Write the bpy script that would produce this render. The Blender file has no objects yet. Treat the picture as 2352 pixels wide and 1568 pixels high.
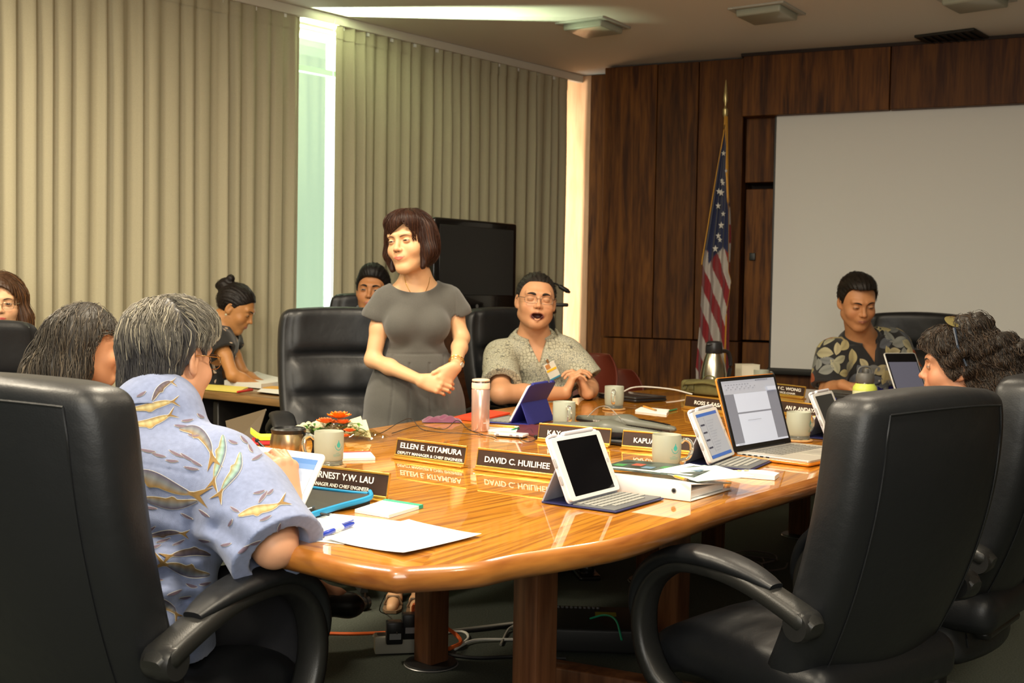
import bpy, bmesh, math, random
import numpy as np
from mathutils import Vector, Matrix
random.seed(7); np.random.seed(7)
SC = bpy.context.scene
COL = SC.collection
PI = math.pi
# ------------------------------------------------------------------ camera, world, lamps, exposure
FPX = 2700.0; CH = 1.24; PITCH = math.radians(2.46); ROLL = math.radians(0.95)
C0 = np.array([0, 0, CH]); FW = np.array([0, math.cos(PITCH), -math.sin(PITCH)])
_R0 = np.array([1., 0, 0]); _U0 = np.array([0, math.sin(PITCH), math.cos(PITCH)])
UP = _U0*math.cos(ROLL) - _R0*math.sin(ROLL); RT = _R0*math.cos(ROLL) + _U0*math.sin(ROLL)
cam_d = bpy.data.cameras.new('camera'); cam = bpy.data.objects.new('camera', cam_d); COL.objects.link(cam)
cam_d.sensor_width = 22.3; cam_d.lens = FPX/2352*22.3; cam_d.clip_start = .05; cam_d.clip_end = 100
cam.matrix_world = Matrix(((RT[0], UP[0], -FW[0], 0), (RT[1], UP[1], -FW[1], 0), (RT[2], UP[2], -FW[2], CH), (0, 0, 0, 1)))
cam_d.dof.use_dof = True; cam_d.dof.focus_distance = 3.0; cam_d.dof.aperture_fstop = 5.0
SC.camera = cam
SC.view_settings.view_transform = 'Standard'; SC.view_settings.look = 'None'
SC.view_settings.gamma = 1; SC.view_settings.use_curve_mapping = False
SC.view_settings.exposure = 0.30
w = bpy.data.worlds.new('world'); SC.world = w; w.use_nodes = True
w.node_tree.nodes['Background'].inputs[0].default_value = (.93, 1, .97, 1)
w.node_tree.nodes['Background'].inputs[1].default_value = 2.4
CEIL = 2.85
def lamp(name, loc, size, power, color=(1, .87, .66), target=None, size_y=None, spread=PI):
    d = bpy.data.lights.new(name, 'AREA'); d.energy = power; d.color = color; d.size = size; d.spread = spread
    if size_y: d.shape = 'RECTANGLE'; d.size_y = size_y
    o = bpy.data.objects.new(name, d); COL.objects.link(o); o.location = loc
    if target is not None:
        o.rotation_euler = (Vector(target)-Vector(loc)).to_track_quat('-Z', 'Y').to_euler()
    return o
# recessed ceiling lamps of the half of the room that lies nearer than the frame's top edge
for i, (x, y, pw) in enumerate([(-1.9, 2.2, 74), (-.6, 3.6, 58), (.6, 1.9, 50), (-2.6, 4.0, 52), (1.1, 4.1, 20), (-1.0, .2, 44), (1.6, .6, 20)]):
    lamp('ceiling_lamp', (x, y, CEIL-.03), .42, pw)
# daylight bounced up from outside the window gap onto the ceiling and through the corner gap
lamp('daylight_bounce', (-3.05, 7.0, .15), .10, 150, (1, .98, .93), target=(-.95, 7.22, 2.7), size_y=.5, spread=.5)
lamp('daylight_corner', (-1.32, 7.72, 1.5), .25, 42, (1, .82, .66), target=(.50, 8.95, 1.4), size_y=2.4, spread=1.0)
lamp('added_ceiling_fill', (-.5, -1.2, 2.0), 2.4, 125, (1, .96, .87), target=(-.5, 1.2, 4.0))  # added unseen fill behind the camera, aimed up to brighten the ceiling

# ------------------------------------------------------------------ pixel helpers (2352 x 1568 frame) -> points on real planes
def ray(x, y): return FW + RT*(x-1176)/FPX - UP*(y-784)/FPX
def Zp(x, y, z=.74):
    d = ray(x, y); return C0 + d*((z-CH)/d[2])
def Dp(x, y, dist):
    d = ray(x, y); return C0 + d*(dist/d[1])
def nrm(v):
    v = np.asarray(v, float); return v/(np.linalg.norm(v)+1e-12)
def ang(a, b): return math.atan2(b[1]-a[1], b[0]-a[0])

# ------------------------------------------------------------------ materials
_M = {}
def _nodes(name):
    m = bpy.data.materials.new(name); m.use_nodes = True
    nt = m.node_tree; b = nt.nodes['Principled BSDF']; return m, nt, b
def mat(name, col, rough=.5, metal=0, spec=.5, coat=0, bump=0, bscale=200, var=0, vscale=8, emit=0, trans=0, sheen=0, stretch=(1, 1, 1), attr=None, coatr=.05, aniso=0, ior=1.45, sss=0):
    if name in _M: return _M[name]
    m, nt, b = _nodes(name); N = nt.nodes; L = nt.links
    b.inputs['Base Color'].default_value = (*col, 1); b.inputs['Roughness'].default_value = rough
    b.inputs['Metallic'].default_value = metal; b.inputs['Specular IOR Level'].default_value = spec
    b.inputs['Coat Weight'].default_value = coat; b.inputs['Coat Roughness'].default_value = coatr
    b.inputs['Transmission Weight'].default_value = trans; b.inputs['Sheen Weight'].default_value = sheen
    b.inputs['IOR'].default_value = ior
    if sss:
        b.inputs['Subsurface Weight'].default_value = sss; b.inputs['Subsurface Radius'].default_value = (.012, .005, .003); b.inputs['Subsurface Scale'].default_value = 1
    if emit: b.inputs['Emission Color'].default_value = (*col, 1); b.inputs['Emission Strength'].default_value = emit
    tc = N.new('ShaderNodeTexCoord'); mp = N.new('ShaderNodeMapping'); mp.inputs['Scale'].default_value = stretch
    L.new(tc.outputs['Object'], mp.inputs['Vector'])
    src = None
    if attr:
        a = N.new('ShaderNodeAttribute'); a.attribute_name = attr; src = a.outputs['Color']; L.new(src, b.inputs['Base Color'])
        if emit: L.new(src, b.inputs['Emission Color'])
    if var:
        n = N.new('ShaderNodeTexNoise'); n.inputs['Scale'].default_value = vscale; n.inputs['Detail'].default_value = 5
        L.new(mp.outputs[0], n.inputs['Vector'])
        r = N.new('ShaderNodeMapRange'); r.inputs[3].default_value = 1-var; r.inputs[4].default_value = 1+var; r.inputs[1].default_value = .25; r.inputs[2].default_value = .75
        L.new(n.outputs[0], r.inputs[0])
        mx = N.new('ShaderNodeMix'); mx.data_type = 'RGBA'; mx.blend_type = 'MULTIPLY'; mx.inputs[0].default_value = 1
        if src is not None: L.new(src, mx.inputs[6])
        else: mx.inputs[6].default_value = (*col, 1)
        cb = N.new('ShaderNodeCombineColor')
        for k in range(3): L.new(r.outputs[0], cb.inputs[k])
        L.new(cb.outputs[0], mx.inputs[7]); L.new(mx.outputs[2], b.inputs['Base Color'])
    if bump:
        n = N.new('ShaderNodeTexNoise'); n.inputs['Scale'].default_value = bscale; n.inputs['Detail'].default_value = 3
        L.new(mp.outputs[0], n.inputs['Vector'])
        bp = N.new('ShaderNodeBump'); bp.inputs['Strength'].default_value = bump; bp.inputs['Distance'].default_value = .002
        L.new(n.outputs[0], bp.inputs['Height']); L.new(bp.outputs[0], b.inputs['Normal'])
    _M[name] = m; return m
def wood(name, c1, c2, rot=0., scale=1., rough=.35, coat=0, coatr=.06, stretch=(1, 14, 14), axis='x', bump=.15, c3=None, spec=.5, lo=.50, hi=.86):
    """long grained wood, the grain running along the axis turned by rot about z"""
    if name in _M: return _M[name]
    m, nt, b = _nodes(name); N = nt.nodes; L = nt.links
    tc = N.new('ShaderNodeTexCoord'); mp = N.new('ShaderNodeMapping'); mp.inputs['Rotation'].default_value = (0, 0, -rot)
    L.new(tc.outputs['Object'], mp.inputs[0])
    mp2 = N.new('ShaderNodeMapping'); mp2.inputs['Scale'].default_value = tuple(s*scale for s in stretch); L.new(mp.outputs[0], mp2.inputs[0])
    n = N.new('ShaderNodeTexNoise'); n.inputs['Scale'].default_value = 2.2; n.inputs['Detail'].default_value = 8; n.inputs['Distortion'].default_value = .6
    L.new(mp2.outputs[0], n.inputs['Vector'])
    n2 = N.new('ShaderNodeTexNoise'); n2.inputs['Scale'].default_value = 9; n2.inputs['Detail'].default_value = 6
    L.new(mp2.outputs[0], n2.inputs['Vector'])
    ad = N.new('ShaderNodeMath'); ad.operation = 'MULTIPLY_ADD'; ad.inputs[1].default_value = .35
    L.new(n2.outputs[0], ad.inputs[0]); L.new(n.outputs[0], ad.inputs[2])
    cr = N.new('ShaderNodeValToRGB'); e = cr.color_ramp.elements
    e[0].position = lo; e[0].color = (*c1, 1); e[1].position = hi; e[1].color = (*c2, 1)
    if c3:
        x = e.new((lo+hi)/2-.04); x.color = (*c3, 1)
    L.new(ad.outputs[0], cr.inputs[0]); L.new(cr.outputs[0], b.inputs['Base Color'])
    b.inputs['Roughness'].default_value = rough; b.inputs['Coat Weight'].default_value = coat; b.inputs['Coat Roughness'].default_value = coatr; b.inputs['Specular IOR Level'].default_value = spec
    if bump:
        bp = N.new('ShaderNodeBump'); bp.inputs['Strength'].default_value = bump; bp.inputs['Distance'].default_value = .001
        L.new(n2.outputs[0], bp.inputs['Height']); L.new(bp.outputs[0], b.inputs['Normal'])
    _M[name] = m; return m
def leather(name, col, rough=.42):
    if name in _M: return _M[name]
    m, nt, b = _nodes(name); N = nt.nodes; L = nt.links
    b.inputs['Base Color'].default_value = (*col, 1); b.inputs['Roughness'].default_value = rough; b.inputs['Specular IOR Level'].default_value = .42
    tc = N.new('ShaderNodeTexCoord')
    v = N.new('ShaderNodeTexVoronoi'); v.inputs['Scale'].default_value = 260; L.new(tc.outputs['Object'], v.inputs['Vector'])
    n = N.new('ShaderNodeTexNoise'); n.inputs['Scale'].default_value = 9; n.inputs['Detail'].default_value = 3; L.new(tc.outputs['Object'], n.inputs['Vector'])
    b1 = N.new('ShaderNodeBump'); b1.inputs['Strength'].default_value = .12; b1.inputs['Distance'].default_value = .001; L.new(v.outputs[0], b1.inputs['Height'])
    b2 = N.new('ShaderNodeBump'); b2.inputs['Strength'].default_value = .35; b2.inputs['Distance'].default_value = .01; L.new(n.outputs[0], b2.inputs['Height']); L.new(b1.outputs[0], b2.inputs['Normal'])
    L.new(b2.outputs[0], b.inputs['Normal']); _M[name] = m; return m

# ------------------------------------------------------------------ objects
def prop(o, label=None, cat=None, group=None, kind=None):
    if label: o['label'] = label
    if cat: o['category'] = cat
    if group: o['group'] = group
    if kind: o['kind'] = kind
    return o
def thing(name, label, cat, loc=(0, 0, 0), rotz=0., group=None):
    o = bpy.data.objects.new(name, None); COL.objects.link(o); o.empty_display_size = .05
    o.location = tuple(float(v) for v in loc); o.rotation_euler = (0, 0, rotz)
    return prop(o, label, cat, group)
class MB:
    """collects polygons; parts of a mesh may be placed through the matrix M"""
    def __init__(s): s.v = []; s.f = []; s.mi = []; s.M = None; s.n = 0; s.cur = 0
    def add(s, vs, fs):
        vs = np.asarray(vs, float).reshape(-1, 3)
        if s.M is not None:
            A = np.array(s.M); vs = vs@A[:3, :3].T + A[:3, 3]
        s.v.append(vs); s.f += [tuple(i+s.n for i in f) for f in fs]; s.mi += [s.cur]*len(fs); s.n += len(vs); return s
    def box(s, c, h):
        c = np.array(c, float); h = np.array(h, float)/2
        v = [c+h*np.array(q) for q in [(-1, -1, -1), (1, -1, -1), (1, 1, -1), (-1, 1, -1), (-1, -1, 1), (1, -1, 1), (1, 1, 1), (-1, 1, 1)]]
        return s.add(v, [(0, 3, 2, 1), (4, 5, 6, 7), (0, 1, 5, 4), (1, 2, 6, 5), (2, 3, 7, 6), (3, 0, 4, 7)])
    def loft(s, rings, cap0=True, cap1=True, closed=True):
        n = len(rings[0]); V = np.concatenate([np.asarray(r, float) for r in rings]); F = []
        for i in range(len(rings)-1):
            for j in range(n if closed else n-1):
                k = (j+1) % n; F.append((i*n+j, i*n+k, (i+1)*n+k, (i+1)*n+j))
        if cap0: F.append(tuple(range(n))[::-1])
        if cap1: F.append(tuple((len(rings)-1)*n+j for j in range(n)))
        return s.add(V, F)
    def rbox(s, c, size, r=.004, seg=3, rv=None):
        """box with rounded vertical corners r and softened top and bottom edges rv"""
        rv = min(r, size[2]*.49) if rv is None else rv
        def ring(inset, z):
            hx, hy = size[0]/2-inset, size[1]/2-inset; rr = max(r-inset, 1e-4); P = []
            for cx, cy, a0 in ((hx-rr, hy-rr, 0), (-hx+rr, hy-rr, 90), (-hx+rr, -hy+rr, 180), (hx-rr, -hy+rr, 270)):
                for k in range(seg+1):
                    a = math.radians(a0+90*k/seg); P.append((c[0]+cx+rr*math.cos(a), c[1]+cy+rr*math.sin(a), c[2]+z))
            return P
        hz = size[2]/2; R = []
        for k in range(seg+1):
            a = PI/2*k/seg; R.append(ring(rv*(1-math.sin(a)), -hz+rv*(1-math.cos(a))))
        for k in range(seg+1):
            a = PI/2*k/seg; R.append(ring(rv*(1-math.cos(a)), hz-rv*(1-math.sin(a))))
        return s.loft(R)
    def lathe(s, prof, n=28, c=(0, 0, 0), cap0=True, cap1=True):
        t = np.arange(n)*2*PI/n
        return s.loft([np.stack([c[0]+r*np.cos(t), c[1]+r*np.sin(t), np.full(n, c[2]+z)], 1) for r, z in prof], cap0, cap1)
    def tube(s, pts, rad, n=8, caps=True, flat=1., upv=(0, 0, 1)):
        pts = np.asarray(pts, float); m = len(pts)
        rad = np.full(m, rad) if np.isscalar(rad) else np.asarray(rad, float)
        T = np.gradient(pts, axis=0); T /= np.linalg.norm(T, axis=1)[:, None]+1e-12
        R = []; u = np.array(upv, float)
        for i in range(m):
            sd = np.cross(T[i], u)
            if np.linalg.norm(sd) < .05: sd = np.cross(T[i], np.array([1., .1, 0]))
            sd = nrm(sd); uu = np.cross(sd, T[i])
            a = np.arange(n)*2*PI/n
            R.append(pts[i]+rad[i]*(np.cos(a)[:, None]*sd+flat*np.sin(a)[:, None]*uu))
        return s.loft(R, caps, caps)
    def prism(s, poly, z0, z1):
        return s.loft([[(x, y, z0) for x, y in poly], [(x, y, z1) for x, y in poly]])
    def sphere(s, c, r, n=12):
        r = np.array([r, r, r] if np.isscalar(r) else r, float); c = np.array(c, float)
        R = []
        for i in range(1, n):
            p = PI*i/n; t = np.arange(2*n)*PI/n
            R.append(np.stack([c[0]+r[0]*math.sin(p)*np.cos(t), c[1]+r[1]*math.sin(p)*np.sin(t), np.full(2*n, c[2]-r[2]*math.cos(p))], 1))
        return s.loft(R)
    def grid(s, P, closed_u=False):
        P = np.asarray(P, float); a, b = P.shape[:2]; F = []
        for i in range(a-1):
            for j in range(b if closed_u else b-1): k = (j+1) % b; F.append((i*b+j, i*b+k, (i+1)*b+k, (i+1)*b+j))
        return s.add(P.reshape(-1, 3), F)
    def sbox(s, c, half, r, n=(8, 8, 8), fn=None):
        """finely divided rounded box, bent by fn"""
        half = np.array(half, float); c = np.array(c, float); V = []; F = []; key = {}
        def vid(i, j, k):
            q = (i, j, k)
            if q not in key: key[q] = len(V); V.append(q)
            return key[q]
        nx, ny, nz = n
        for i in range(nx):
            for j in range(ny):
                F.append((vid(i, j, 0), vid(i, j+1, 0), vid(i+1, j+1, 0), vid(i+1, j, 0)))
                F.append((vid(i, j, nz), vid(i+1, j, nz), vid(i+1, j+1, nz), vid(i, j+1, nz)))
        for i in range(nx):
            for k in range(nz):
                F.append((vid(i, 0, k), vid(i+1, 0, k), vid(i+1, 0, k+1), vid(i, 0, k+1)))
                F.append((vid(i, ny, k), vid(i, ny, k+1), vid(i+1, ny, k+1), vid(i+1, ny, k)))
        for j in range(ny):
            for k in range(nz):
                F.append((vid(0, j, k), vid(0, j, k+1), vid(0, j+1, k+1), vid(0, j+1, k)))
                F.append((vid(nx, j, k), vid(nx, j+1, k), vid(nx, j+1, k+1), vid(nx, j, k+1)))
        p = (np.array(V, float)/np.array(n)*2-1)
        p = np.sign(p)*(1-(1-np.abs(p))**1.25)*half
        inn = np.clip(p, -(half-r), half-r); d = p-inn; L = np.linalg.norm(d, axis=1)[:, None]
        q = np.where(L > 1e-9, inn+d/np.maximum(L, 1e-9)*r, p)
        if fn is not None: q = fn(q)
        return s.add(q+c, F)
    def mesh(s, name='m', smooth=True, sharp=40):
        me = bpy.data.meshes.new(name); V = np.concatenate(s.v) if s.v else np.zeros((0, 3))
        me.from_pydata(V.tolist(), [], s.f)
        if any(s.mi): me.polygons.foreach_set('material_index', s.mi)
        if smooth:
            me.polygons.foreach_set('use_smooth', [True]*len(me.polygons)); me.set_sharp_from_angle(angle=math.radians(sharp))
        me.validate(); me.update(); return me
    def build(s, name, material=None, parent=None, world=False, smooth=True, sharp=40, attr=None, **pr):
        """world=True: vertices are world coordinates, the parent has no rotation of its own"""
        if world and parent is not None:
            off = np.array(root_loc(parent)); s.v = [v-off for v in s.v]
        me = s.mesh(name, smooth, sharp)
        for mm in (material if isinstance(material, (list, tuple)) else [material]):
            if mm is not None: me.materials.append(mm)
        if attr is not None: set_attr(me, attr)
        o = bpy.data.objects.new(name, me); COL.objects.link(o)
        if parent is not None: o.parent = parent
        return prop(o, **pr)
def root_loc(o):
    l = Vector((0, 0, 0))
    while o is not None: l = l+o.location; o = o.parent
    return tuple(l)
def set_attr(me, cols):
    a = me.color_attributes.new('Col', 'FLOAT_COLOR', 'POINT')
    c = np.ones((len(me.vertices), 4), np.float32); c[:, :3] = np.asarray(cols, np.float32)[:len(me.vertices)]
    a.data.foreach_set('color', c.ravel())
def mtx(loc=(0, 0, 0), rz=0, rx=0, ry=0):
    return Matrix.Translation(Vector(loc)) @ Matrix.Rotation(rz, 4, 'Z') @ Matrix.Rotation(ry, 4, 'Y') @ Matrix.Rotation(rx, 4, 'X')
def kids(o): return [c for c in bpy.data.objects if c.parent == o]
def dup(root, loc, rotz, label=None, group=None):
    def cp(o, par):
        c = o.copy(); COL.objects.link(c)
        if par is not None: c.parent = par
        for ch in kids(o): cp(ch, c)
        return c
    r = cp(root, None); r.location = tuple(float(v) for v in loc); r.rotation_euler = (0, 0, rotz)
    if label: r['label'] = label
    if group: r['group'] = group
    return r
def text_mesh(name, body, size, material, parent, M, align='CENTER', shear=0, extrude=.0004, offset=0, width=None):
    cu = bpy.data.curves.new('lettering', 'FONT'); cu.body = body; cu.size = size; cu.align_x = align; cu.align_y = 'CENTER'
    cu.shear = shear; cu.extrude = extrude; cu.offset = offset; cu.resolution_u = 3
    t = bpy.data.objects.new('tmp', cu); COL.objects.link(t); bpy.context.view_layer.update()
    dg = bpy.context.evaluated_depsgraph_get(); me = bpy.data.meshes.new_from_object(t.evaluated_get(dg))
    bpy.data.objects.remove(t); me.name = name
    if width:
        xs = [v.co.x for v in me.vertices]; k = width/(max(xs)-min(xs))
        for v in me.vertices: v.co.x *= k
    me.transform(M); me.materials.clear(); me.materials.append(material)
    o = bpy.data.objects.new(name, me); COL.objects.link(o); o.parent = parent; return o
def spline(P, n=40):
    """Catmull-Rom through P"""
    P = np.asarray(P, float); Q = np.vstack([2*P[0]-P[1], P, 2*P[-1]-P[-2]]); out = []
    m = len(P)-1
    for q in np.linspace(0, m, n):
        i = min(int(q), m-1); t = q-i; a, b, c, d = Q[i:i+4]
        out.append(.5*((2*b)+(-a+c)*t+(2*a-5*b+4*c-d)*t*t+(-a+3*b-3*c+d)*t**3))
    return np.array(out)
# ================================================================== THE SETTING
plaster = mat('ceiling_plaster', (.74, .70, .62), .9, bump=.2, bscale=60)
carpet = mat('carpet_pile', (.048, .056, .042), .95, var=.5, vscale=160, bump=.9, bscale=420)
wallpaint = mat('wall_paint', (.36, .31, .22), .8)
wA = np.array([-1.392, 6.681]); wB = np.array([.363, 8.693]); wu = (wB-wA)/np.linalg.norm(wB-wA); wn = np.array([-wu[1], wu[0]])
vA = np.array([.616, 8.454]); vu = nrm([.908, -.419]); vn = np.array([-vu[1], vu[0]])       # timber wall, vn points out of the room
REC = .30
def isect(p, d, q, e):
    t = np.linalg.solve(np.array([[d[0], -e[0]], [d[1], -e[1]]]), q-p); return p+d*t[0]
gl0 = wA+wn*.42                                   # the glass line
K = isect(gl0, wu, vA+vn*REC, vu)
WL_end = gl0-wu*13.5; VR_end = vA+vu*6.5
foot = [(-10.6, -4.6), (5.6, -4.6), tuple(VR_end+(.1, .1)), tuple(K+vn*.1+wu*.05), tuple(WL_end+wn*.02)]
m = MB(); m.prism(foot, -.02, 0); m.build('floor', carpet, kind='structure')
m = MB(); m.prism(foot, CEIL, CEIL+.1); m.build('ceiling', plaster, kind='structure')
def wallseg(name, a, b, z0, z1, th, material, out):
    m = MB(); a = np.array(a); b = np.array(b); o = np.array(out)*th
    m.prism([tuple(a), tuple(b), tuple(b+o), tuple(a+o)], z0, z1); return m
tim = (.042, .012, .003); tim2 = (.165, .060, .010)
vrot = math.atan2(vu[1], vu[0])
def timber(i): return wood('timber_panel_%d' % i, tuple(c*(1+.16*math.sin(i*2.3)) for c in tim), tuple(c*(1+.2*math.sin(i*1.7+1)) for c in tim2), rot=vrot, stretch=(11, 11, .8), scale=.9+.1*(i % 3), rough=.55, coat=.0, bump=.1, spec=.22)
# left (window) wall: solid sill band and head band, glass between, behind the curtains
m = wallseg('', WL_end, K, 0, .12, .12, None, wn)
m.build('wall_left', wallpaint, kind='structure')
m = wallseg('', WL_end, K, CEIL-.03, CEIL, .12, None, wn); m.build('trim_1', mat('frame_white', (.75, .76, .70), .5), kind='structure')
# right, rear walls
m = MB(); m.prism([tuple(VR_end), (5.5, -4.5), (5.7, -4.5), tuple(VR_end+np.array([.2, .1]))], 0, CEIL); m.build('wall_right', wallpaint, kind='structure')
m = MB(); m.prism([(5.5, -4.5), (-10.5, -4.5), (-10.5, -4.7), (5.5, -4.7)], 0, CEIL); m.build('wall_rear', wallpaint, kind='structure')
m = MB(); m.prism([(-10.5, -4.5), tuple(WL_end), tuple(WL_end+np.array([-.2, .1])), (-10.7, -4.5)], 0, CEIL); m.build('wall_front', wallpaint, kind='structure')
# window: frame, tinted pane, clear strip
def pane_mat(name, tint, gl=.06):
    m, nt, b = _nodes(name); N = nt.nodes; L = nt.links; N.remove(b)
    t = N.new('ShaderNodeBsdfTransparent'); t.inputs[0].default_value = (*tint, 1)
    g = N.new('ShaderNodeBsdfGlossy'); g.inputs['Roughness'].default_value = .05; x = N.new('ShaderNodeMixShader'); x.inputs[0].default_value = gl
    L.new(t.outputs[0], x.inputs[1]); L.new(g.outputs[0], x.inputs[2]); L.new(x.outputs[0], N['Material Output'].inputs[0]); return m
green_glass = pane_mat('green_tinted_glass', (.46, .52, .43)); clear_glass = pane_mat('clear_glass', (.95, .97, .95))
win = thing('window_1', None, None); prop(win, kind='structure')
def on_glass(px, dist_off=.42):
    """point on the line of the glass seen at image column px (eye level)"""
    d = ray(px, 670); d2 = np.array([d[0], d[1]]); return isect(np.zeros(2), d2, wA+wn*dist_off, wu)
g690, g750, g770 = on_glass(640), on_glass(744), on_glass(800)
fr = mat('window_alloy', (.62, .66, .60), .4, metal=.3)
def pane(name, a, b, matl):
    m = wallseg('', a, b, .12, CEIL-.03, .008, None, wn); return m.build(name, matl, win, smooth=False)
pane('pane', WL_end, g750-wu*2.6, green_glass); pane('pane', g750-wu*2.56, g750, green_glass); pane('pane', g750, K, clear_glass)
for q in (g750-wu*2.58, g750-wu*5.2, g770+wu*.10):
    m = MB(); m.M = Matrix.Translation((q[0], q[1], 0)) @ Matrix.Rotation(math.atan2(wu[1], wu[0]), 4, 'Z'); m.box((0, 0, (CEIL+.12)/2), (.05, .07, CEIL-.14)); m.build('mullion', fr, win)
m = MB(); m.M = Matrix.Translation((g690[0], g690[1], 0)) @ Matrix.Rotation(math.atan2(wu[1], wu[0]), 4, 'Z'); m.box((0, 0, 2.60), (2.2, .05, .035)); m.build('transom', mat('transom_green', (.20, .36, .27), .5), win)
# back wall of timber: backing slab, then every panel a piece of its own with recessed joints
back = MB(); dark = mat('timber_shadow_gap', (.02, .009, .004), .7)
p0 = K; p1 = vA+vn*REC; back.prism([tuple(K), tuple(VR_end+vn*REC), tuple(VR_end+vn*(REC+.2)), tuple(K+vn*.2)], 0, CEIL)
wb = back.build('wall_back', dark, kind='structure')
def panel(s0, s1, z0, z1, off, th, i, name='panel', parent=wb, label=None):
    """panel on the timber wall: s along the wall from the reference point, off = distance of its face out of the room"""
    m = MB(); m.M = Matrix.Translation((vA[0], vA[1], 0)) @ Matrix.Rotation(vrot, 4, 'Z')
    m.rbox(((s0+s1)/2, off+th/2, (z0+z1)/2), (s1-s0-.006, th, z1-z0-.006), .003, 1); o = m.build(name, timber(i), parent)
    if label: o['label'] = label
    return o
def s_at(px, off=0, y=670):
    """distance along the timber wall of image column px"""
    d = ray(px, y); q = isect(np.zeros(2), np.array([d[0], d[1]]), vA+vn*off, vu); return float((q-(vA+vn*off)) @ vu)
sK = float((K-vA) @ vu)
s85, s155, s159, s1703, s1770 = s_at(1379), s_at(1500), s_at(1588), s_at(1698), s_at(1790, .12)
s45 = s_at(1349, REC-.02); panel(s45, s85+.04, 0, CEIL, REC-.02, .02, 0)
m = MB(); m.M = Matrix.Translation((vA[0], vA[1], 0)) @ Matrix.Rotation(vrot, 4, 'Z'); m.rbox(((sK+s45)/2, REC-.012, CEIL/2), (s45-sK, .02, CEIL-.01), .003, 1); m.build('daylit_panel', wood('daylit_timber', (.46, .25, .13), (.58, .35, .20), rot=vrot, stretch=(9, 9, .8), rough=.6, spec=.2), wb)  # corner strip: part of its daylight is put into a paler wood colour
zs = .92
for a, b, i in ((s85, s155, 1), (s155, s159+.02, 2), (s159+.02, s1703, 3)):
    panel(a, b, zs+.002, CEIL-.01, 0, .30, i); 
for a, b, i in ((s85, (s85+s155)/2+.1, 4), ((s85+s155)/2+.1, s159, 5), (s159, s1703, 6)):
    panel(a, b, .0, zs, .015, .28, i)
# recess with cupboard doors right of the flag
panel(s1703+.01, s1703+.7, 2.0, CEIL, .03, .25, 7)
cup = thing('door_1', None, None); prop(cup, kind='structure')
dd = panel(s1703+.02, s1703+.7, .93, 1.96, .03, .25, 8, 'door_leaf', cup)
panel(s1703+.02, s1703+.7, .0, .92, .03, .25, 9)
hp = vA+vu*(s_at(1727, .03))+vn*.03; hz = CH-(597-680)/FPX*hp[1]
m = MB(); m.M = Matrix.Translation((hp[0], hp[1], 0)) @ Matrix.Rotation(vrot, 4, 'Z'); m.rbox((0, -.01, 1.50), (.04, .02, .05), .004); m.build('door_handle', mat('black_iron', (.02, .022, .02), .4), cup)
# wide panels behind the screen and the deep header above it
for k in range(5): panel(s1703+.7+k*1.05, s1703+.7+(k+1)*1.05, 0, CEIL, .10, .18, 10+k)
for k in range(6): panel(s1703+.01+k*.95, s1703+.01+(k+1)*.95, 2.43, CEIL-.015, -.10, .34, 16+k, 'header_panel')
m = MB(); m.M = Matrix.Translation((vA[0], vA[1], 0)) @ Matrix.Rotation(vrot, 4, 'Z'); m.box((s1703+2.85, -.02, CEIL-.012), (5.7, .18, .02)); m.build('trim_2', dark, kind='structure')
# ceiling fixtures seen in the frame (off), and the dark grille
def fixture(corners, k):
    P = [Zp(x, y, CEIL)[:2] for x, y in corners]; c = sum(P)/4; a = math.atan2(*(P[1]-P[0])[::-1])
    t = thing('ceiling_light', ['square frosted ceiling light nearest the corner curtain', 'square frosted ceiling light in the middle of the ceiling', 'square ceiling light cut by the top edge of the picture'][k], 'ceiling light', (c[0], c[1], CEIL), a, 'recessed square ceiling lights')
    m = MB(); 
    for sx, sy, wx, wy in ((0, .15, .34, .03), (0, -.15, .34, .03), (.155, 0, .03, .27), (-.155, 0, .03, .27)): m.rbox((sx, sy, -.006), (wx, wy, .012), .002)
    m.build('frame', mat('fixture_frame', (.42, .42, .36), .5), t)
    m = MB(); m.rbox((0, 0, -.022), (.265, .265, .05), .012); m.build('diffuser', mat('frosted_diffuser', (.36, .38, .30), .35, coat=.3), t)
fixture([(1290, 50), (1357, 75), (1432, 58), (1370, 42)], 0); fixture([(1685, 20), (1735, 45), (1838, 22), (1790, 7)], 1); fixture([(2170, -12), (2215, 12), (2310, 0), (2265, -22)], 2)
q = [Zp(x, y, CEIL)[:2] for x, y in ((2105, 80), (2140, 97), (2275, 90), (2245, 69))]; c = sum(q)/4
t = thing('ceiling_vent', 'dark square grille in the ceiling above the projection screen', 'vent', (c[0], c[1], CEIL), math.atan2(*(q[1]-q[0])[::-1]))
m = MB(); m.rbox((0, 0, -.008), (.36, .36, .016), .003); m.build('frame', mat('vent_black', (.02, .018, .014), .5), t)
for k in range(7):
    m = MB(); m.M = mtx((0, -.14+k*.046, -.018), rx=.6); m.box((0, 0, 0), (.31, .03, .002)); m.build('slat', mat('vent_black', (0, 0, 0)), t)

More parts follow.
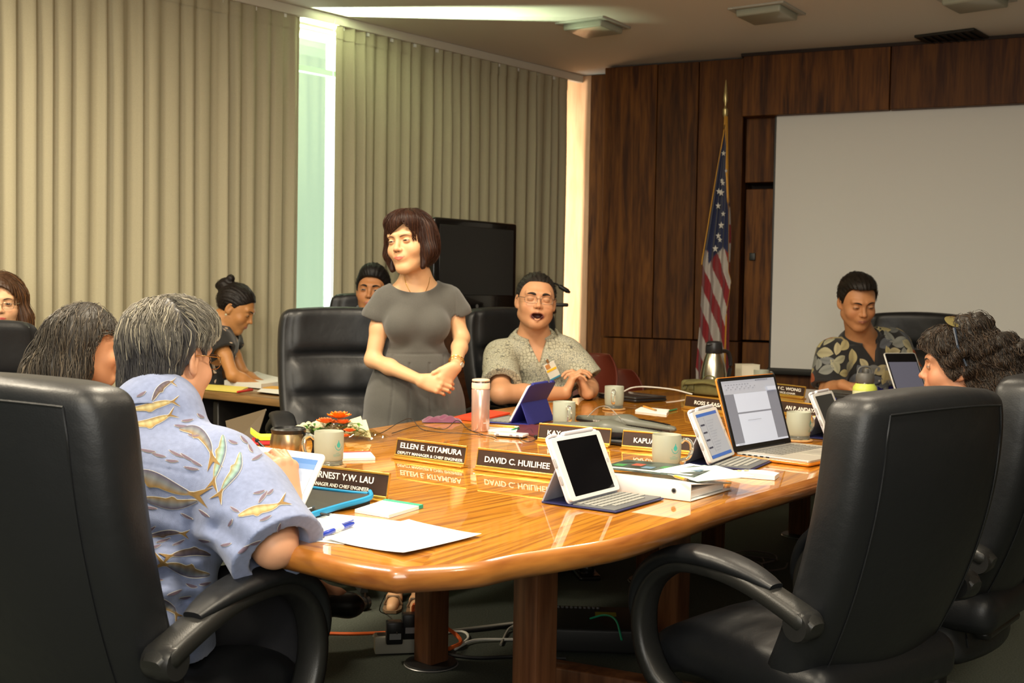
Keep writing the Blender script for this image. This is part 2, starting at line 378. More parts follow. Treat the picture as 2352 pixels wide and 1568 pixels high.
# ------------------------------------------------------------------ curtains and track
def cloth_curtain(name):
    m, nt, b = _nodes(name); N = nt.nodes; L = nt.links
    tc = N.new('ShaderNodeTexCoord'); n = N.new('ShaderNodeTexNoise'); n.inputs['Scale'].default_value = 700; L.new(tc.outputs['Object'], n.inputs[0])
    cr = N.new('ShaderNodeMapRange'); cr.inputs[1].default_value = .3; cr.inputs[2].default_value = .7; cr.inputs[3].default_value = .85; cr.inputs[4].default_value = 1.1
    L.new(n.outputs[0], cr.inputs[0]); mx = N.new('ShaderNodeMix'); mx.data_type = 'RGBA'; mx.blend_type = 'MULTIPLY'; mx.inputs[0].default_value = 1
    mx.inputs[6].default_value = (.41, .37, .25, 1); cb = N.new('ShaderNodeCombineColor'); [L.new(cr.outputs[0], cb.inputs[k]) for k in range(3)]
    L.new(cb.outputs[0], mx.inputs[7]); L.new(mx.outputs[2], b.inputs['Base Color']); b.inputs['Roughness'].default_value = .9; b.inputs['Specular IOR Level'].default_value = .2
    return m
ccl = cloth_curtain('linen_curtain')
def curtain(s0, s1, seed, label, pitch):
    rng = random.Random(seed); t = thing('curtain', label, 'curtain', (wA[0], wA[1], 0), math.atan2(wu[1], wu[0]), 'floor-length pleated curtains on the window wall')
    xs = []; ys = []; x = s0
    # pleats of uneven width and depth, each with its own flat and return
    while x < s1:
        wdt = pitch*rng.uniform(.7, 1.35); dep = rng.uniform(.006, .026)
        for q in np.linspace(0, 1, 9)[:-1]:
            xs.append(x+wdt*(q+.12*math.sin(2*PI*q)*rng.uniform(.2, .8))); ys.append(-dep*math.sin(2*PI*q)+.006*rng.uniform(-1, 1))
        x += wdt
    xs = np.array(xs); ys = np.array(ys); xs = np.clip(xs, s0, s1); zz = np.linspace(.02, CEIL-.072, 24); P = np.zeros((len(zz), len(xs), 3))
    n2 = np.random.RandomState(seed)
    dr = np.interp(xs, np.linspace(s0, s1, 60), n2.uniform(-.012, .012, 60))
    for i, z in enumerate(zz):
        f = (CEIL-z)/CEIL; gather = .45+.55*min(1, f*5)
        P[i, :, 0] = xs+dr*f*1.2; P[i, :, 1] = ys*gather*(1+.15*f)+.012*np.sin(xs*5+z*1.3)*f; P[i, :, 2] = z
    m = MB(); m.grid(P); o = m.build('drape', ccl, t, sharp=180)
    # heading tape and hooks
    m = MB(); m.grid(np.stack([P[-1]+(0, -.004, .02), P[-1]+(0, -.004, -.06)])); m.build('heading', ccl, t, sharp=180)
    for x in np.arange(s0+.05, s1, pitch*2.1):
        m = MB(); m.box((x, 0, CEIL-.066), (.018, .012, .02)); m.build('hook', mat('nylon_white', (.8, .8, .74), .4), t)
    return t
def s_w(px, off=0.):
    d = ray(px, 400); q = isect(np.zeros(2), np.array([d[0], d[1]]), wA+wn*off, wu); return float((q-wA-wn*off) @ wu)
sA1, sB0, sB1 = s_w(688), s_w(769), s_w(1299)
curtain(-9.0, sA1, 3, 'pleated beige curtain filling the wall left of the bright window gap', .098)
curtain(sB0, sB1, 5, 'pleated beige curtain between the window gap and the timber wall', .095)
t = thing('curtain_track', 'thin white curtain track along the ceiling edge', 'curtain rail', (wA[0], wA[1], CEIL), math.atan2(wu[1], wu[0]))
m = MB(); m.rbox((-3.0, 0, -.028), (12.2+sB1, .04, .055), .003, 1); m.build('rail', mat('rail_white', (.62, .58, .48), .4), t)
m = MB(); m.tube([(sB0-.03, -.02, -.02), (sB0-.035, -.02, -.5), (sB0-.03, -.02, -1.6), (sB0-.02, -.02, -2.5)], .0035, 6); m.build('pull_cord', mat('cord_white', (.8, .8, .72), .6), t)

# ------------------------------------------------------------------ projection screen
scr0 = s_at(1774, -.02); zt = 2.44
t = thing('projection_screen', 'large blank white projection screen pulled down on the timber wall', 'projection screen', (vA[0], vA[1], 0), vrot)
sz0 = CH-(866-690)/FPX*7.5
m = MB(); m.box((scr0+1.65, -.02, (sz0+zt)/2), (3.3, .003, zt-sz0)); m.build('screen_fabric', mat('screen_white', (.74, .73, .69), .85), t)
m = MB(); m.rbox((scr0+1.65, -.02, sz0-.02), (3.34, .03, .045), .008); m.build('bottom_bar', mat('bar_black', (.02, .02, .018), .4), t)
m = MB(); m.rbox((scr0-.006, -.0215, (sz0+zt)/2), (.012, .003, zt-sz0), .001, 1); m.build('border', mat('bar_black', (0, 0, 0)), t)

# ------------------------------------------------------------------ flag on its pole
fp = Dp(1660, 500, 7.75); fx, fy = fp[0], fp[1]
t = thing('flag', 'stars and stripes flag with gold fringe hanging from its pole beside the screen', 'flag', (fx, fy, 0))
gold = mat('flag_gold', (.55, .27, .03), .45, metal=.2)
m = MB(); m.lathe([(.012, 0.05), (.012, 2.42)], 12); m.build('pole', wood('pole_oak', (.12, .05, .012), (.25, .12, .03), stretch=(9, 9, 1)), t)
m = MB(); m.lathe([(.13, 0), (.13, .015), (.05, .04), (.02, .07), (.02, .12)], 24); m.build('base', mat('brass_base', (.3, .18, .05), .35, metal=.8), t)
m = MB(); m.lathe([(.012, 2.40), (.018, 2.42), (.018, 2.45), (.008, 2.46), (.006, 2.48), (.016, 2.51), (.012, 2.56), (.003, 2.64)], 12); m.build('finial', mat('finial_brass', (.5, .4, .18), .3, metal=.7), t)
# cloth gathered on the hoist: silhouette, folds and print follow from height h (0 top .. 1 bottom) and q across
def fl(h, tab): return np.interp(h, [a for a, b in tab], [b for a, b in tab])
LFT = [(0, -.010), (.06, -.014), (.22, -.057), (.39, -.098), (.55, -.138), (.78, -.150), (.95, -.168), (1, -.160)]
RGT = [(0, .020), (.22, .030), (.36, .048), (.45, .058), (.55, .054), (.72, .058), (1, .064)]
FRG = [(0, .004), (.22, .012), (.33, .022), (.585, .030), (.62, .050), (.73, .026), (.90, .024), (1, .026)]
NU, NV = 84, 170; P = np.zeros((NV, NU, 3)); cols = np.zeros((NV, NU, 3)); top = 2.40; HT = 1.73
red = (.22, .010, .014); wh = (.42, .38, .34); bl = (.010, .018, .070)
for i in range(NV):
    h = i/(NV-1); a, b, f = fl(h, LFT), fl(h, RGT), fl(h, FRG)
    for j in range(NU):
        q = j/(NU-1)
        if q < .8: x = a+(f-a)*q/.8; y = -.055-.020*math.sin(q*22+2.2*math.sin(3*h))*min(1, h*3+.2)-.02*math.cos(q*9)
        else: x = f+(b-f)*(q-.8)/.2; y = -.055+.05*(q-.8)/.2-.012*math.sin(q*60)
        P[i, j] = (x, y*(.4+.6*min(1, h*3)), top-h*HT-(.035*(1-q) if h > .97 else 0))
        X = x*348; Y = 265+h*605; xl = fl(h, LFT)*348
        if q < .8:
            bb = 562+44*min(1, abs(X-(-2))/34) if X > -34 else 572
            if Y < bb: cols[i, j] = bl
            else:
                c = (Y-604-2.1*(X-xl)*(.8+.4*q)); k = int(math.floor(c/47.)); cols[i, j] = red if k % 2 == 0 else wh
        else:
            cols[i, j] = bl if Y < 470 else ((wh if int((Y-470)/42) % 2 == 0 else red) if Y < 668 else red)
m = MB(); m.grid(P); m.build('flag_cloth', mat('flag_print', (1, 1, 1), .75, attr='Col', sheen=.3), t, sharp=180, attr=cols.reshape(-1, 3))
m = MB(); hs = np.linspace(0, 1, 60); m.tube([(fl(h, FRG), -.066*(.4+.6*min(1, h*3)), top-h*HT) for h in hs], .0105, 6, flat=.5); m.build('fringe', gold, t)
m = MB(); m.tube([(fl(h, LFT), -.05, top-h*HT) for h in hs[:34]], .004, 6); m.build('fringe', gold, t)
m = MB(); m.grid([[(-.165, -.06, .72), (-.14, -.06, .66)], [(-.135, -.062, .62), (-.120, -.062, .60)], [(-.118, -.062, .50), (-.112, -.062, .50)]]); m.build('fringe', gold, t)
for px, py, r in ((1655, 350, 7), (1652, 412, 6), (1651, 440, 9), (1654, 418, 7), (1644, 470, 8), (1656, 488, 7), (1652, 514, 9), (1646, 538, 8), (1650, 547, 7), (1640, 567, 9), (1661, 390, 5), (1645, 437, 8)):
    x = (px-1660)/348; h = (py-265)/605; r = r/348; S = []
    for k in range(10):
        rr = r if k % 2 == 0 else r*.42; an = PI/2+k*PI/5; S.append((x+rr*math.cos(an)*.8, -.083*(.4+.6*min(1, h*3)), top-h*HT+rr*math.sin(an)))
    m = MB(); m.add(S+[(x, -.088*(.4+.6*min(1, h*3)), top-h*HT)], [(k, (k+1) % 10, 10) for k in range(10)]); m.build('star', mat('star_white', (.62, .60, .55), .7), t, smooth=False)
# ================================================================== CONFERENCE TABLE
TZ = .74
ctl = [(-.20, 2.085), (-.06, 2.135), (.024, 2.21), (.231, 2.375), (.383, 2.585), (.572, 2.855), (.901, 3.285), (1.40, 3.95), (1.85, 4.6), (2.18, 5.2), (2.33, 5.6), (2.28, 5.88), (2.05, 6.06),
       (1.69, 6.25), (1.25, 6.50), (1.05, 6.50), (.90, 6.36), (.742, 6.137), (.441, 5.768), (-.08, 4.937), (-.355, 4.479), (-.531, 4.17), (-.817, 3.77), (-1.18, 3.22), (-1.27, 3.02), (-1.20, 2.86), (-.80, 2.53), (-.43, 2.25), (-.30, 2.14)]
T = np.array(ctl+ctl[:1]); oc = spline(T, 181)[:-1]
tdir = nrm([.83, 1.22]); trot = math.atan2(tdir[1], tdir[0])
tc_ = np.array([.45, 4.3])
table = thing('conference_table', 'long glossy orange-brown wooden conference table with rounded corners', 'table', (tc_[0], tc_[1], 0))
def inset(poly, d):
    p = np.asarray(poly); n = len(p); t = np.roll(p, -1, 0)-np.roll(p, 1, 0); t /= np.linalg.norm(t, axis=1)[:, None]
    return p+np.stack([-t[:, 1], t[:, 0]], 1)*d
koa = dict(rough=.35, coat=1, coatr=.03, bump=0, spec=.2)
top_in = wood('koa_field', (.29, .095, .006), (.56, .235, .018), rot=trot-.10, stretch=(.8, 24, 1), scale=1.2, lo=.56, hi=.80, c3=(.44, .165, .010), **koa)
top_bd = wood('koa_border', (.30, .10, .006), (.56, .235, .018), rot=trot+.06, stretch=(.8, 22, 1), scale=1.3, lo=.56, hi=.80, c3=(.43, .165, .010), **koa)
top_be = wood('koa_border_end', (.28, .09, .006), (.54, .225, .018), rot=trot-PI/2, stretch=(.8, 22, 1), scale=1.3, lo=.56, hi=.80, c3=(.41, .155, .010), **koa)
top_ed = wood('koa_edge', (.20, .058, .010), (.42, .16, .028), rot=trot, stretch=(1.2, 2, 9), scale=1.2, rough=.3, coat=1, coatr=.08, bump=0)
loc2 = lambda p: [(x-tc_[0], y-tc_[1]) for x, y in p]
ring = inset(oc, .012)
icorn = [np.array(q) for q in ((-.115, 2.42), (2.00, 5.72), (1.16, 6.18), (-1.00, 3.02))]      # inner corners of the mitred border
ocorn = [(-.14, 2.10), (2.34, 5.78), (1.08, 6.54), (-1.27, 2.95)]
oi = [int(np.argmin(np.linalg.norm(oc-np.array(q), axis=1))) for q in ocorn]; n = len(oc)
m = MB(); m.add([(x, y, TZ) for x, y in loc2(icorn)], [(0, 1, 2, 3)]); m.build('top_field', top_in, table, smooth=False)
for k, mm in enumerate((top_bd, top_be, top_bd, top_be)):
    a, b = oi[k], oi[(k+1) % 4]; idx = [(a+q) % n for q in range(((b-a) % n)+1)]
    pl = [ring[q] for q in idx]; i0, i1 = icorn[k], icorn[(k+1) % 4]; N_ = len(pl)
    m = MB(); inn = [i0+(i1-i0)*q/(N_-1) for q in range(N_)]
    P = [(x, y, TZ) for x, y in loc2(pl)+loc2(inn)]; m.add(P, [(q, q+1, N_+q+1, N_+q) for q in range(N_-1)]); m.build('top_border', mm, table, smooth=False)
m = MB(); R = []
for ins, z in ((.012, TZ), (.004, TZ-.004), (-.002, TZ-.012), (-.003, TZ-.024), (.001, TZ-.038), (.010, TZ-.048), (.03, TZ-.052)):
    R.append([(x, y, z) for x, y in loc2(inset(oc, ins))])
m.loft(R[::-1], cap0=True, cap1=False); m.build('top_edge', top_ed, table, sharp=80)
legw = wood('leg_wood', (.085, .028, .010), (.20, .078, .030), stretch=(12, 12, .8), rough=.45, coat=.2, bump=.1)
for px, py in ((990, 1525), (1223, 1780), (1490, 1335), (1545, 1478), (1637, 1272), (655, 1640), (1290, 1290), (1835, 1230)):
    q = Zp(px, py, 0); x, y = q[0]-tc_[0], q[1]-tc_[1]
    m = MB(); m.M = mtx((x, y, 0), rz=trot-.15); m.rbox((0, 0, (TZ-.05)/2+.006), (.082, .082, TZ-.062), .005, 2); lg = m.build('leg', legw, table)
    m = MB(); m.M = mtx((x, y, 0)); m.lathe([(.085, .001), (.088, .006), (.085, .011), (.05, .013)], 28); m.build('foot_plate', mat('foot_black', (.018, .018, .018), .4), lg)
    m = MB(); m.M = mtx((x, y, 0)); m.lathe([(.089, .001), (.091, .003), (.089, .005)], 28, cap1=True); m.build('foot_ring', mat('foot_rim', (.35, .35, .35), .4, metal=.6), lg)
for (p, q_) in (((1262, 1530), (1480, 1568)), ((1565, 1545), (1800, 1560))):
    A = Zp(*p, .07); B = A+(Zp(*q_, .07)-A)*2.0; a_ = ang(A, B); L_ = np.linalg.norm((B-A)[:2])
    m = MB(); m.M = mtx(((A[0]+B[0])/2-tc_[0], (A[1]+B[1])/2-tc_[1], .045), rz=a_); m.rbox((0, 0, 0), (L_, .08, .08), .006); m.build('stretcher', legw, table)
    break

# ================================================================== EXECUTIVE CHAIRS
lea = leather('black_leather', (.0075, .0083, .0098), .43); armp = mat('arm_black', (.014, .014, .013), .38, bump=.15, bscale=350)
plas = mat('chair_plastic', (.012, .012, .012), .35)
def make_chair(top=1.05, label='', group='black leather executive chairs around the table', tilt=0., seat_z=.46, arm=0.):
    t = thing('executive_chair', label, 'chair', (0, 0, 0), 0, group)
    H0, H1 = seat_z-.15, top; hh = (H1-H0)/2
    def bend(q, th_front=True):
        v = (q[:, 2]+hh-.10)/(2*hh-.10); x = q[:, 0]; y = q[:, 1]
        wd = .90+.16*np.sin(np.clip(v, 0, 1)*PI*.62+.25); topc = np.clip((v-.86)/.14, 0, 1)
        o = q.copy(); o[:, 0] = x*wd*(1-.05*topc**2)
        o[:, 2] = q[:, 2]-.016*(x/.27)**2*np.clip(v*2-1, 0, 1)
        lean = -.11-.21*(1-(1-np.clip(v, 0, 1))**2)-tilt*v+.10*np.clip(-v, 0, 1)*-1          # rearwards sweep of the back
        wrap = .05*(x/.27)**2
        o[:, 1] = y+lean+wrap
        return o, v
    def shell(q):
        o, v = bend(q); return o
    def front(q):
        o, v = bend(q); f = q[:, 1] > .0
        cr = np.minimum.reduce([np.abs(v-.22), np.abs(v-.47), np.abs(v-.71)]); puff = .022*(1-np.exp(-(cr/.045)**2))-.012*np.exp(-(cr/.012)**2)
        ex = np.clip((np.abs(q[:, 0])-.19)/.04, 0, 1)
        wr = .006*np.sin(q[:, 0]*55+6*np.sin(v*9))*np.exp(-((v-.24)/.12)**2)+.005*np.sin(q[:, 0]*38+2)*np.exp(-((v-.5)/.1)**2)
        o[:, 1] += np.where(f, (puff+wr)*(1-ex)-.006*np.exp(-((np.abs(q[:, 0])-.225)/.008)**2), 0); return o
    m = MB(); m.sbox((0, 0, (H0+H1)/2), (.262, .055, hh), .034, (30, 6, 56), front); bk = m.build('backrest', lea, t, sharp=180)
    # stitched seams that frame the rear face of the back
    for sx in (-1, 1):
        pts = []
        for v in np.linspace(.06, .955, 30):
            q = np.array([[sx*.205, -.0565, (v*2-1)*hh]]); pts.append(shell(q)[0]+(0, 0, (H0+H1)/2))
        m = MB(); m.tube(pts, .0022, 5); m.build('seam', lea, bk)
    pts = []
    for s in np.linspace(-1, 1, 24):
        q = np.array([[s*.205, -.0565, (.955*2-1)*hh]]); pts.append(shell(q)[0]+(0, 0, (H0+H1)/2))
    m = MB(); m.tube(pts, .0024, 5); m.build('seam', lea, bk)
    # seat
    def sf(q):
        o = q.copy(); up = q[:, 2] > 0; e = np.clip(1-(np.abs(q[:, 0])/.25)**4, 0, 1)*np.clip(1-(np.abs(q[:, 1])/.25)**4, 0, 1)
        o[:, 2] += np.where(up, .028*e+.004*np.sin(q[:, 1]*46+4*np.sin(q[:, 0]*7))*e-.010*np.exp(-((q[:, 1]+.02)/.012)**2)*e, 0)
        o[:, 2] -= .045*np.clip((q[:, 1]-.12)/.14, 0, 1)**2
        return o
    m = MB(); m.sbox((0, .035, seat_z), (.262, .262, .055), .045, (26, 26, 6), sf); st = m.build('seat', lea, t, sharp=180)
    m = MB(); m.tube([(x, .035+.2475, seat_z-.018) for x in np.linspace(-.2, .2, 12)], .0025, 5); m.build('seam', lea, st)
    m = MB(); m.rbox((0, -.02, seat_z-.075), (.30, .34, .03), .02); m.build('seat_plate', plas, t)
    for sx in (-1, 1):
        path = spline([(-.235, .600), (-.17, .625), (-.06, .658), (.05, .670), (.15, .658), (.225, .605), (.255, .52), (.235, .43), (.17, .36), (.10, .345)], 44)
        path[:, 1] += seat_z-.46+arm
        pts = [(sx*(.298-(.035 if k > 36 else 0)*(k-36)/8), y, z) for k, (y, z) in enumerate(path)]
        rr = np.array([(.035-.004*math.sin(PI*k/43))*min(1, .55+k*.22) for k in range(44)])
        m = MB(); R = []
        T_ = np.gradient(path, axis=0); T_ /= np.linalg.norm(T_, axis=1)[:, None]
        for k in range(44):
            nn = np.array([-T_[k, 1], T_[k, 0]]); a = np.arange(12)*2*PI/12
            cx = np.sign(np.cos(a))*np.abs(np.cos(a))**.6*rr[k]*1.05; cy = np.sign(np.sin(a))*np.abs(np.sin(a))**.6*rr[k]*.62
            R.append(np.stack([pts[k][0]+cx, pts[k][1]+cy*nn[0], pts[k][2]+cy*nn[1]], 1))
        m.loft(R); ar = m.build('armrest', armp, t, sharp=60)
        m = MB(); R = []
        for k in range(7, 30):
            nn = np.array([-T_[k, 1], T_[k, 0]]); e = math.sin(PI*(k-6.3)/23.4)**.35; a = np.arange(14)*2*PI/14
            cx = np.sign(np.cos(a))*np.abs(np.cos(a))**.75*.048*e; cy = np.sign(np.sin(a))*np.abs(np.sin(a))**.8*.021*e+.022
            R.append(np.stack([pts[k][0]+cx, pts[k][1]+cy*nn[0], pts[k][2]+cy*nn[1]], 1))
        m.loft(R); m.build('arm_pad', lea, ar, sharp=60)
        m = MB(); m.M = mtx((sx*.298, -.20, .60+seat_z-.46+arm), rx=0); m.M = m.M @ Matrix.Rotation(PI/2, 4, 'Y'); m.lathe([(.030, -.03), (.034, -.02), (.034, .02), (.030, .03)], 18); m.build('arm_pivot', plas, ar)
    m = MB(); m.lathe([(.03, .09), (.03, .2), (.022, .21), (.022, seat_z-.08)], 16); m.build('gas_column', plas, t)
    for k in range(5):
        a = k*2*PI/5+.3; m = MB(); m.M = mtx((0, 0, 0), rz=a)
        m.loft([[(x, -w_, z-h_), (x, w_, z-h_), (x, w_*.7, z+h_), (x, -w_*.7, z+h_)] for x, w_, z, h_ in ((.0, .035, .115, .022), (.12, .028, .10, .018), (.26, .020, .085, .013), (.30, .016, .082, .010))]); bl_ = m.build('base_leg', plas, t)
        m = MB(); m.M = mtx((.285*math.cos(a), .285*math.sin(a), .028), rz=a+.6) @ Matrix.Rotation(PI/2, 4, 'X'); m.lathe([(.02, -.022), (.027, -.018), (.027, -.004), (.018, -.003), (.018, .003), (.027, .004), (.027, .018), (.02, .022)], 16); m.build('caster', plas, bl_)
        m = MB(); m.tube([(.285*math.cos(a), .285*math.sin(a), .03), (.285*math.cos(a), .285*math.sin(a), .08)], .010, 8); m.build('caster_stem', plas, bl_)
    return t
def put(t, backx, backy, face, label=None, src=None):
    """stand a chair so that the middle of its back is near (backx, backy) and it faces the direction face"""
    f = nrm(face); rz = math.atan2(f[1], f[0])-PI/2; loc = (backx+f[0]*.27, backy+f[1]*.27, 0)
    if src is None: t.location = loc; t.rotation_euler = (0, 0, rz); return t
    return dup(src, loc, rz, label)
ch1 = make_chair(1.08, 'black leather executive chair in the left foreground, occupied by the fish-print shirt wearer', seat_z=.42, arm=.02); put(ch1, -.90, 2.10, (.42, .91))
ch2 = make_chair(1.05, 'empty black leather executive chair in the right foreground', tilt=-.02, seat_z=.41, arm=.02); put(ch2, .88, 2.50, (-.62, .78))
ch3 = dup(ch2, (0, 0, 0), 0, 'black leather executive chair cut by the right edge, holding the person with sunglasses'); put(ch3, 1.45, 3.18, (-.78, .62))
ch4 = make_chair(1.16, 'empty black leather executive chair behind the standing person in grey', seat_z=.50); put(ch4, -.72, 5.02, (.30, -.95))
ch5 = dup(ch4, (0, 0, 0), 0, 'black leather executive chair behind the laughing person in the cream shirt'); put(ch5, -.015, 5.80, (.62, -.78))
ch6 = dup(ch4, (0, 0, 0), 0, 'black leather executive chair in front of the projection screen'); put(ch6, 2.28, 6.62, (-.55, -.83))
ch7 = make_chair(1.12, 'black leather executive chair at the left edge behind the person in the dark top', seat_z=.44); put(ch7, -1.76, 3.80, (.80, -.35))
ch8 = make_chair(1.22, 'black chair by the curtain holding the person mostly hidden behind the grey dress', seat_z=.52); put(ch8, -.72, 6.40, (.10, -.99))
# ================================================================== THINGS ON THE TABLE
white = mat('white_plastic', (.74, .74, .72), .3, coat=.3); paper = mat('paper', (.80, .80, .76), .7); black = mat('black_plastic', (.012, .012, .013), .35)
goldm = mat('brass_holder', (.86, .52, .10), .28, metal=.85); engr = wood('engraved_brown', (.022, .010, .006), (.045, .021, .012), stretch=(3, 40, 3), rough=.45, bump=0)
letter = mat('letter_white', (.82, .80, .74), .6)
def plate(A, B, lines, label, L=.265, h=.056, lean=.20):
    """desk name plate: A, B = image points of its bottom left and right corners"""
    a, b = Zp(*A)[:2], Zp(*B)[:2]; u = nrm(b-a); 
    t = thing('name_plate', label, 'name plate', (a[0], a[1], TZ+.001), math.atan2(u[1], u[0]), 'engraved name plates in brass holders')
    L = max(L, np.linalg.norm(b-a)*.97)
    m = MB(); m.M = mtx((L/2, 0, 0), rx=-lean)
    m.box((0, 0, h/2+.004), (L-.004, .003, h-.006)); m.build('engraved_panel', engr, t)
    m = MB(); m.M = mtx((L/2, 0, 0)); m.rbox((0, .0, .0025), (L, .034, .005), .001, 1); m.M = mtx((L/2, 0, 0), rx=-lean); m.rbox((0, -.001, .007), (L, .010, .010), .002, 2); m.build('holder_base', goldm, t)
    m = MB(); m.M = mtx((L/2, 0, 0), rx=-lean); m.rbox((0, 0, h+.002), (L, .007, .006), .0015, 2); m.build('holder_rail', goldm, t)
    m = MB(); m.M = mtx((0, 0, 0), rx=-lean); [m.box((x, 0, h/2+.004), (.002, .006, h)) for x in (.001, L-.001)]; 
    m = MB(); m.M = mtx((.001, 0, 0), rx=-lean); m.box((0, 0, h/2+.004), (.002, .006, h)); m.build('end_rail', goldm, t)
    m = MB(); m.M = mtx((L-.001, 0, 0), rx=-lean); m.box((0, 0, h/2+.004), (.002, .006, h)); m.build('end_rail', goldm, t)
    for body, size, z, x, wd in lines:
        M = Matrix.Translation((x*L, 0, 0)) @ Matrix.Rotation(-lean, 4, 'X') @ Matrix.Translation((0, -.0022, z*h+.002)) @ Matrix.Rotation(PI/2, 4, 'X')
        text_mesh('lettering', body, size, letter, t, M, width=wd*L, offset=.00035 if size > .015 else .0001)
    return t
plate((907, 1052), (1072, 1075), [('ELLEN E. KITAMURA', .022, .66, .5, .88), ('DEPUTY MANAGER & CHIEF ENGINEER', .0115, .28, .5, .93)], 'brown name plate with two lines of text left of its neighbour, nearest the bouquet')
plate((701, 1128), (866, 1150), [('ERNEST Y.W. LAU', .022, .68, .46, .72), ('MANAGER AND CHIEF ENGINEER', .0125, .32, .42, .72)], 'brown name plate behind the black tablet sleeve in front of the fish-print shirt', L=.25, h=.062)
plate((1093, 1078), (1262, 1098), [('DAVID C. HUILIHEE', .0225, .5, .5, .80)], 'brown name plate with one line of text between two-line plate and propped white tablet')
plate((1235, 1013), (1383, 1026), [('KAY C. M', .0225, .5, .33, .40)], 'brown name plate partly hidden by the nearest propped tablet')
plate((1428, 1031), (1581, 1044), [('KAPUA', .0225, .5, .28, .27)], 'brown name plate partly hidden behind a frosted mug with a teal drop')
plate((1571, 938), (1700, 955), [('ROSS S. SASA', .0225, .52, .44, .52)], 'brown name plate in front of the olive pouch', L=.26)
plate((1738, 903), (1850, 917), [('ADAM C. WONG', .021, .66, .56, .72), ('BOARD VICE-CHAIR', .0125, .3, .54, .55)], 'farthest brown name plate with two lines, beside the black projector', L=.30)
plate((1772, 949), (1871, 962), [('AN P. ANDAYA', .0225, .52, .62, .66)], 'brown name plate between the orange-edged laptop and the farthest propped tablet', L=.26)

frost = mat('frosted_glass', (.56, .60, .50), .42, trans=.45, spec=.5, ior=1.35); cglass = mat('clear_glass_solid', (.86, .94, .88), .06, trans=.9); teal = mat('teal_print', (.05, .42, .38), .5)
cork = mat('cork', (.42, .24, .09), .85, var=.25, vscale=120, bump=.4, bscale=300)
def on_mug(r, p, z): return (r*math.cos(p), r*math.sin(p), z)
def mug(px, py, label, hang, logo=None, coaster=True, sc=1.0, z=TZ):
    c = Zp(px, py, z)
    if coaster:
        t = thing('coaster', 'round cork coaster under the '+' '.join(label.split()[:11]), 'coaster', (c[0], c[1], z), 0, 'round cork coasters')
        m = MB(); m.lathe([(.047, .0005), (.050, .003), (.050, .006), (.047, .0085), (.041, .0088), (.040, .007)], 36); m.build('cork_disc', cork, t)
    t = thing('mug', label, 'mug', (c[0], c[1], z+(.0078 if coaster else .001)), 0, 'frosted glass mugs with a teal drop')
    r = .0415*sc; h = .094*sc
    m = MB(); m.lathe([(r*.88, .012), (r*.95, .016), (r*1.0, .05), (r*.99, h-.002), (r*.975, h), (r*.93, h-.002), (r*.91, .05), (r*.88, .018)], 40); m.build('cup', frost, t, sharp=60)
    m = MB(); m.lathe([(r*.86, .0), (r*.93, .002), (r*.95, .010), (r*.90, .015), (r*.8, .016)], 40); m.build('base', cglass, t)
    a = hang; pts = spline([(r*.95, .072), (r*1.25, .081), (r*1.62, .072), (r*1.70, .050), (r*1.5, .029), (r*.98, .021)], 18)*(1, sc)
    m = MB(); m.tube([(q[0]*math.cos(a), q[0]*math.sin(a), q[1]) for q in pts], .0058, 8, flat=1.5, upv=(-math.sin(a), math.cos(a), 0)); m.build('handle', cglass, t)
    if logo is not None:
        R_ = r*1.012; z0 = .060*sc
        pts = []
        for k in range(24):
            q = k/24*2*PI; dx = .0062*math.sin(q)*(1-.55*max(0, math.cos(q))**.8); dz = .0085*math.cos(q)+(.004 if math.cos(q) > .9 else 0); pts.append((dx, dz))
        m = MB(); m.add([on_mug(R_, logo+dx/R_, z0+dz) for dx, dz in pts]+[on_mug(R_, logo, z0)], [(k, (k+1) % 24, 24) for k in range(24)]); m.build('drop_print', teal, t)
        P = [[on_mug(R_, logo+(.011*math.cos(q)*k_)/R_, z0-.001+.0135*math.sin(q)*k_) for k_ in (1., 1.13)] for q in np.linspace(-PI*.98, -PI*.12, 16)]
        m = MB(); m.grid(P); m.build('arc_print', teal, t)
        for k, (wd, zz) in enumerate(((.010, .036), (.026, .032), (.024, .0285))):
            m = MB(); m.grid([[on_mug(R_, logo+x/R_-.1, zz+q) for q in (0, .0007)] for x in np.linspace(-wd/2, wd/2, 6)]); m.build('text_print', teal, t)
    return t
mug(755, 1073, 'frosted mug with a teal drop beside the bouquet', PI*1.02, -PI/2+.85)
mug(1530, 1079, 'frosted mug with a teal drop in front of a half hidden name plate', -.12, -PI/2+.5)
mug(1410, 941, 'frosted mug near the clasped hands of the laughing person', -PI/2-.15, None)
mug(1295, 986, 'frosted mug behind the grey conference bar', -PI/2+.25, PI*.95)
mug(1833, 1013, 'frosted mug right of the orange-edged laptop', .6, -PI/2+1.05)
mug(1748, 889, 'frosted mug beside the white box at the far end', .2, -PI/2+.6, coaster=False)
# travel mug
c = Zp(662, 1062); t = thing('travel_mug', 'bronze steel travel mug with black lid and black handle', 'mug', (c[0], c[1], TZ+.001))
brz = mat('bronze_steel', (.55, .40, .22), .28, metal=.95)
m = MB(); m.lathe([(.036, 0), (.040, .004), (.050, .035), (.0525, .055), (.049, .078), (.046, .088)], 40); m.build('body', brz, t)
m = MB(); m.lathe([(.0475, .084), (.049, .088), (.050, .095), (.047, .099), (.042, .099), (.040, .093), (.038, .092)], 40); m.rbox((.028, -.004, .096), (.022, .018, .008), .003); ld = m.build('lid', black, t)
pts = spline([(.049, .080), (.062, .081), (.074, .070), (.078, .050), (.074, .030), (.068, .018)], 20); a = -.15
m = MB(); m.tube([(q[0]*math.cos(a), q[0]*math.sin(a), q[1]) for q in pts], .0065, 8, flat=1.4, upv=(-math.sin(a), math.cos(a), 0)); m.build('handle', black, t)

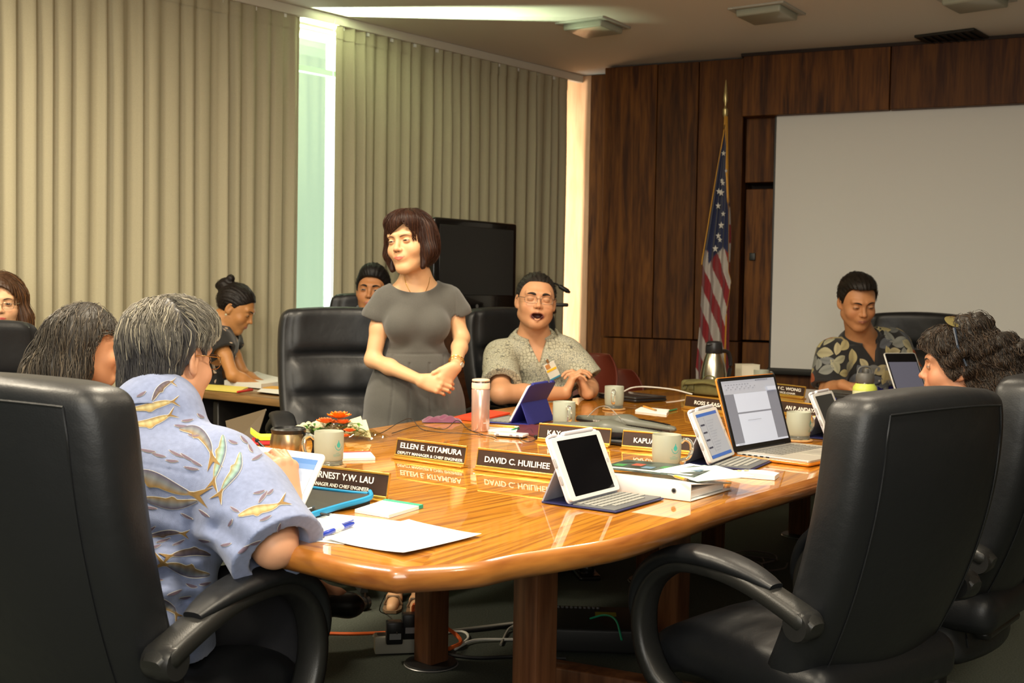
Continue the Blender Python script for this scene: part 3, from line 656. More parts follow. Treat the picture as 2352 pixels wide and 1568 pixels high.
def sheet(name, corners, z, label, cat, material, thick=.0006, curl=0, group=None, lines=None, n=10):
    """a sheet of paper lying with its four corners at image points"""
    P = np.array([Zp(x, y, z)[:2] for x, y in corners]); c = P.mean(0); t = thing(name, label, cat, (c[0], c[1], z), 0, group); P -= c
    G = np.zeros((n, n, 3))
    for i in range(n):
        for j in range(n):
            a, b = i/(n-1), j/(n-1); q = P[0]*(1-a)*(1-b)+P[1]*a*(1-b)+P[2]*a*b+P[3]*(1-a)*b; G[i, j] = (*q, thick+curl*(abs(2*a-1)**3+abs(2*b-1)**3*.5)+curl*.25*math.sin(a*5+b*3))
    m = MB(); m.grid(G); B = G.copy(); B[:, :, 2] = 0 if thick > .002 else B[:, :, 2]-thick; m.grid(B[::-1])
    e = list(range(n)); rim = [(0, j) for j in e]+[(i, n-1) for i in e[1:]]+[(n-1, j) for j in e[::-1][1:]]+[(i, 0) for i in e[::-1][1:-1]]
    m.loft([[B[i, j] for i, j in rim], [G[i, j] for i, j in rim]], False, False); m.build('page', material, t, sharp=30)
    if lines:
        m = MB(); rng = random.Random(len(label))
        for k in range(lines):
            b0 = .14+.7*k/lines; a1 = rng.uniform(.6, .86)
            f = lambda a, b: (*(P[0]*(1-a)*(1-b)+P[1]*a*(1-b)+P[2]*a*b+P[3]*(1-a)*b), thick+curl*(abs(2*a-1)**3+abs(2*b-1)**3*.5)+curl*.25*math.sin(a*5+b*3)+.0004)
            m.grid([[f(a, b0), f(a, b0+.008)] for a in np.linspace(.13, a1, 8)])
        m.build('print_lines', mat('grey_print', (.42, .42, .40), .7), t, kind='stuff')
    return t
sheet('paper_sheet', [(700, 1172), (925, 1198), (790, 1250), (560, 1225)], TZ+.0008, 'white printed page lying under the second page, beside the pen', 'paper', paper, lines=12)
sheet('paper_sheet', [(939, 1199), (1106, 1231), (927, 1277), (745, 1240)], TZ+.0022, 'white printed page nearest the rounded table corner', 'paper', paper, curl=.004, lines=9)
# pen
a, b = Zp(737, 1230, TZ+.007), Zp(798, 1208, TZ+.007); u = b-a; L_ = np.linalg.norm(u); t = thing('pen', 'blue ballpoint pen lying on the white pages', 'pen', (a[0], a[1], TZ+.0085), math.atan2(u[1], u[0]))
pb = mat('pen_blue', (.02, .05, .42), .3, coat=.4)
L_ = .135
m = MB(); m.M = Matrix.Rotation(PI/2, 4, 'Y'); m.lathe([(.0035, 0), (.0052, .003), (.0052, .048), (.0050, .050)], 14); m.build('grip', pb, t)
m = MB(); m.M = Matrix.Rotation(PI/2, 4, 'Y'); m.lathe([(.0049, .05), (.0049, .085)], 14); m.build('barrel', mat('pen_clear', (.55, .58, .62), .15), t)
m = MB(); m.M = Matrix.Rotation(PI/2, 4, 'Y'); m.lathe([(.0052, .085), (.0052, .122), (.0040, .130)], 14); m.build('cap', pb, t)
m = MB(); m.box((.108, 0, .0068), (.045, .004, .0015)); m.build('clip', pb, t)
def pad(corners, z, label, edge, top=True, th=.008, group='small white note pads'):
    P = np.array([Zp(x, y, z+th)[:2] for x, y in corners]); c = P.mean(0); a = math.atan2(*(P[1]-P[0])[::-1]); t = thing('note_pad', label, 'note pad', (c[0], c[1], z), 0, group); P -= c
    m = MB(); m.prism([tuple(q) for q in P[::-1]] if np.cross(P[1]-P[0], P[2]-P[1]) < 0 else [tuple(q) for q in P], 0.0005, th); m.build('pages', paper, t, smooth=False)
    Q = [P[2]*1.015, P[3]*1.015, P[3]+(P[0]-P[3])*.12, P[2]+(P[1]-P[2])*.12]
    if top:
        if np.cross(Q[1]-Q[0], Q[2]-Q[1]) < 0: Q = Q[::-1]
        m = MB(); m.prism([tuple(q) for q in Q], 0.0007, th+.0008); m.build('binding', edge, t, smooth=False)
    return t
pad([(815, 1169), (893, 1182), (971, 1159), (886, 1146)], TZ, 'small white note pad with a green binding near the sleeve', mat('binding_green', (.03, .30, .18), .6))
pad([(770, 1053), (862, 1050), (850, 1036), (780, 1038)], TZ, 'small white note pad with a red binding beside the frosted mug', mat('binding_red', (.50, .04, .04), .6))
pad([(1459, 941), (1531, 949), (1538, 940), (1472, 934)], TZ, 'small white note pad with a pencil on it, beside the far mug', mat('binding_green', (0, 0, 0)), top=False)
pad([(1100, 985), (1186, 990), (1192, 978), (1110, 974)], TZ, 'small white note pad behind the rose flask', mat('binding_green', (0, 0, 0)), top=False)
def pencil(A, B, z, label, col, group='pencils'):
    a, b = Zp(*A, z), Zp(*B, z); u = b-a; L = max(.07, min(.18, np.linalg.norm(u[:2]))); t = thing('pencil', label, 'pencil', (a[0], a[1], z), math.atan2(u[1], u[0]), group)
    m = MB(); m.M = Matrix.Rotation(PI/2, 4, 'Y'); m.lathe([(.0036, .012), (.0036, L-.012)], 6); m.build('shaft', col, t, smooth=False)
    m = MB(); m.M = Matrix.Rotation(PI/2, 4, 'Y'); m.lathe([(.0005, 0), (.0036, .012)], 6); m.build('tip', mat('pencil_wood', (.6, .42, .22), .7), t)
    m = MB(); m.M = Matrix.Rotation(PI/2, 4, 'Y'); m.lathe([(.0038, L-.012), (.0038, L)], 8); m.build('ferrule', mat('ferrule', (.5, .36, .2), .3, metal=.8), t)
yel = mat('pencil_yellow', (.80, .36, .03), .4, coat=.4); grn = mat('pencil_green', (.01, .20, .08), .45)
pencil((1476, 932), (1514, 944), TZ+.0125, 'yellow pencil lying on the far note pad', yel); pencil((1530, 945), (1556, 939), TZ+.005, 'green stub of a marker beside the far note pad', grn)
pencil((1090, 975), (1190, 981), TZ+.0125, 'yellow pencil on the note pad behind the rose flask', yel)
t = thing('marker', 'thick green marker behind the silver hub', 'marker', tuple(Zp(1176, 989, TZ+.006)), ang(Zp(1176, 989, TZ), Zp(1206, 979, TZ)))
m = MB(); m.M = Matrix.Rotation(PI/2, 4, 'Y'); m.lathe([(.004, 0), (.006, .003), (.006, .06), (.004, .063)], 12); m.build('barrel', grn, t)
m = MB(); m.M = Matrix.Rotation(PI/2, 4, 'Y'); m.lathe([(.0066, .04), (.0066, .066), (.005, .068)], 12); m.build('cap', mat('marker_cap', (.01, .13, .06), .4), t)
pencil((752, 1043), (790, 1049), TZ+.005, 'red-tipped pencil behind the mug with the teal drop', yel)
pencil((1545, 1092), (1572, 1100), TZ+.062, 'yellow pencil stub on the magazine over the white binder', yel)

# ------------------------------------------------------------------ propped tablets with keyboard covers
scr_blk = mat('screen_off', (.004, .004, .005), .10, spec=.25); keyc = mat('key_grey', (.26, .26, .235), .6); cover = mat('cover_grey', (.30, .31, .36), .55); navy = mat('cover_navy', (.012, .014, .075), .5); kbd = mat('keyboard_dark', (.10, .105, .11), .5)
def ui_mat(): return mat('lit_screen', (1, 1, 1), .3, attr='Col', emit=.40)
def ui(name, parent, M, rects, w_, h_):
    """lit picture of a screen: rectangles (x0,y0,x1,y1,colour) in 0..1, later ones in front"""
    m = MB(); m.M = M; cols = []
    for k, (x0, y0, x1, y1, c) in enumerate(rects):
        e = .0003+.00012*k; m.add([((x0-.5)*w_, (y0-.5)*h_, e), ((x1-.5)*w_, (y0-.5)*h_, e), ((x1-.5)*w_, (y1-.5)*h_, e), ((x0-.5)*w_, (y1-.5)*h_, e)], [(0, 1, 2, 3)]); cols += [c]*4
    return m.build(name, ui_mat(), parent, smooth=False, attr=cols)
def tablet_M(L, lean, y=0, z=.006): return Matrix.Translation((0, y, z)) @ Matrix.Rotation(PI/2-lean, 4, 'X')
def propped_tablet(BL, BR, label, lean=.42, w_=.228, h_=.157, screen=None, back_only=False, cov=navy, z=TZ, depth=.115, from_right=False):
    a, b = Zp(*BL, z+.01)[:2], Zp(*BR, z+.01)[:2]; u = nrm(b-a); c = a+u*w_/2 if not from_right else b-u*w_/2
    t = thing('tablet', label, 'tablet', (c[0], c[1], z+.001), math.atan2(u[1], u[0]), 'white tablets propped on keyboard covers')
    m = MB(); m.rbox((0, -.022, .0025), (w_+.006, .205, .004), .004, 2); m.build('cover_base', cov, t)
    m = MB(); m.rbox((0, -depth/2-.004, .0055), (w_-.004, depth, .004), .003, 2); kb = m.build('keyboard', kbd, t)
    pw = (w_-.02)/13; k0 = MB(); k0.rbox((0, 0, 0), (pw*.82, .0135, .0016), .001, 1); km = k0.mesh('key'); km.materials.append(keyc)
    for r_ in range(5):
        for q in range(13 if r_ < 4 else 9):
            o = bpy.data.objects.new('key', km); COL.objects.link(o); o.parent = kb
            o.location = (-(w_-.02)/2+pw*(q+.5)+(pw*2 if r_ == 4 else 0)+(r_ % 2)*.002, -.016-r_*.0185, .0083)
    M = tablet_M(w_, lean, .0, .010)
    m = MB(); m.M = M; m.rbox((0, h_/2, 0), (w_, h_, .009), .010, 4, rv=.002); m.build('tablet_body', white, t)
    m = MB(); m.M = M; m.rbox((0, h_/2, .0046), (w_-.046, h_-.020, .0006), .001, 1); sc_ = m.build('screen', scr_blk, t)
    m = MB(); m.M = M @ Matrix.Translation((w_/2-.012, h_/2, .0047)); m.lathe([(.0055, 0), (.0058, .0004), (.0048, .0004), (.0046, .0001)], 20); m.build('home_button', mat('button_rim', (.5, .5, .5), .3), t)
    if screen: ui('screen_picture', sc_, M @ Matrix.Translation((0, h_/2, .0049)), screen, w_-.046, h_-.020)
    # folding cover holding the tablet up: clip shell behind the tablet and flap down to the table
    top = (M @ Vector((0, h_*.55, -.006))); 
    m = MB(); m.M = M; m.rbox((0, h_/2+.002, -.0065), (w_+.008, h_+.010, .004), .012, 3); sh = m.build('cover_shell', mat('cover_white', (.60, .60, .66), .5) if cov is navy else cov, t)
    m = MB(); m.M = M; m.rbox((-w_/2+.02, h_+.005, -.001), (.03, .008, .012), .003); m.rbox((0.02, h_+.006, -.002), (w_*.6, .010, .013), .004); m.build('cover_clip', mat('cover_white', (0, 0, 0)) if cov is navy else cov, sh)
    for sx in (-1,):
        for yy in (.35, .62):
            m = MB(); m.M = M; m.rbox((sx*(w_/2+.003), h_*yy, -.003), (.004, .022, .006), .001, 1); m.build('side_slot', mat('slot_grey', (.35, .35, .36), .4), sh)
    y1 = .078; A = np.array([top.y, top.z]); Bp = np.array([y1, .004]); P = []
    for x in (-w_/2, w_/2): P.append([(x, A[0], A[1]), (x, Bp[0], Bp[1])])
    m = MB(); d_ = nrm(Bp-A); nn = np.array([-d_[1], d_[0]])*.0018
    for x0, x1 in ((-w_/2, w_/2),):
        m.add([(x0, *(A+nn)), (x1, *(A+nn)), (x1, *(Bp+nn)), (x0, *(Bp+nn)), (x0, *(A-nn)), (x1, *(A-nn)), (x1, *(Bp-nn)), (x0, *(Bp-nn))], [(0, 1, 2, 3), (7, 6, 5, 4), (0, 4, 5, 1), (1, 5, 6, 2), (2, 6, 7, 3), (3, 7, 4, 0)])
    m.build('cover_flap', cover if cov is navy else cov, t, smooth=False)
    return t
propped_tablet((1310, 1155), (1418, 1127), 'white tablet with a black screen on a keyboard cover, nearest of the propped tablets')
gry = (.30, .32, .36); blu = (.03, .10, .36); dk = (.03, .03, .05)
scrB = [(0, 0, 1, 1, gry), (0, .93, 1, 1, blu), (0, 0, 1, .07, blu), (.28, .12, .285, .9, dk)]+[(.03, .22+.17*k, .22, .255+.17*k, dk) for k in range(4)]+[(.34, .15+.06*k, .34+.2+.05*(k % 4), .155+.06*k, (.16, .17, .22)) for k in range(12)]
propped_tablet((1631, 1066), (1686, 1045), 'white tablet with a lit schedule on its screen, standing left of the orange-edged laptop', screen=scrB)
propped_tablet((1901, 1004), (1950, 989), 'white tablet with a black screen partly hidden by the right foreground chair')
# blue backed tablet seen from behind (faces the far side)
roy = mat('cover_royal', (.022, .026, .20), .55)
a = Zp(1165, 968, TZ+.01); t = None
def blue_tablet():
    BLp, BRp = Zp(1318, 947, TZ+.01)[:2], Zp(1182, 972, TZ+.01)[:2]
    t = propped_tablet((1290, 944), (1170, 969), 'tablet in a royal blue cover turned away from the camera, beside the rose flask', cov=roy, lean=.5, from_right=True)
    return t
bt = blue_tablet()
# loose blue convertible and silver tablet in front of the man in the leaf shirt
bt2 = propped_tablet((2060, 890), (1985, 893), 'blue tablet cover turned away from the camera in front of the leaf-print shirt', cov=mat('cover_ultramarine', (.008, .008, .11), .5), lean=.55)
# tall lit tablet held up by the right foreground chair
P = [Dp(2057, 806, 5.0), Dp(2085, 875, 5.0)]; c = Zp(2105, 905, TZ)
t = thing('tablet', 'thin silver tablet with a dim grey screen standing beside the person with sunglasses', 'tablet', (1.755, 5.05, TZ+.001), ang((0, 0), (.94, .35)))
M = tablet_M(.2, .50, 0, .004); m = MB(); m.M = M; m.rbox((0, .145, 0), (.17, .28, .007), .010, 4, rv=.002); m.build('tablet_body', mat('silver', (.6, .6, .58), .3, metal=.5), t)
m = MB(); m.M = M; m.rbox((0, .145, .0036), (.160, .272, .0006), .006, 2); s_ = m.build('screen', scr_blk, t); ui('screen_picture', s_, M @ Matrix.Translation((0, .145, .004)), [(0, 0, 1, .86, (.075, .078, .11))], .15, .262)
m = MB(); m.M = mtx((0, .05, .05), rx=-.55); m.box((0, 0, 0), (.16, .003, .12)); m.build('stand', black, t)

# laptop with an orange shell
a, b = Zp(1694, 1042, TZ+.015)[:2], Zp(1819, 1017, TZ+.015)[:2]; u = nrm(b-a); LW, LD, LH = .359, .247, .236; c = a+u*LW/2
t = thing('laptop', 'open silver laptop in a translucent orange shell, its screen showing a document', 'laptop', (c[0], c[1], TZ+.001), math.atan2(u[1], u[0])-.04)
orange = mat('orange_shell', (.80, .26, .02), .25, trans=.25, coat=.5); alu = mat('laptop_aluminium', (.62, .58, .50), .38, metal=.6)
m = MB(); m.rbox((0, -LD/2, .006), (LW+.004, LD+.004, .011), .012, 4, rv=.005); m.build('bottom_shell', orange, t)
m = MB(); m.rbox((0, -LD/2, .0145), (LW, LD, .007), .011, 4, rv=.0015); dk_ = m.build('keyboard_deck', alu, t)
m = MB(); m.rbox((0, -LD*.74, .0182), (.105, .075, .0006), .003, 2); m.build('trackpad', mat('trackpad', (.50, .47, .40), .3, metal=.4), dk_)
k0 = MB(); k0.rbox((0, 0, 0), (.0155, .0150, .0014), .001, 1); km = k0.mesh('key'); km.materials.append(mat('key_dark', (.16, .155, .14), .5))
for r_ in range(6):
    for q in range(14):
        o = bpy.data.objects.new('key', km); COL.objects.link(o); o.parent = dk_; o.location = (-.125+q*.0192+(r_ % 3)*.003, -.026-r_*.0188, .0187)
for k in range(5):
    m = MB(); m.box((-LW/2-.0003, -.030-k*.02, .0145), (.0008, .011, .0035)); m.build('port', black, dk_)
M = Matrix.Translation((0, .004, .014)) @ Matrix.Rotation(PI/2-.30, 4, 'X')
m = MB(); m.M = M; m.rbox((0, LH/2, -.004), (LW+.005, LH+.004, .006), .012, 4, rv=.0025); m.build('lid_shell', orange, t)
m = MB(); m.M = M; m.rbox((0, LH/2, 0), (LW-.002, LH-.002, .005), .010, 4, rv=.001); lid = m.build('lid', mat('lid_black', (.010, .010, .010), .25, coat=.4), t)
pg = (.46, .50, .60); gr = (.17, .18, .22); lg = (.34, .36, .42); tx = (.20, .21, .25)
R_ = [(0, 0, 1, 1, lg), (0, .96, 1, 1, (.30, .32, .38)), (0, 0, 1, .79, gr), (.17, .50, .80, .79, pg), (.17, .03, .80, .475, pg), (0, 0, 1, .03, pg)]
R_ += [(.05+.05*k, .93, .08+.05*k, .94, tx) for k in range(9)]+[(.62+.03*k, .975, .64+.03*k, .985, dk) for k in range(8)]+[(.04+.04*k, .86+.03*(k % 2), .065+.04*k, .87+.03*(k % 2), tx) for k in range(14)]
R_ += [(.80, .80, .97, .86, pg), (.30, .36, .55, .366, tx), (.04, .011, .14, .019, tx)]
ui('screen_picture', lid, M @ Matrix.Translation((0, LH/2+.004, .0028)), R_, LW-.030, LH-.032)
m = MB(); m.M = Matrix.Translation((0, .002, .015)) @ Matrix.Rotation(PI/2, 4, 'Y'); m.lathe([(.006, -LW*.36), (.006, LW*.36)], 12); m.build('hinge', black, t)

# binder with papers, magazine
a, b, c_ = Zp(1396, 1128)[:2], Zp(1586, 1153)[:2], Zp(1673, 1121)[:2]; u = nrm(b-a); L = .27
t = thing('binder', 'white ring binder lying with its spine to the camera beside the nearest propped tablet', 'binder', (b[0], b[1], TZ+.001), math.atan2(u[1], u[0]))
wv = mat('binder_vinyl', (.78, .78, .77), .35, coat=.2)
m = MB(); m.rbox((-L/2, .002, .021), (L, .004, .042), .0015, 2); sp = m.build('spine', wv, t)
m = MB(); m.rbox((-L/2, .115, .0015), (L, .23, .003), .0014, 1); m.build('cover', wv, t)
m = MB(); m.M = mtx((0, 0, .042), rx=-.11); m.rbox((-L/2, .115, 0), (L, .23, .003), .0014, 1); m.build('cover', wv, t)
m = MB(); m.M = mtx((-.045, -.0006, .022), rx=PI/2); m.lathe([(.0065, 0), (.0065, .001), (.0042, .001)], 20); m.build('finger_ring', mat('ring_chrome', (.5, .5, .5), .2, metal=1), sp)
m = MB(); m.M = mtx((-.045, -.0018, .022), rx=PI/2); m.lathe([(.0042, 0), (.0042, .0004)], 18); m.build('finger_hole', black, sp)
m = MB(); m.rbox((-L/2, .105, .013), (L-.02, .19, .018), .001, 1); m.build('page_block', paper, t)
def slab(A, rz, size, z, label, material, name, cat, extra=None, rx=0, ry=0):
    t = thing(name, label, cat, (A[0], A[1], z), rz); m = MB(); m.M = mtx((0, 0, 0), rx=rx, ry=ry); m.rbox((0, 0, size[2]/2), size, .001, 1); m.build('cover_sheet' if cat == 'magazine' else 'leaves', material, t); return t
bro = math.atan2(u[1], u[0]); mc = b-u*.17+np.array([-u[1], u[0]])*.15
t = slab(mc, bro+.10, (.26, .17, .004), TZ+.046, 'dark magazine with colour pictures lying on the white binder', mat('magazine_dark', (.05, .07, .06), .3, var=.9, vscale=26), 'magazine', 'magazine')
m = MB(); m.rbox((0, -.07, .0045), (.24, .018, .0006), .001, 1); m.build('masthead', mat('print_white', (.6, .62, .58), .5), t)
for k in range(6):
    m = MB(); m.rbox((-.10+k*.04, -.02+.03*(k % 2), .0045), (.03, .035, .0006), .001, 1); m.build('picture', mat('print_%d' % (k % 3), [(.05, .22, .07), (.35, .08, .05), (.12, .2, .28)][k % 3], .4), t)
mc2 = b-u*.05+np.array([-u[1], u[0]])*.16
t = thing('paper_sheet', 'loose white and pale green sheets sliding off the white binder', 'paper', (mc2[0], mc2[1], TZ+.045), bro-.25)
for k, (cc, dx, rz_) in enumerate((((.34, .48, .42), 0, 0), ((.75, .76, .72), -.02, .2), ((.52, .62, .55), .015, -.15))):
    m = MB(); m.M = mtx((dx, 0, .001+k*.0012), rz=rz_, ry=.05); m.box((0, 0, 0), (.15, .19, .0006)); m.build('sheet', mat('sheet_%d' % k, cc, .6), t)
# folded paper strip
a, b = Zp(1612, 1087)[:2], Zp(1781, 1100)[:2]; t = thing('folded_newsletter', 'folded white leaflet with faint orange print on the table edge', 'leaflet', ((a+b)[0]/2, (a+b)[1]/2, TZ+.001), ang(a, b))
m = MB(); P = []
for x in np.linspace(-.105, .105, 12):
    P.append([(x, y*.5, .012+.004*math.sin(x*30)-.018*abs(y)*8*.1) for y in np.linspace(-.055, .085, 8)])
m.grid(P); Q = np.array(P); Q[:, :, 2] = .0; m.grid(Q[::-1]); rim = lambda G: [G[i][0] for i in range(12)]+[G[11][j] for j in range(1, 8)]+[G[i][7] for i in range(10, -1, -1)]+[G[0][j] for j in range(6, 0, -1)]
m.loft([rim(np.array(Q)), rim(np.array(P))], False, False); m.build('leaves', paper, t, sharp=50)
for k in range(5):
    m = MB(); m.box((-.06+k*.02, .01, .0135+.004*math.sin((-.06+k*.02)*30)), (.012, .02, .0006)); m.build('print', mat('faint_orange', (.72, .50, .28), .6), t)

# flask
c = Zp(1103, 990); t = thing('flask', 'tall rose-gold vacuum flask with a cream lid', 'flask', (c[0], c[1], TZ+.001)); rg = mat('rose_gold', (.62, .42, .36), .26, metal=.55, coat=.3)
m = MB(); m.lathe([(.030, 0), (.0325, .003), (.0325, .148), (.031, .150)], 40); bd = m.build('body', rg, t)
cl_ = mat('cream_lid', (.82, .58, .42), .4); m = MB(); m.lathe([(.031, .150), (.0328, .152), (.0328, .170), (.0315, .172)], 40); m.build('collar', cl_, t)
m = MB(); m.lathe([(.030, .172), (.030, .178)], 40); m.build('ring', mat('ring_chrome', (0, 0, 0)), t)
m = MB(); m.lathe([(.031, .178), (.032, .180), (.031, .184), (.022, .186), (0.001, .186)], 40); m.build('lid', cl_, t)
M = Matrix.Translation((0, 0, 0)); m = MB(); m.grid([[(.0328*math.cos(q), .0328*math.sin(q), z) for z in (.030, .033)] for q in np.linspace(-PI/2+.35, -PI/2+.95, 6)]); m.build('logo_print', mat('print_white', (0, 0, 0)), bd)
# conference bars
def bar(A, B, z0, label, stand):
    a, b = Zp(*A, TZ+z0), Zp(*B, TZ+z0); L = .46; c = (a+b)/2; t = thing('conference_bar', label, 'microphone bar', (c[0], c[1], TZ+.001), ang(a, b), 'long grey conference microphone bars')
    R = []
    for x in np.linspace(-L/2, L/2, 40):
        s = abs(x)/(L/2); bmp = math.exp(-(x/.045)**2); w_ = .017+.012*(1-s)+.020*bmp; h_ = .010+.012*(1-s**2)+.012*bmp; e = min(1, (1-s)/.03+.35)
        q = np.arange(16)*2*PI/16; R.append(np.stack([np.full(16, x), np.sign(np.cos(q))*np.abs(np.cos(q))**.7*w_*e, z0+np.sign(np.sin(q))*np.abs(np.sin(q))**.7*h_*e], 1))
    m = MB(); m.loft(R); bd = m.build('body', mat('bar_grey', (.10, .105, .085), .42), t)
    m = MB(); R2 = [[(p[0], p[1]*1.012-.0006, p[2]*1.0) for p in r_ if True] for r_ in R]
    P = [[(r_[k][0], r_[k][1]*1.02, z0+(r_[k][2]-z0)*1.02) for k in (8, 9, 10, 11, 12, 13)] for r_ in R[1:-1]]; m.grid(P); m.build('front_panel', mat('bar_front', (.022, .022, .026), .3), bd)
    for k in range(22):
        x = .06+k*.0065; m = MB(); m.box((x, .004, z0+.0215*(1-(x/.23)**2*.55)+.001), (.0022, .018, .003)); m.build('vent_slit', black, bd)
    m = MB(); m.rbox((.02, .0, .010), (.17, .09, .018), .012, 3); m.build('stand', mat('stand_black', (.016, .016, .016), .4), t)
    m = MB(); m.lathe([(.03, .015), (.024, .03), (.024, z0)], 16); m.build('neck', mat('stand_black', (0, 0, 0)), t)
    for k, x in enumerate((-.02, -.012)):
        m = MB(); m.sphere((x, -.046, z0+.002), .0018, 6); m.build('indicator_lamp', mat('led_green', (.3, 1, .1), .4, emit=1.5), bd)
    text_mesh('logo_print', 'WAVE', .012, mat('print_grey', (.42, .42, .40), .5), bd, Matrix.Translation((-.10, -.0375, z0+.002)) @ Matrix.Rotation(PI/2, 4, 'X'))
    return t
def wire(name, pts, r, material, label, cat, smooth=40, group=None):
    p = np.array(pts, float); c = p[0]; t = thing(name, label, cat, tuple(c), 0, group); m = MB(); m.tube(spline(p-c, smooth), r, 6); m.build('lead', material, t); return t
bar((1262, 975), (1547, 1003), .042, 'near dark grey conference bar behind two name plates', True)
bar((1310, 958), (1570, 990), .036, 'far dark grey conference bar, just behind its twin', True)
blk_c = mat('cable_black', (.012, .012, .012), .5); gry_c = mat('cable_grey', (.30, .28, .24), .5); wht_c = mat('cable_white', (.75, .73, .66), .45)
P = [Zp(1350, 956, TZ+.07), Zp(1375, 935, TZ+.06), Zp(1398, 935, TZ+.06), Zp(1425, 960, TZ+.065)]; wire('cable', P, .0018, gry_c, 'thin grey lead arching over the conference bars', 'cable')
P = [Zp(1432, 899, TZ+.012), Zp(1452, 890, TZ+.03), Zp(1485, 888, TZ+.04), Zp(1545, 894, TZ+.03), Zp(1590, 905, TZ+.01)]; wire('cable', P, .0035, wht_c, 'white lead arching from the far mug to the olive pouch', 'cable')
# silver hub and wires
a, b = Zp(1133, 1003), Zp(1203, 1008); t = thing('usb_hub', 'small silver and white connection box with thin black leads', 'hub', ((a+b)[0]/2, (a+b)[1]/2, TZ+.001), ang(a, b))
m = MB(); m.rbox((0, .025, .009), (.108, .055, .010), .003, 2); m.build('body', mat('hub_white', (.68, .68, .72), .3, coat=.3), t)
m = MB(); m.rbox((0, .026, .003), (.100, .05, .005), .002, 1); m.build('foot', black, t)
for x in (-.04, .01, .034):
    m = MB(); m.box((x, -.003, .009), (.010, .001, .005)); m.build('port', mat('port_grey', (.25, .25, .28), .4), t)
for k, pts in enumerate([[(850, 1000), (880, 992), (920, 968), (945, 962), (968, 985), (1010, 992), (1060, 995), (1120, 1000), (1140, 1006)], [(900, 995), (960, 978), (1020, 985), (1050, 965), (1075, 985), (1110, 998)], [(1190, 1003), (1200, 1010), (1215, 1014), (1232, 1009)], [(1195, 998), (1215, 1000), (1228, 1003)], [(1205, 990), (1218, 985), (1225, 995)]]):
    wire('cable', [Zp(x, y, TZ+.004+(.03 if (x, y) in ((920, 968), (945, 962), (1050, 965)) else 0)) for x, y in pts], .0014, blk_c, ['long thin black lead looping from the hub towards the bouquet', 'second thin black lead looping behind the rose flask', 'short black lead hanging from the right end of the hub', 'black lead between the hub and the plug block', 'tiny black lead standing up behind the hub'][k], 'cable', 60)
c = Zp(1236, 1008); t = thing('plug_block', 'small black plug block touching the partly hidden name plate', 'plug', (c[0], c[1], TZ+.001), .5); m = MB(); m.rbox((0, 0, .007), (.028, .014, .012), .003); m.build('body', black, t); m = MB(); m.tube([(.012, 0, .007), (.022, 0, .007)], .003, 6); m.build('strain_relief', black, t)
# folders, cloth
t = sheet('folder', [(1040, 962), (1100, 968), (1172, 951), (1110, 943)], TZ+.002, 'bright red folder behind the rose flask', 'folder', mat('folder_red', (.72, .05, .015), .5), thick=.007)
sheet('folder', [(1175, 992), (1240, 1003), (1270, 985), (1200, 972)], TZ+.001, 'dark maroon folder between the hub and the conference bar', 'folder', mat('folder_maroon', (.10, .02, .03), .5), thick=.004)
t = thing('glasses_cloth', 'crumpled purple cloth beside the red folder', 'cloth', tuple(Zp(1015, 968, TZ+.001)[:2])+(TZ+.001,), .1)
m = MB(); G = []
for i in range(22):
    row = []
    for j in range(14):
        a, b = i/21*2-1, j/13*2-1; e = (1-a**4)*(1-b**4); row.append((a*.075, b*.045, .002+e*(.014+.007*math.sin(a*6+b*3)+.004*math.sin(b*9-a*4))))
    G.append(row)
m.grid(G); G2 = np.array(G); G2[:, :, 2] = 0; m.grid(G2[::-1]); m.build('fabric', mat('purple_cloth', (.12, .025, .06), .85, sheen=.3), t, sharp=180)
# black laptop closed at far
t = thing('closed_laptop', 'closed black laptop lying beside the far mug', 'laptop', tuple(Zp(1452, 918)[:2])+(TZ+.001,), ang(Zp(1390, 908), Zp(1500, 922)))
m = MB(); m.rbox((0, 0, .008), (.27, .20, .014), .012, 3); m.build('base', black, t); m = MB(); m.rbox((0, 0, .020), (.268, .198, .009), .012, 3); m.build('lid', mat('lid_graphite', (.02, .02, .022), .3, coat=.4), t)
# olive pouch
oli = mat('olive_canvas', (.155, .135, .045), .9, bump=.6, bscale=600, var=.2, vscale=30); c = Zp(1612, 908)
t = thing('pouch', 'olive canvas pouch with a buckle in front of the steel jug', 'pouch', (c[0], c[1], TZ+.001), ang(Zp(1545, 905), Zp(1650, 915)))
m = MB(); m.sbox((0, .05, .035), (.125, .07, .033), .02, (14, 10, 6), lambda q: q+np.stack([0*q[:, 0], 0*q[:, 0], .004*np.sin(q[:, 0]*40)*(q[:, 2] > 0)], 1)); m.build('bag', oli, t, sharp=180)
m = MB(); m.sbox((.02, .035, .068), (.105, .075, .006), .005, (14, 10, 2), lambda q: q+np.stack([0*q[:, 0], 0*q[:, 0], -.25*np.clip(-q[:, 1]-.04, 0, 1)+.006*np.sin(q[:, 0]*25+1)], 1)); m.build('flap', oli, t, sharp=180)
m = MB(); m.rbox((-.045, -.024, .036), (.024, .008, .045), .003); m.build('strap', oli, t); m = MB(); m.rbox((-.045, -.029, .034), (.030, .008, .022), .004); m.build('buckle', mat('buckle_olive', (.10, .09, .035), .5), t)
m = MB(); a_ = np.linspace(0, 2*PI, 20); m.tube([(-.088+.012*math.cos(q), -.025, .036+.012*math.sin(q)) for q in a_], .003, 6); m.build('ring', mat('buckle_olive', (0, 0, 0)), t)
m = MB(); m.tube(spline([(-.06, .08, .07), (-.04, .09, .09), (.0, .09, .088), (.02, .08, .07)], 14), .007, 8, flat=.4); m.build('handle', oli, t)
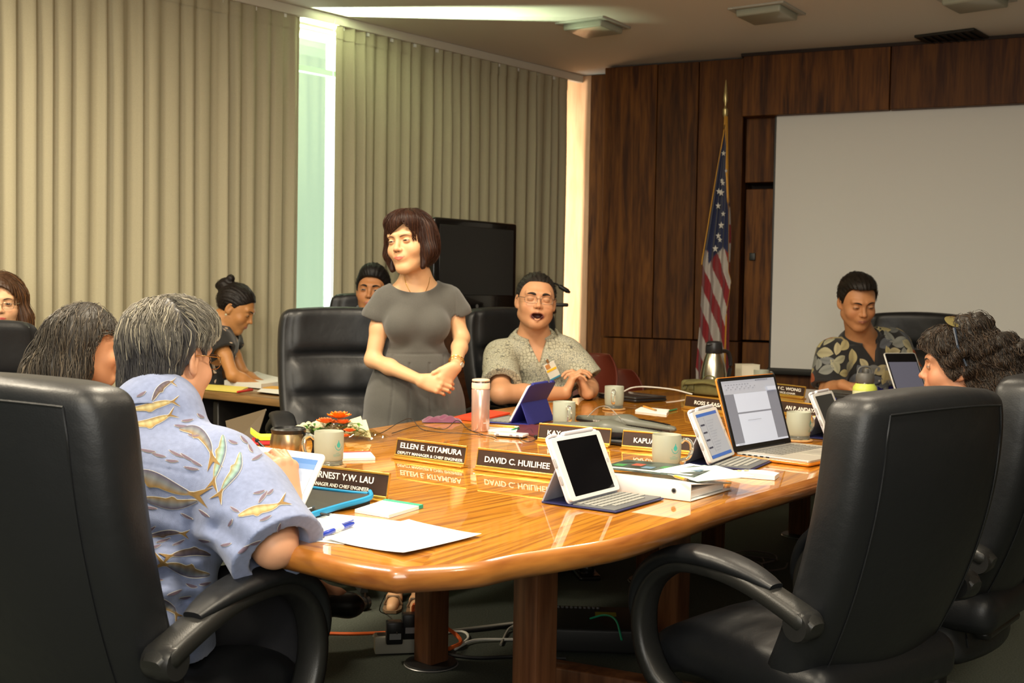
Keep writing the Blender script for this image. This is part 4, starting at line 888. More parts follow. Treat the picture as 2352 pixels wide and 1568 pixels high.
# jug
c = Zp(1638, 893); t = thing('coffee_jug', 'brushed steel coffee jug with a black stopper lid', 'jug', (c[0], c[1], TZ+.001))
m = MB(); m.lathe([(.066, 0), (.070, .004), (.070, .03), (.068, .08), (.060, .13), (.048, .17), (.040, .19)], 44); m.build('body', mat('brushed_steel', (.52, .48, .38), .27, metal=1), t)
m = MB(); m.lathe([(.043, .188), (.046, .192), (.045, .225), (.042, .245), (.030, .252), (.002, .253)], 36); ld = m.build('lid', mat('jug_black', (.018, .018, .02), .35), t)
m = MB(); m.rbox((-.028, -.028, .236), (.034, .024, .014), .006); m.build('spout', mat('jug_black', (0, 0, 0)), ld)
m = MB(); m.tube(spline([(.045, .03, .20), (.085, .055, .19), (.10, .065, .13), (.088, .058, .06), (.064, .045, .035)], 18), .011, 8); m.build('handle', mat('jug_black', (0, 0, 0)), t)
# white box
c = Zp(1724, 888); t = thing('box', 'white cardboard box standing in front of the projection screen corner', 'box', (c[0], c[1], TZ+.001), .25)
wbx = mat('white_card', (.74, .70, .56), .7); m = MB(); m.rbox((0, .045, .058), (.105, .09, .116), .0015, 1); m.build('carton', wbx, t, smooth=False); m = MB(); m.rbox((0, .045, .118), (.107, .092, .004), .001, 1); m.build('lid_flap', wbx, t, smooth=False)
# projector-like black unit, its sockets
a, b = Zp(1862, 930), Zp(1975, 945); t = thing('projector', 'flat black projector with sockets on its back panel', 'projector', ((a+b)[0]/2, (a+b)[1]/2, TZ+.001), ang(a, b)+.25)
m = MB(); m.rbox((.02, .10, .036), (.30, .22, .058), .012, 3, rv=.006); bd = m.build('case', mat('projector_black', (.014, .014, .014), .35), t)
m = MB(); m.rbox((.02, .10, .0665), (.22, .14, .004), .01, 2); m.build('top_panel', mat('projector_grey', (.045, .045, .04), .45), bd)
for k, (x, z, r, cc) in enumerate(((-.10, .05, .007, (.2, .2, .2)), (.06, .034, .008, (.12, .12, .12)), (.085, .034, .005, (.6, .3, .03)), (.108, .034, .005, (.55, .12, .06)), (.13, .034, .005, (.6, .6, .5)), (.125, .018, .005, (.4, .38, .35)))):
    m = MB(); m.M = mtx((x, -.0105, z), rx=PI/2); m.lathe([(r, 0), (r, .003), (r*.6, .003), (r*.6, .001)], 14); m.build('socket', mat('socket_%d' % k, cc, .4, metal=.3), bd)
m = MB(); m.rbox((-.01, -.011, .040), (.045, .004, .014), .002); m.build('video_port', mat('port_blue', (.02, .04, .35), .4), bd)
for x in (-.10, .13):
    m = MB(); m.lathe([(.010, 0), (.010, .008)], 12, c=(x, .02, 0)); m.build('foot', black, t)
# bottle
c = Zp(1984, 968); t = thing('water_bottle', 'pale yellow-green steel bottle with a grey spout lid', 'bottle', (c[0], c[1], TZ+.001)); t.scale = (1.1, 1.1, 1.17); bg = mat('bottle_green', (.50, .60, .10), .4)
m = MB(); m.lathe([(.040, 0), (.043, .003), (.043, .105), (.041, .118), (.032, .130)], 36); m.build('body', mat('bottle_pale', (.56, .60, .36), .4), t)
m = MB(); m.lathe([(.0435, .107), (.0430, .112), (.0415, .1185), (.0325, .1305)], 36, cap0=False, cap1=False); m.build('shoulder', bg, t)
gl_ = mat('lid_grey', (.085, .085, .08), .45); m = MB(); m.lathe([(.029, .129), (.029, .134)], 30); m.build('neck_ring', mat('ring_chrome', (0, 0, 0)), t)
m = MB(); m.lathe([(.032, .134), (.033, .137), (.033, .156), (.028, .166), (.002, .168)], 30); ld = m.build('lid', gl_, t); m = MB(); m.rbox((0, 0, .172), (.016, .040, .020), .006); m.build('spout', gl_, ld)
m = MB(); m.tube(spline([(-.03, 0, .155), (-.022, 0, .182), (0, 0, .188), (.022, 0, .182), (.03, 0, .155)], 16), .004, 8); m.build('carry_loop', gl_, ld)

# tablet sleeve
za = TZ+.0015; t = thing('tablet_sleeve', 'black zipped tablet sleeve with bright blue edge, lying open', 'sleeve', tuple(Zp(770, 1160, za)[:2])+(za,), 0); bp = root_loc(t)
pc = lambda x, y, z: tuple(Zp(x, y, TZ+z)-np.array([bp[0], bp[1], bp[2]]))
m = MB(); Q = [pc(640, 1175, .012), pc(690, 1190, .012), pc(770, 1163, .012), pc(850, 1140, .022), pc(845, 1133, .022), pc(700, 1115, .018), pc(640, 1120, .014)]; Qb = [(x, y, .0005) for x, y, z in Q]; m.loft([Qb, Q]); m.build('pocket', mat('sleeve_black', (.022, .022, .018), .5), t, smooth=False)
m = MB(); m.tube(spline([pc(845, 1133, .022), pc(800, 1129, .022), pc(740, 1122, .021), pc(690, 1116, .020), pc(650, 1118, .016)], 24), .0036, 8); m.build('edge_band', mat('edge_blue', (.01, .25, .50), .45), t)
m = MB(); m.tube(spline([pc(640, 1197, .006), pc(690, 1190, .010), pc(735, 1176, .012), pc(790, 1160, .014), pc(835, 1148, .017), pc(852, 1140, .020), pc(850, 1130, .022)], 30), .0055, 8, flat=1.3); m.build('edge_band', mat('edge_blue', (0, 0, 0)), t)
m = MB(); m.tube([pc(692, 1172, .016), pc(715, 1166, .020), pc(722, 1163, .016)], .0022, 6); m.build('zip_pull', mat('ring_chrome', (0, 0, 0)), t)
m = MB(); m.tube([pc(722, 1177, .012), pc(757, 1182, .008)], .0026, 6); m.build('zip_cord', black, t)
# coloured paper stack at the left edge of the table
t = thing('sticky_notes', 'yellow and red sticky notes left of the travel mug', 'sticky notes', tuple(Zp(606, 1022)[:2])+(TZ+.001,), .2)
for k, (cc, z0, w_) in enumerate((((.6, .03, .04), 0, .075), ((.68, .75, .05), .014, .085))):
    m = MB(); m.M = mtx((0, 0, 0)); m.sbox((0, .03, z0+.007), (w_/2, .037, .0065), .002, (10, 6, 2), lambda q: q+np.stack([0*q[:, 0], 0*q[:, 0], .8*np.clip(-q[:, 0]-.015, 0, 1)*(1 if k else .2)], 1)); m.build('note_block', mat('note_%d' % k, cc, .6), t)

# bouquet
c = Zp(768, 1010); t = thing('bouquet', 'wrapped bouquet of orange flowers and green leaves lying on the table', 'bouquet', (c[0], c[1], TZ+.001), 0); rng = random.Random(4)
cel = pane_mat('cellophane', (.88, .88, .80), .10); wrp = mat('tissue_cream', (.50, .45, .30), .7)
def crumple(w_, d_, h_, cx, cy, seed, z0=0.0):
    r2 = random.Random(seed); ph = [r2.uniform(0, 6) for _ in range(6)]; G = []
    for i in range(26):
        row = []
        for j in range(20):
            a, b = i/25*2-1, j/19*2-1; rr = math.hypot(a, b)
            row.append((cx+a*w_+.006*math.sin(b*9+ph[0]), cy+b*d_+.006*math.sin(a*11+ph[1]), max(.001, z0+h_*(.5+.3*abs(math.sin(a*7+b*3+ph[2]))+.25*abs(math.sin(b*9-a*2+ph[3])))*(1-.5*rr*rr))))
        G.append(row)
    m = MB(); m.grid(G); return m
crumple(.13, .09, .045, .0, .06, 1).build('cellophane', cel, t, sharp=25); crumple(.075, .055, .035, .10, -.02, 2).build('cellophane', cel, t, sharp=25)
crumple(.085, .05, .055, -.07, .05, 7).build('cellophane', wrp, t, sharp=25)
m = MB()
for k, (x0, y0, a_) in enumerate(((.055, .06, .2), (.075, .04, -.1))):
    m.add([(x0-.03, y0, .012), (x0+.05, y0-.06, .010), (x0+.02, y0+.03, .070-.01*k), (x0-.02, y0+.05, .055)], [(0, 1, 2, 3)])
m.build('tissue_wrap', wrp, t, smooth=False)
org = mat('petal_orange', (.85, .22, .01), .5); org2 = mat('petal_salmon', (.75, .20, .05), .5); lf = mat('leaf_green', (.03, .12, .015), .5); lf2 = mat('leaf_light', (.09, .20, .03), .5)
def flower(x, y, z, r, mt, n=9, layers=3):
    m = MB()
    for l in range(layers):
        for k in range(n):
            a = 2*PI*k/n+l*.35; R_ = r*(1-.22*l); up = .25+.28*l; ca, sa = math.cos(a), math.sin(a); P = []
            for i in range(5):
                s_ = i/4; w_ = R_*.30*math.sin(PI*min(1, s_*.85+.08)); P.append([(x+ca*R_*s_*math.cos(up)-sa*w_*e, y+sa*R_*s_*math.cos(up)+ca*w_*e, z+R_*math.sin(up)*s_*(1+.3*s_)+abs(e)*.1*R_) for e in (-1, 0, 1)])
            m.grid(P)
    o = m.build('flower', mt, t, sharp=180); m = MB(); m.sphere((x, y, z+r*.35), r*.28, 6); m.build('flower_heart', mat('heart_brown', (.25, .07, .01), .6), o)
flower(.012, .02, .066, .042, org, 10, 3); flower(-.028, -.01, .054, .032, org2, 12, 3); flower(.028, -.005, .052, .028, org2, 12, 3); flower(.055, -.035, .030, .022, org2, 14, 4); flower(.042, -.055, .016, .018, org2, 12, 3); flower(-.005, .03, .05, .02, org2, 12, 3)
for k in range(60):
    cx, cy, cz = rng.choice([(-.055, -.01, .03), (-.075, .0, .035), (.05, .01, .045), (.02, .0, .04), (-.03, .03, .055), (.075, -.01, .035)])
    a = rng.uniform(0, 2*PI); el = rng.uniform(-.2, .9); L = rng.uniform(.018, .034); x, y, z = cx+rng.uniform(-.015, .015), cy+rng.uniform(-.015, .015), cz+rng.uniform(-.01, .008); P = []
    for i in range(5):
        s_ = i/4; w_ = L*.20*math.sin(PI*(s_*.9+.05)); P.append([(x+math.cos(a)*math.cos(el)*L*s_-math.sin(a)*w_*e, y+math.sin(a)*math.cos(el)*L*s_+math.cos(a)*w_*e, max(.002, z+math.sin(el)*L*s_-.3*L*s_*s_)+abs(e)*.002) for e in (-1, 0, 1)])
    m = MB(); m.grid(P); m.build('leaf', lf if k % 3 else lf2, t)
for k in range(5):
    m = MB(); m.tube([(-.02+.01*k, -.01, .02), (-.06+.02*k, .08, .015)], .0018, 5); m.build('stem', lf, t)

# ------------------------------------------------------------------ side desk on the left
fa, fb = Zp(640, 917), Zp(455, 897); u = nrm((fa-fb)[:2]); nn = np.array([-u[1], u[0]]); c = fa[:2]-u*.40+nn*.25
desk = thing('side_desk', 'brown wooden side desk covered with papers behind the conference table', 'desk', (c[0]-.12*u[0], c[1]-.12*u[1], 0), math.atan2(u[1], u[0]))
dw = wood('desk_wood', (.14, .07, .02), (.30, .17, .06), stretch=(1, 12, 12), rough=.4, coat=.3)
m = MB(); m.rbox((0, 0, TZ-.02), (1.12, .47, .035), .01, 2); m.build('desk_top', dw, desk)
m = MB(); m.rbox((0, -.02, .50), (1.0, .36, .02), .004, 1); m.build('shelf', dw, desk)
for sx in (-.52, .0, .52):
    m = MB(); m.rbox((sx, 0, .35), (.04, .40, .68), .004, 1); m.build('side_panel', mat('desk_black', (.012, .011, .010), .5), desk)
m = MB(); m.box((0, .19, .61), (1.02, .02, .16)); m.build('modesty_panel', mat('desk_black', (0, 0, 0)), desk)
yl = mat('legal_yellow', (.68, .58, .12), .65)
sheet('legal_pad', [(440, 892), (548, 902), (570, 892), (480, 886)], TZ+.001, 'yellow legal pad on the side desk', 'note pad', yl, thick=.008)
sheet('paper_stack', [(515, 884), (600, 892), (668, 882), (590, 862)], TZ+.003, 'white stack of papers in front of the dotted blouse', 'paper', mat('paper_far', (.66, .66, .60), .7), thick=.018, curl=.004)
sheet('folder', [(600, 896), (680, 902), (700, 892), (610, 888)], TZ+.002, 'yellow-orange folder under the papers on the side desk', 'folder', mat('folder_amber', (.60, .32, .04), .6), thick=.006)
sheet('paper_sheet', [(590, 899), (650, 906), (690, 897), (600, 892)], TZ+.009, 'single white page at the right end of the side desk', 'paper', mat('paper_far', (0, 0, 0)))
a_, b_ = Zp(545, 900, TZ+.012), Zp(593, 893, TZ+.012); t = thing('red_pen', 'red pen lying across the yellow legal pad', 'pen', tuple(a_), ang(a_, b_)); m = MB(); m.M = Matrix.Rotation(PI/2, 4, 'Y'); m.lathe([(.004, 0), (.006, .01), (.006, .13), (.004, .14)], 10); m.build('barrel', mat('pen_red', (.50, .03, .02), .4), t); m = MB(); m.box((.11, 0, .008), (.04, .004, .002)); m.build('clip', mat('pen_red', (0, 0, 0)), t)
sheet('book', [(408, 918), (478, 920), (480, 908), (420, 906)], .652, 'cream and blue books on the shelf side of the desk', 'book', mat('cream_card', (.60, .55, .38), .6), thick=.02)
sheet('notebook', [(405, 930), (480, 930), (478, 917), (400, 916)], .62, 'dark blue notebook under the cream book', 'notebook', mat('notebook_blue', (.03, .03, .16), .5), thick=.025)
P4 = [Dp(518, 968, 4.55), Dp(612, 940, 4.62), Dp(590, 1010, 4.5), Dp(530, 1030, 4.42)]; c = sum(P4)/4
t = thing('laptop', 'dark bronze laptop lid seen from behind, left of the bouquet and below the side desk', 'laptop', tuple(c), 0)
Q = [p-c for p in P4]; nn = nrm(np.cross(Q[1]-Q[0], Q[3]-Q[0]))*.004
m = MB(); m.loft([[q-nn for q in Q], [q+nn for q in Q]]); m.build('lid', mat('lid_bronze', (.10, .075, .045), .45, metal=.3), t, smooth=False)
m = MB(); A_, B_ = Q[0]*.98, Q[1]*.98; m.tube([A_, B_], .004, 6); m.build('rim', mat('silver', (0, 0, 0)), t)
Bb = [Q[3]+(0, 0, -.005), Q[2]+(0, 0, -.005), Q[2]+np.array([.10, .14, -.01]), Q[3]+np.array([.10, .14, -.01])]; m = MB(); m.loft([[q for q in Bb], [q+(0, 0, .012) for q in Bb]]); m.build('base', mat('lid_bronze', (0, 0, 0)), t, smooth=False)
c0 = c+np.array([.03, .06, 0]); zt_ = c[2]-.06
t = thing('side_stand', 'small dark stand carrying the bronze laptop', 'stand', (c0[0], c0[1], 0)); m = MB(); m.rbox((0, 0, zt_-.012-.02), (.36, .30, .03), .01); m.build('stand_top', mat('desk_black', (0, 0, 0)), t); m = MB(); m.lathe([(.02, .02), (.02, zt_-.04)], 12); m.build('post', mat('desk_black', (0, 0, 0)), t); m = MB(); m.lathe([(.16, .001), (.16, .015), (.02, .03)], 24); m.build('foot', mat('desk_black', (0, 0, 0)), t)

# ------------------------------------------------------------------ television, lectern, microphones, red chairs
tvw = 1.02; A_, B_ = Dp(997, 600, 6.75), Dp(1187, 600, 7.35); u = nrm((B_-A_)[:2]); L = float(np.linalg.norm((B_-A_)[:2])); c = (A_+B_)/2
zt0 = CH+(655-488)/400.; zb0 = CH-(705-655)/385.
t = thing('television', 'large black television, switched off, on a dark wooden stand by the curtain', 'television', (c[0], c[1], 0), math.atan2(u[1], u[0]))
m = MB(); m.rbox((0, .05, (zt0+zb0)/2), (L, .10, zt0-zb0), .015, 3); cs = m.build('case', mat('tv_gloss', (.006, .006, .006), .18, coat=.5), t)
m = MB(); m.rbox((0, -.003, (zt0+zb0)/2+.03), (L-.08, .006, zt0-zb0-.14), .003, 1); m.build('screen', mat('tv_screen', (.010, .010, .010), .3), t)
m = MB(); m.M = mtx((.0, -.004, zb0+.035), rx=PI/2); m.lathe([(.012, 0), (.012, .002)], 16); m.build('badge', mat('badge_grey', (.12, .12, .12), .4), cs)
m = MB(); m.rbox((0, .05, zb0/2+.06), (L*.5, .06, .12), .01); m.M = None; m = MB(); m.box((0, .06, zb0-.04), (.2, .06, .1)); m.build('neck', black, t)
m = MB(); m.rbox((.05, .12, (zb0-.08)/2), (L*.8, .34, zb0-.08), .01, 2); m.build('stand', wood('stand_wood', (.045, .014, .006), (.10, .036, .014), stretch=(1, 10, 10), rough=.4), t)
lw = wood('lectern_wood', (.04, .012, .006), (.085, .028, .012), stretch=(8, 8, 1), rough=.4); c = Dp(1262, 700, 7.05)
t = thing('lectern', 'dark wooden lectern behind the laughing person in the cream shirt', 'lectern', (c[0]-.16, c[1]-.1, 0), -.5)
m = MB(); m.rbox((0, 0, .53), (.26, .26, 1.06), .01, 2); m.build('body', lw, t); m = MB(); m.M = mtx((0, 0, 1.10), rx=.18); m.rbox((0, 0, 0), (.30, .30, .03), .006, 2); m.build('reading_top', lw, t)
m = MB(); m.box((0, -.145, 1.085), (.30, .02, .03)); m.build('ledge', lw, t)
b0 = Dp(1262, 700, 7.0); mcx = mat('mic_black', (.01, .01, .01), .45)
def gmic(pts, label, tip):
    p = np.array([Dp(x, y, d) for x, y, d in pts]); c = np.array([p[0][0], p[0][1], p[0][2]]); t = thing('gooseneck_microphone', label, 'microphone', tuple(c), 0, 'gooseneck microphones on the lectern'); m = MB(); m.tube(spline(p-c, 20), .006, 6); m.build('gooseneck', mcx, t)
    e = p[-1]-c; d_ = nrm(p[-1]-p[-2]); m = MB(); m.tube([e-d_*.06, e-d_*.05, e, e+d_*.02], [.008, .014, .015, .006], 10); m.build('capsule', mcx, t); m = MB(); m.lathe([(.03, 0), (.03, .012)], 14); m.build('base', mcx, t)
gmic([(1250, 690, 7.0), (1262, 655, 7.0), (1275, 651, 7.0), (1290, 660, 7.0), (1303, 668, 7.0)], 'upper curved black microphone beyond the laughing person', 0)
m_ = Dp(1288, 693, 6.95); t = thing('desk_lamp', 'flat black lamp head beside the laughing person, against the bright wall strip', 'lamp', (m_[0]-.09, m_[1], 1.118), 0)
m = MB(); m.rbox((.05, 0, .045), (.17, .06, .022), .008, 2); m.build('lamp_head', mcx, t); m = MB(); m.tube([(-.02, 0, 0), (-.02, 0, .045)], .008, 8); m.build('stem', mcx, t)
rd = mat('maroon_shell', (.13, .022, .010), .45, coat=.2)
def shell_chair(px, py, d, face, label):
    p = Dp(px, py, d); t = thing('stacking_chair', label, 'chair', (p[0], p[1], 0), math.atan2(face[1], face[0])-PI/2, 'maroon shell chairs by the timber wall')
    def bf(q):
        o = q.copy(); s_ = np.clip((q[:, 2])/.21, -1, 1); o[:, 0] = q[:, 0]*np.sqrt(np.clip(1-np.clip(s_, 0, 1)**2*.72, .05, 1)); o[:, 1] = q[:, 1]-.10*s_-.04+.10*(q[:, 0]/.22)**2; return o
    m = MB(); m.sbox((0, -.18, .66), (.21, .012, .21), .010, (14, 2, 14), bf); m.build('backrest', rd, t, sharp=180)
    m = MB(); m.sbox((0, 0, .455), (.215, .21, .012), .010, (12, 12, 2), lambda q: q+np.stack([0*q[:, 0], 0*q[:, 0], .5*q[:, 0]**2-.4*np.clip(q[:, 1]-.12, 0, 1)], 1)); m.build('seat', rd, t, sharp=180)
    for sx in (-1, 1):
        for sy in (-1, 1):
            m = MB(); m.tube([(sx*.13, sy*.12, .45), (sx*.20, sy*.19, .005)], .010, 8); m.build('leg', mat('chair_steel', (.3, .3, .3), .3, metal=1), t)
    m = MB(); m.tube([(-.13, -.12, .445), (-.12, -.2, .50), (-.10, -.24, .62)], .009, 8); m.build('back_support', mat('chair_steel', (0, 0, 0)), t)
    return t
shell_chair(1322, 800, 6.9, (-.5, -.85), 'maroon shell chair just right of the laughing person'); sc2 = shell_chair(1402, 900, 7.3, (-.2, -1), 'maroon shell chair lower and further right, its rounded top just above the table'); 
for ch in kids(sc2):
    if ch.name.startswith('backrest'): ch.location.z = -.12
# ------------------------------------------------------------------ under the table
t = thing('power_strip', 'beige power strip with black adapters on the carpet under the table', 'power strip', tuple(Zp(925, 1502, 0)[:2])+(0.,), ang(Zp(875, 1505, 0), Zp(1005, 1500, 0)))
m = MB(); m.rbox((.02, .03, .032), (.23, .065, .060), .006, 2); m.build('case', mat('strip_beige', (.40, .38, .32), .5), t)
for k in range(4):
    m = MB(); m.rbox((-.07+k*.05, .03, .063), (.032, .032, .002), .008, 3); m.build('socket', mat('strip_socket', (.07, .07, .065), .5), t)
for k, (x, y, h) in enumerate(((-.025, .03, .075), (.025, .045, .085))):
    tt = np.array(root_loc(t)); t2 = thing('power_adapter', ['left of two black power adapters plugged into the beige strip', 'right, slightly taller black power adapter plugged into the beige strip'][k], 'adapter', tuple(Zp((905, 941)[k], (1478, 1466)[k], .062)[:2])+(.064,), t.rotation_euler.z, 'black power adapters')
    m = MB(); m.rbox((0, 0, h/2), (.055, .045, h), .006, 2); m.build('case', black, t2); m = MB(); m.box((.002, -.0232, h*.38), (.038, .0008, .020)); m.build('label', mat('adapter_label', (.30, .30, .30), .5), t2)
orc = mat('cord_orange', (.75, .13, .02), .5); gnc = mat('cord_green', (.01, .30, .16), .5)
def floorwire(pts, r, material, label, n=60): return wire('cable', [Zp(x, y, z) for x, y, z in pts], r, material, label, 'cable', n)
floorwire([(640, 1446, .006), (700, 1452, .006), (800, 1455, .006), (870, 1453, .007), (915, 1450, .03), (960, 1445, .03)], .006, orc, 'orange extension cord running along the carpet to the power strip')
floorwire([(965, 1470, .07), (952, 1420, .10), (950, 1392, .16), (962, 1386, .17), (985, 1392, .14), (1010, 1430, .08), (1045, 1455, .03), (1058, 1475, .02), (1030, 1490, .01)], .007, orc, 'orange cord looping up behind the middle table leg')
floorwire([(858, 1460, .006), (875, 1453, .006), (950, 1458, .006), (1100, 1440, .006), (1190, 1430, .03), (1168, 1445, .01), (1150, 1480, .006)], .005, gry_c, 'grey cable beside the power strip, bending behind the legs')
floorwire([(1000, 1455, .006), (1060, 1450, .006), (1075, 1465, .006), (1045, 1490, .006), (1090, 1470, .01), (1180, 1468, .006)], .005, wht_c, 'white cable curling beside the middle leg')
floorwire([(1005, 1450, .006), (1080, 1448, .006), (1150, 1440, .006), (1220, 1430, .006), (1300, 1440, .006)], .005, blk_c, 'black cable stretched between the middle and front legs')
floorwire([(1010, 1500, .006), (1090, 1510, .006), (1180, 1508, .006), (1300, 1512, .006)], .006, blk_c, 'thick black cable nearest the camera on the carpet')
floorwire([(885, 1365, .12), (872, 1400, .06), (890, 1412, .02), (908, 1430, .05), (912, 1455, .12)], .002, blk_c, 'thin black lead falling from the sandals to the adapters')
floorwire([(1270, 1462, .05), (1290, 1445, .06), (1300, 1430, .06)], .003, gnc, 'short green lead at the left of the black equipment box')
floorwire([(1355, 1420, .10), (1390, 1412, .12), (1415, 1425, .12), (1428, 1470, .07)], .0035, gnc, 'bright green lead arching over the black equipment box')
floorwire([(1258, 1492, .01), (1330, 1482, .01), (1400, 1480, .01)], .003, gnc, 'dark green lead along the floor before the black equipment box')
for k in range(7):
    r2 = random.Random(40+k); c0_ = (r2.uniform(1655, 1760), r2.uniform(1278, 1325)); pts = [(c0_[0]+(48+18*r2.random())*math.cos(a+k), c0_[1]+(13+6*r2.random())*math.sin(a+k), .006+.01*r2.random()) for a in np.linspace(0, 5.2+r2.random(), 9)]
    floorwire(pts, .004, mat('cable_mauve', (.10, .075, .075), .6), ['leftmost', 'widest', 'nearest', 'farthest', 'rightmost', 'flattest', 'innermost'][k]+' loop of the dark cable tangle on the carpet between the far legs', 50)['group'] = 'loops of the dark cable tangle'
a, b = Zp(1270, 1500, 0), Zp(1470, 1500, 0); t = thing('equipment_box', 'flat black equipment box with a yellow sticker under the table', 'equipment', ((a+b)[0]/2, (a+b)[1]/2+.12, 0), ang(a, b)-.1)
m = MB(); m.rbox((0, 0, .05), (.36, .30, .085), .012, 3); bx = m.build('case', mat('box_black', (.016, .016, .016), .5), t)
m = MB(); m.box((.04, .04, .0931), (.075, .05, .0008)); m.build('sticker', mat('sticker_yellow', (.30, .28, .02), .5), bx)
for k in range(10):
    m = MB(); m.rbox((-.13+k*.016, .11, .096), (.011, .012, .008), .002, 1); m.build('connector', mat('connector_grey', (.13, .13, .13), .4), bx)
for x in (-.14, .14):
    m = MB(); m.lathe([(.012, 0), (.012, .01)], 10, c=(x, 0, 0)); m.build('foot', black, t)
# ================================================================== FIGURES: signed-distance modelling
class SDF:
    def __init__(s): s.p = []; s.post = None
    def _cs(s, c, R): s.p.append(R); return s
    def cone(s, a, b, r1, r2, k=.012, op=1):
        a = np.asarray(a, float); b = np.asarray(b, float); s.p.append(('c', a, b, r1, r2, k, op, (a+b)/2, np.linalg.norm(b-a)/2+max(r1, r2))); return s
    def ell(s, c, r, R=None, k=.02, op=1):
        c = np.asarray(c, float); r = np.asarray(r, float); s.p.append(('e', c, r, np.eye(3) if R is None else np.asarray(R), 0, k, op, c, r.max())); return s
    def box(s, c, h, R=None, rad=.005, k=.004, op=1):
        c = np.asarray(c, float); h = np.asarray(h, float); s.p.append(('b', c, h, np.eye(3) if R is None else np.asarray(R), rad, k, op, c, np.linalg.norm(h))); return s
    def chain(s, pts, rad, k=.01, op=1):
        for i in range(len(pts)-1): s.cone(pts[i], pts[i+1], rad[i], rad[i+1], k, op)
        return s
    def bounds(s):
        lo = np.min([q[7]-q[8] for q in s.p if q[6] > 0], 0); hi = np.max([q[7]+q[8] for q in s.p if q[6] > 0], 0); return lo, hi
    def ev(s, P, idx=None, post=True):
        P = P.astype(np.float32); D = np.full(len(P), 9., np.float32)
        for i in (range(len(s.p)) if idx is None else idx):
            t, a, b, c, d, k, op, _, _ = s.p[i]
            if t == 'c':
                ba = (b-a).astype(np.float32); pa = P-a.astype(np.float32); h = np.clip(pa@ba/max(float(ba@ba), 1e-9), 0, 1)
                q = pa-h[:, None]*ba; dd = np.sqrt(np.einsum('ij,ij->i', q, q))-(c+(d-c)*h)
            elif t == 'e':
                q = (P-a.astype(np.float32))@c.astype(np.float32); e = q/b.astype(np.float32); k0 = np.sqrt(np.einsum('ij,ij->i', e, e)); e2 = e/b.astype(np.float32); k1 = np.sqrt(np.einsum('ij,ij->i', e2, e2))+1e-6
                dd = k0*(k0-1)/k1; dd = np.where(k0 < .05, -b.min(), dd)
            else:
                q = np.abs((P-a.astype(np.float32))@c.astype(np.float32))-(b-d).astype(np.float32); dd = np.sqrt(np.einsum('ij,ij->i', np.maximum(q, 0), np.maximum(q, 0)))+np.minimum(q.max(1), 0)-d
            if op > 0:
                h = np.maximum(k-np.abs(D-dd), 0)/k; D = np.minimum(D, dd)-h*h*k*.25
            else:
                h = np.maximum(k-np.abs(D+dd), 0)/k; D = np.maximum(D, -dd)+h*h*k*.25
        if post and s.post is not None: D = s.post(P, D)
        return D
    def near(s, c, r): return [i for i, q in enumerate(s.p) if np.linalg.norm(q[7]-c)-q[8] < r+.05]
    def grad(s, P, e=.002):
        return np.stack([s.ev(P+d)-s.ev(P-d) for d in np.eye(3)*e], 1)
    def march(s, O, Dv, n=46, maxt=1.2, step=.85):
        O = np.asarray(O, float); Dv = np.asarray(Dv, float); Dv = np.broadcast_to(Dv/np.linalg.norm(Dv, axis=-1, keepdims=True), O.shape); t = np.zeros(len(O))
        for _ in range(n): t += np.clip(s.ev(O+Dv*t[:, None]), -.01, .2)*step
        return O+Dv*t[:, None]
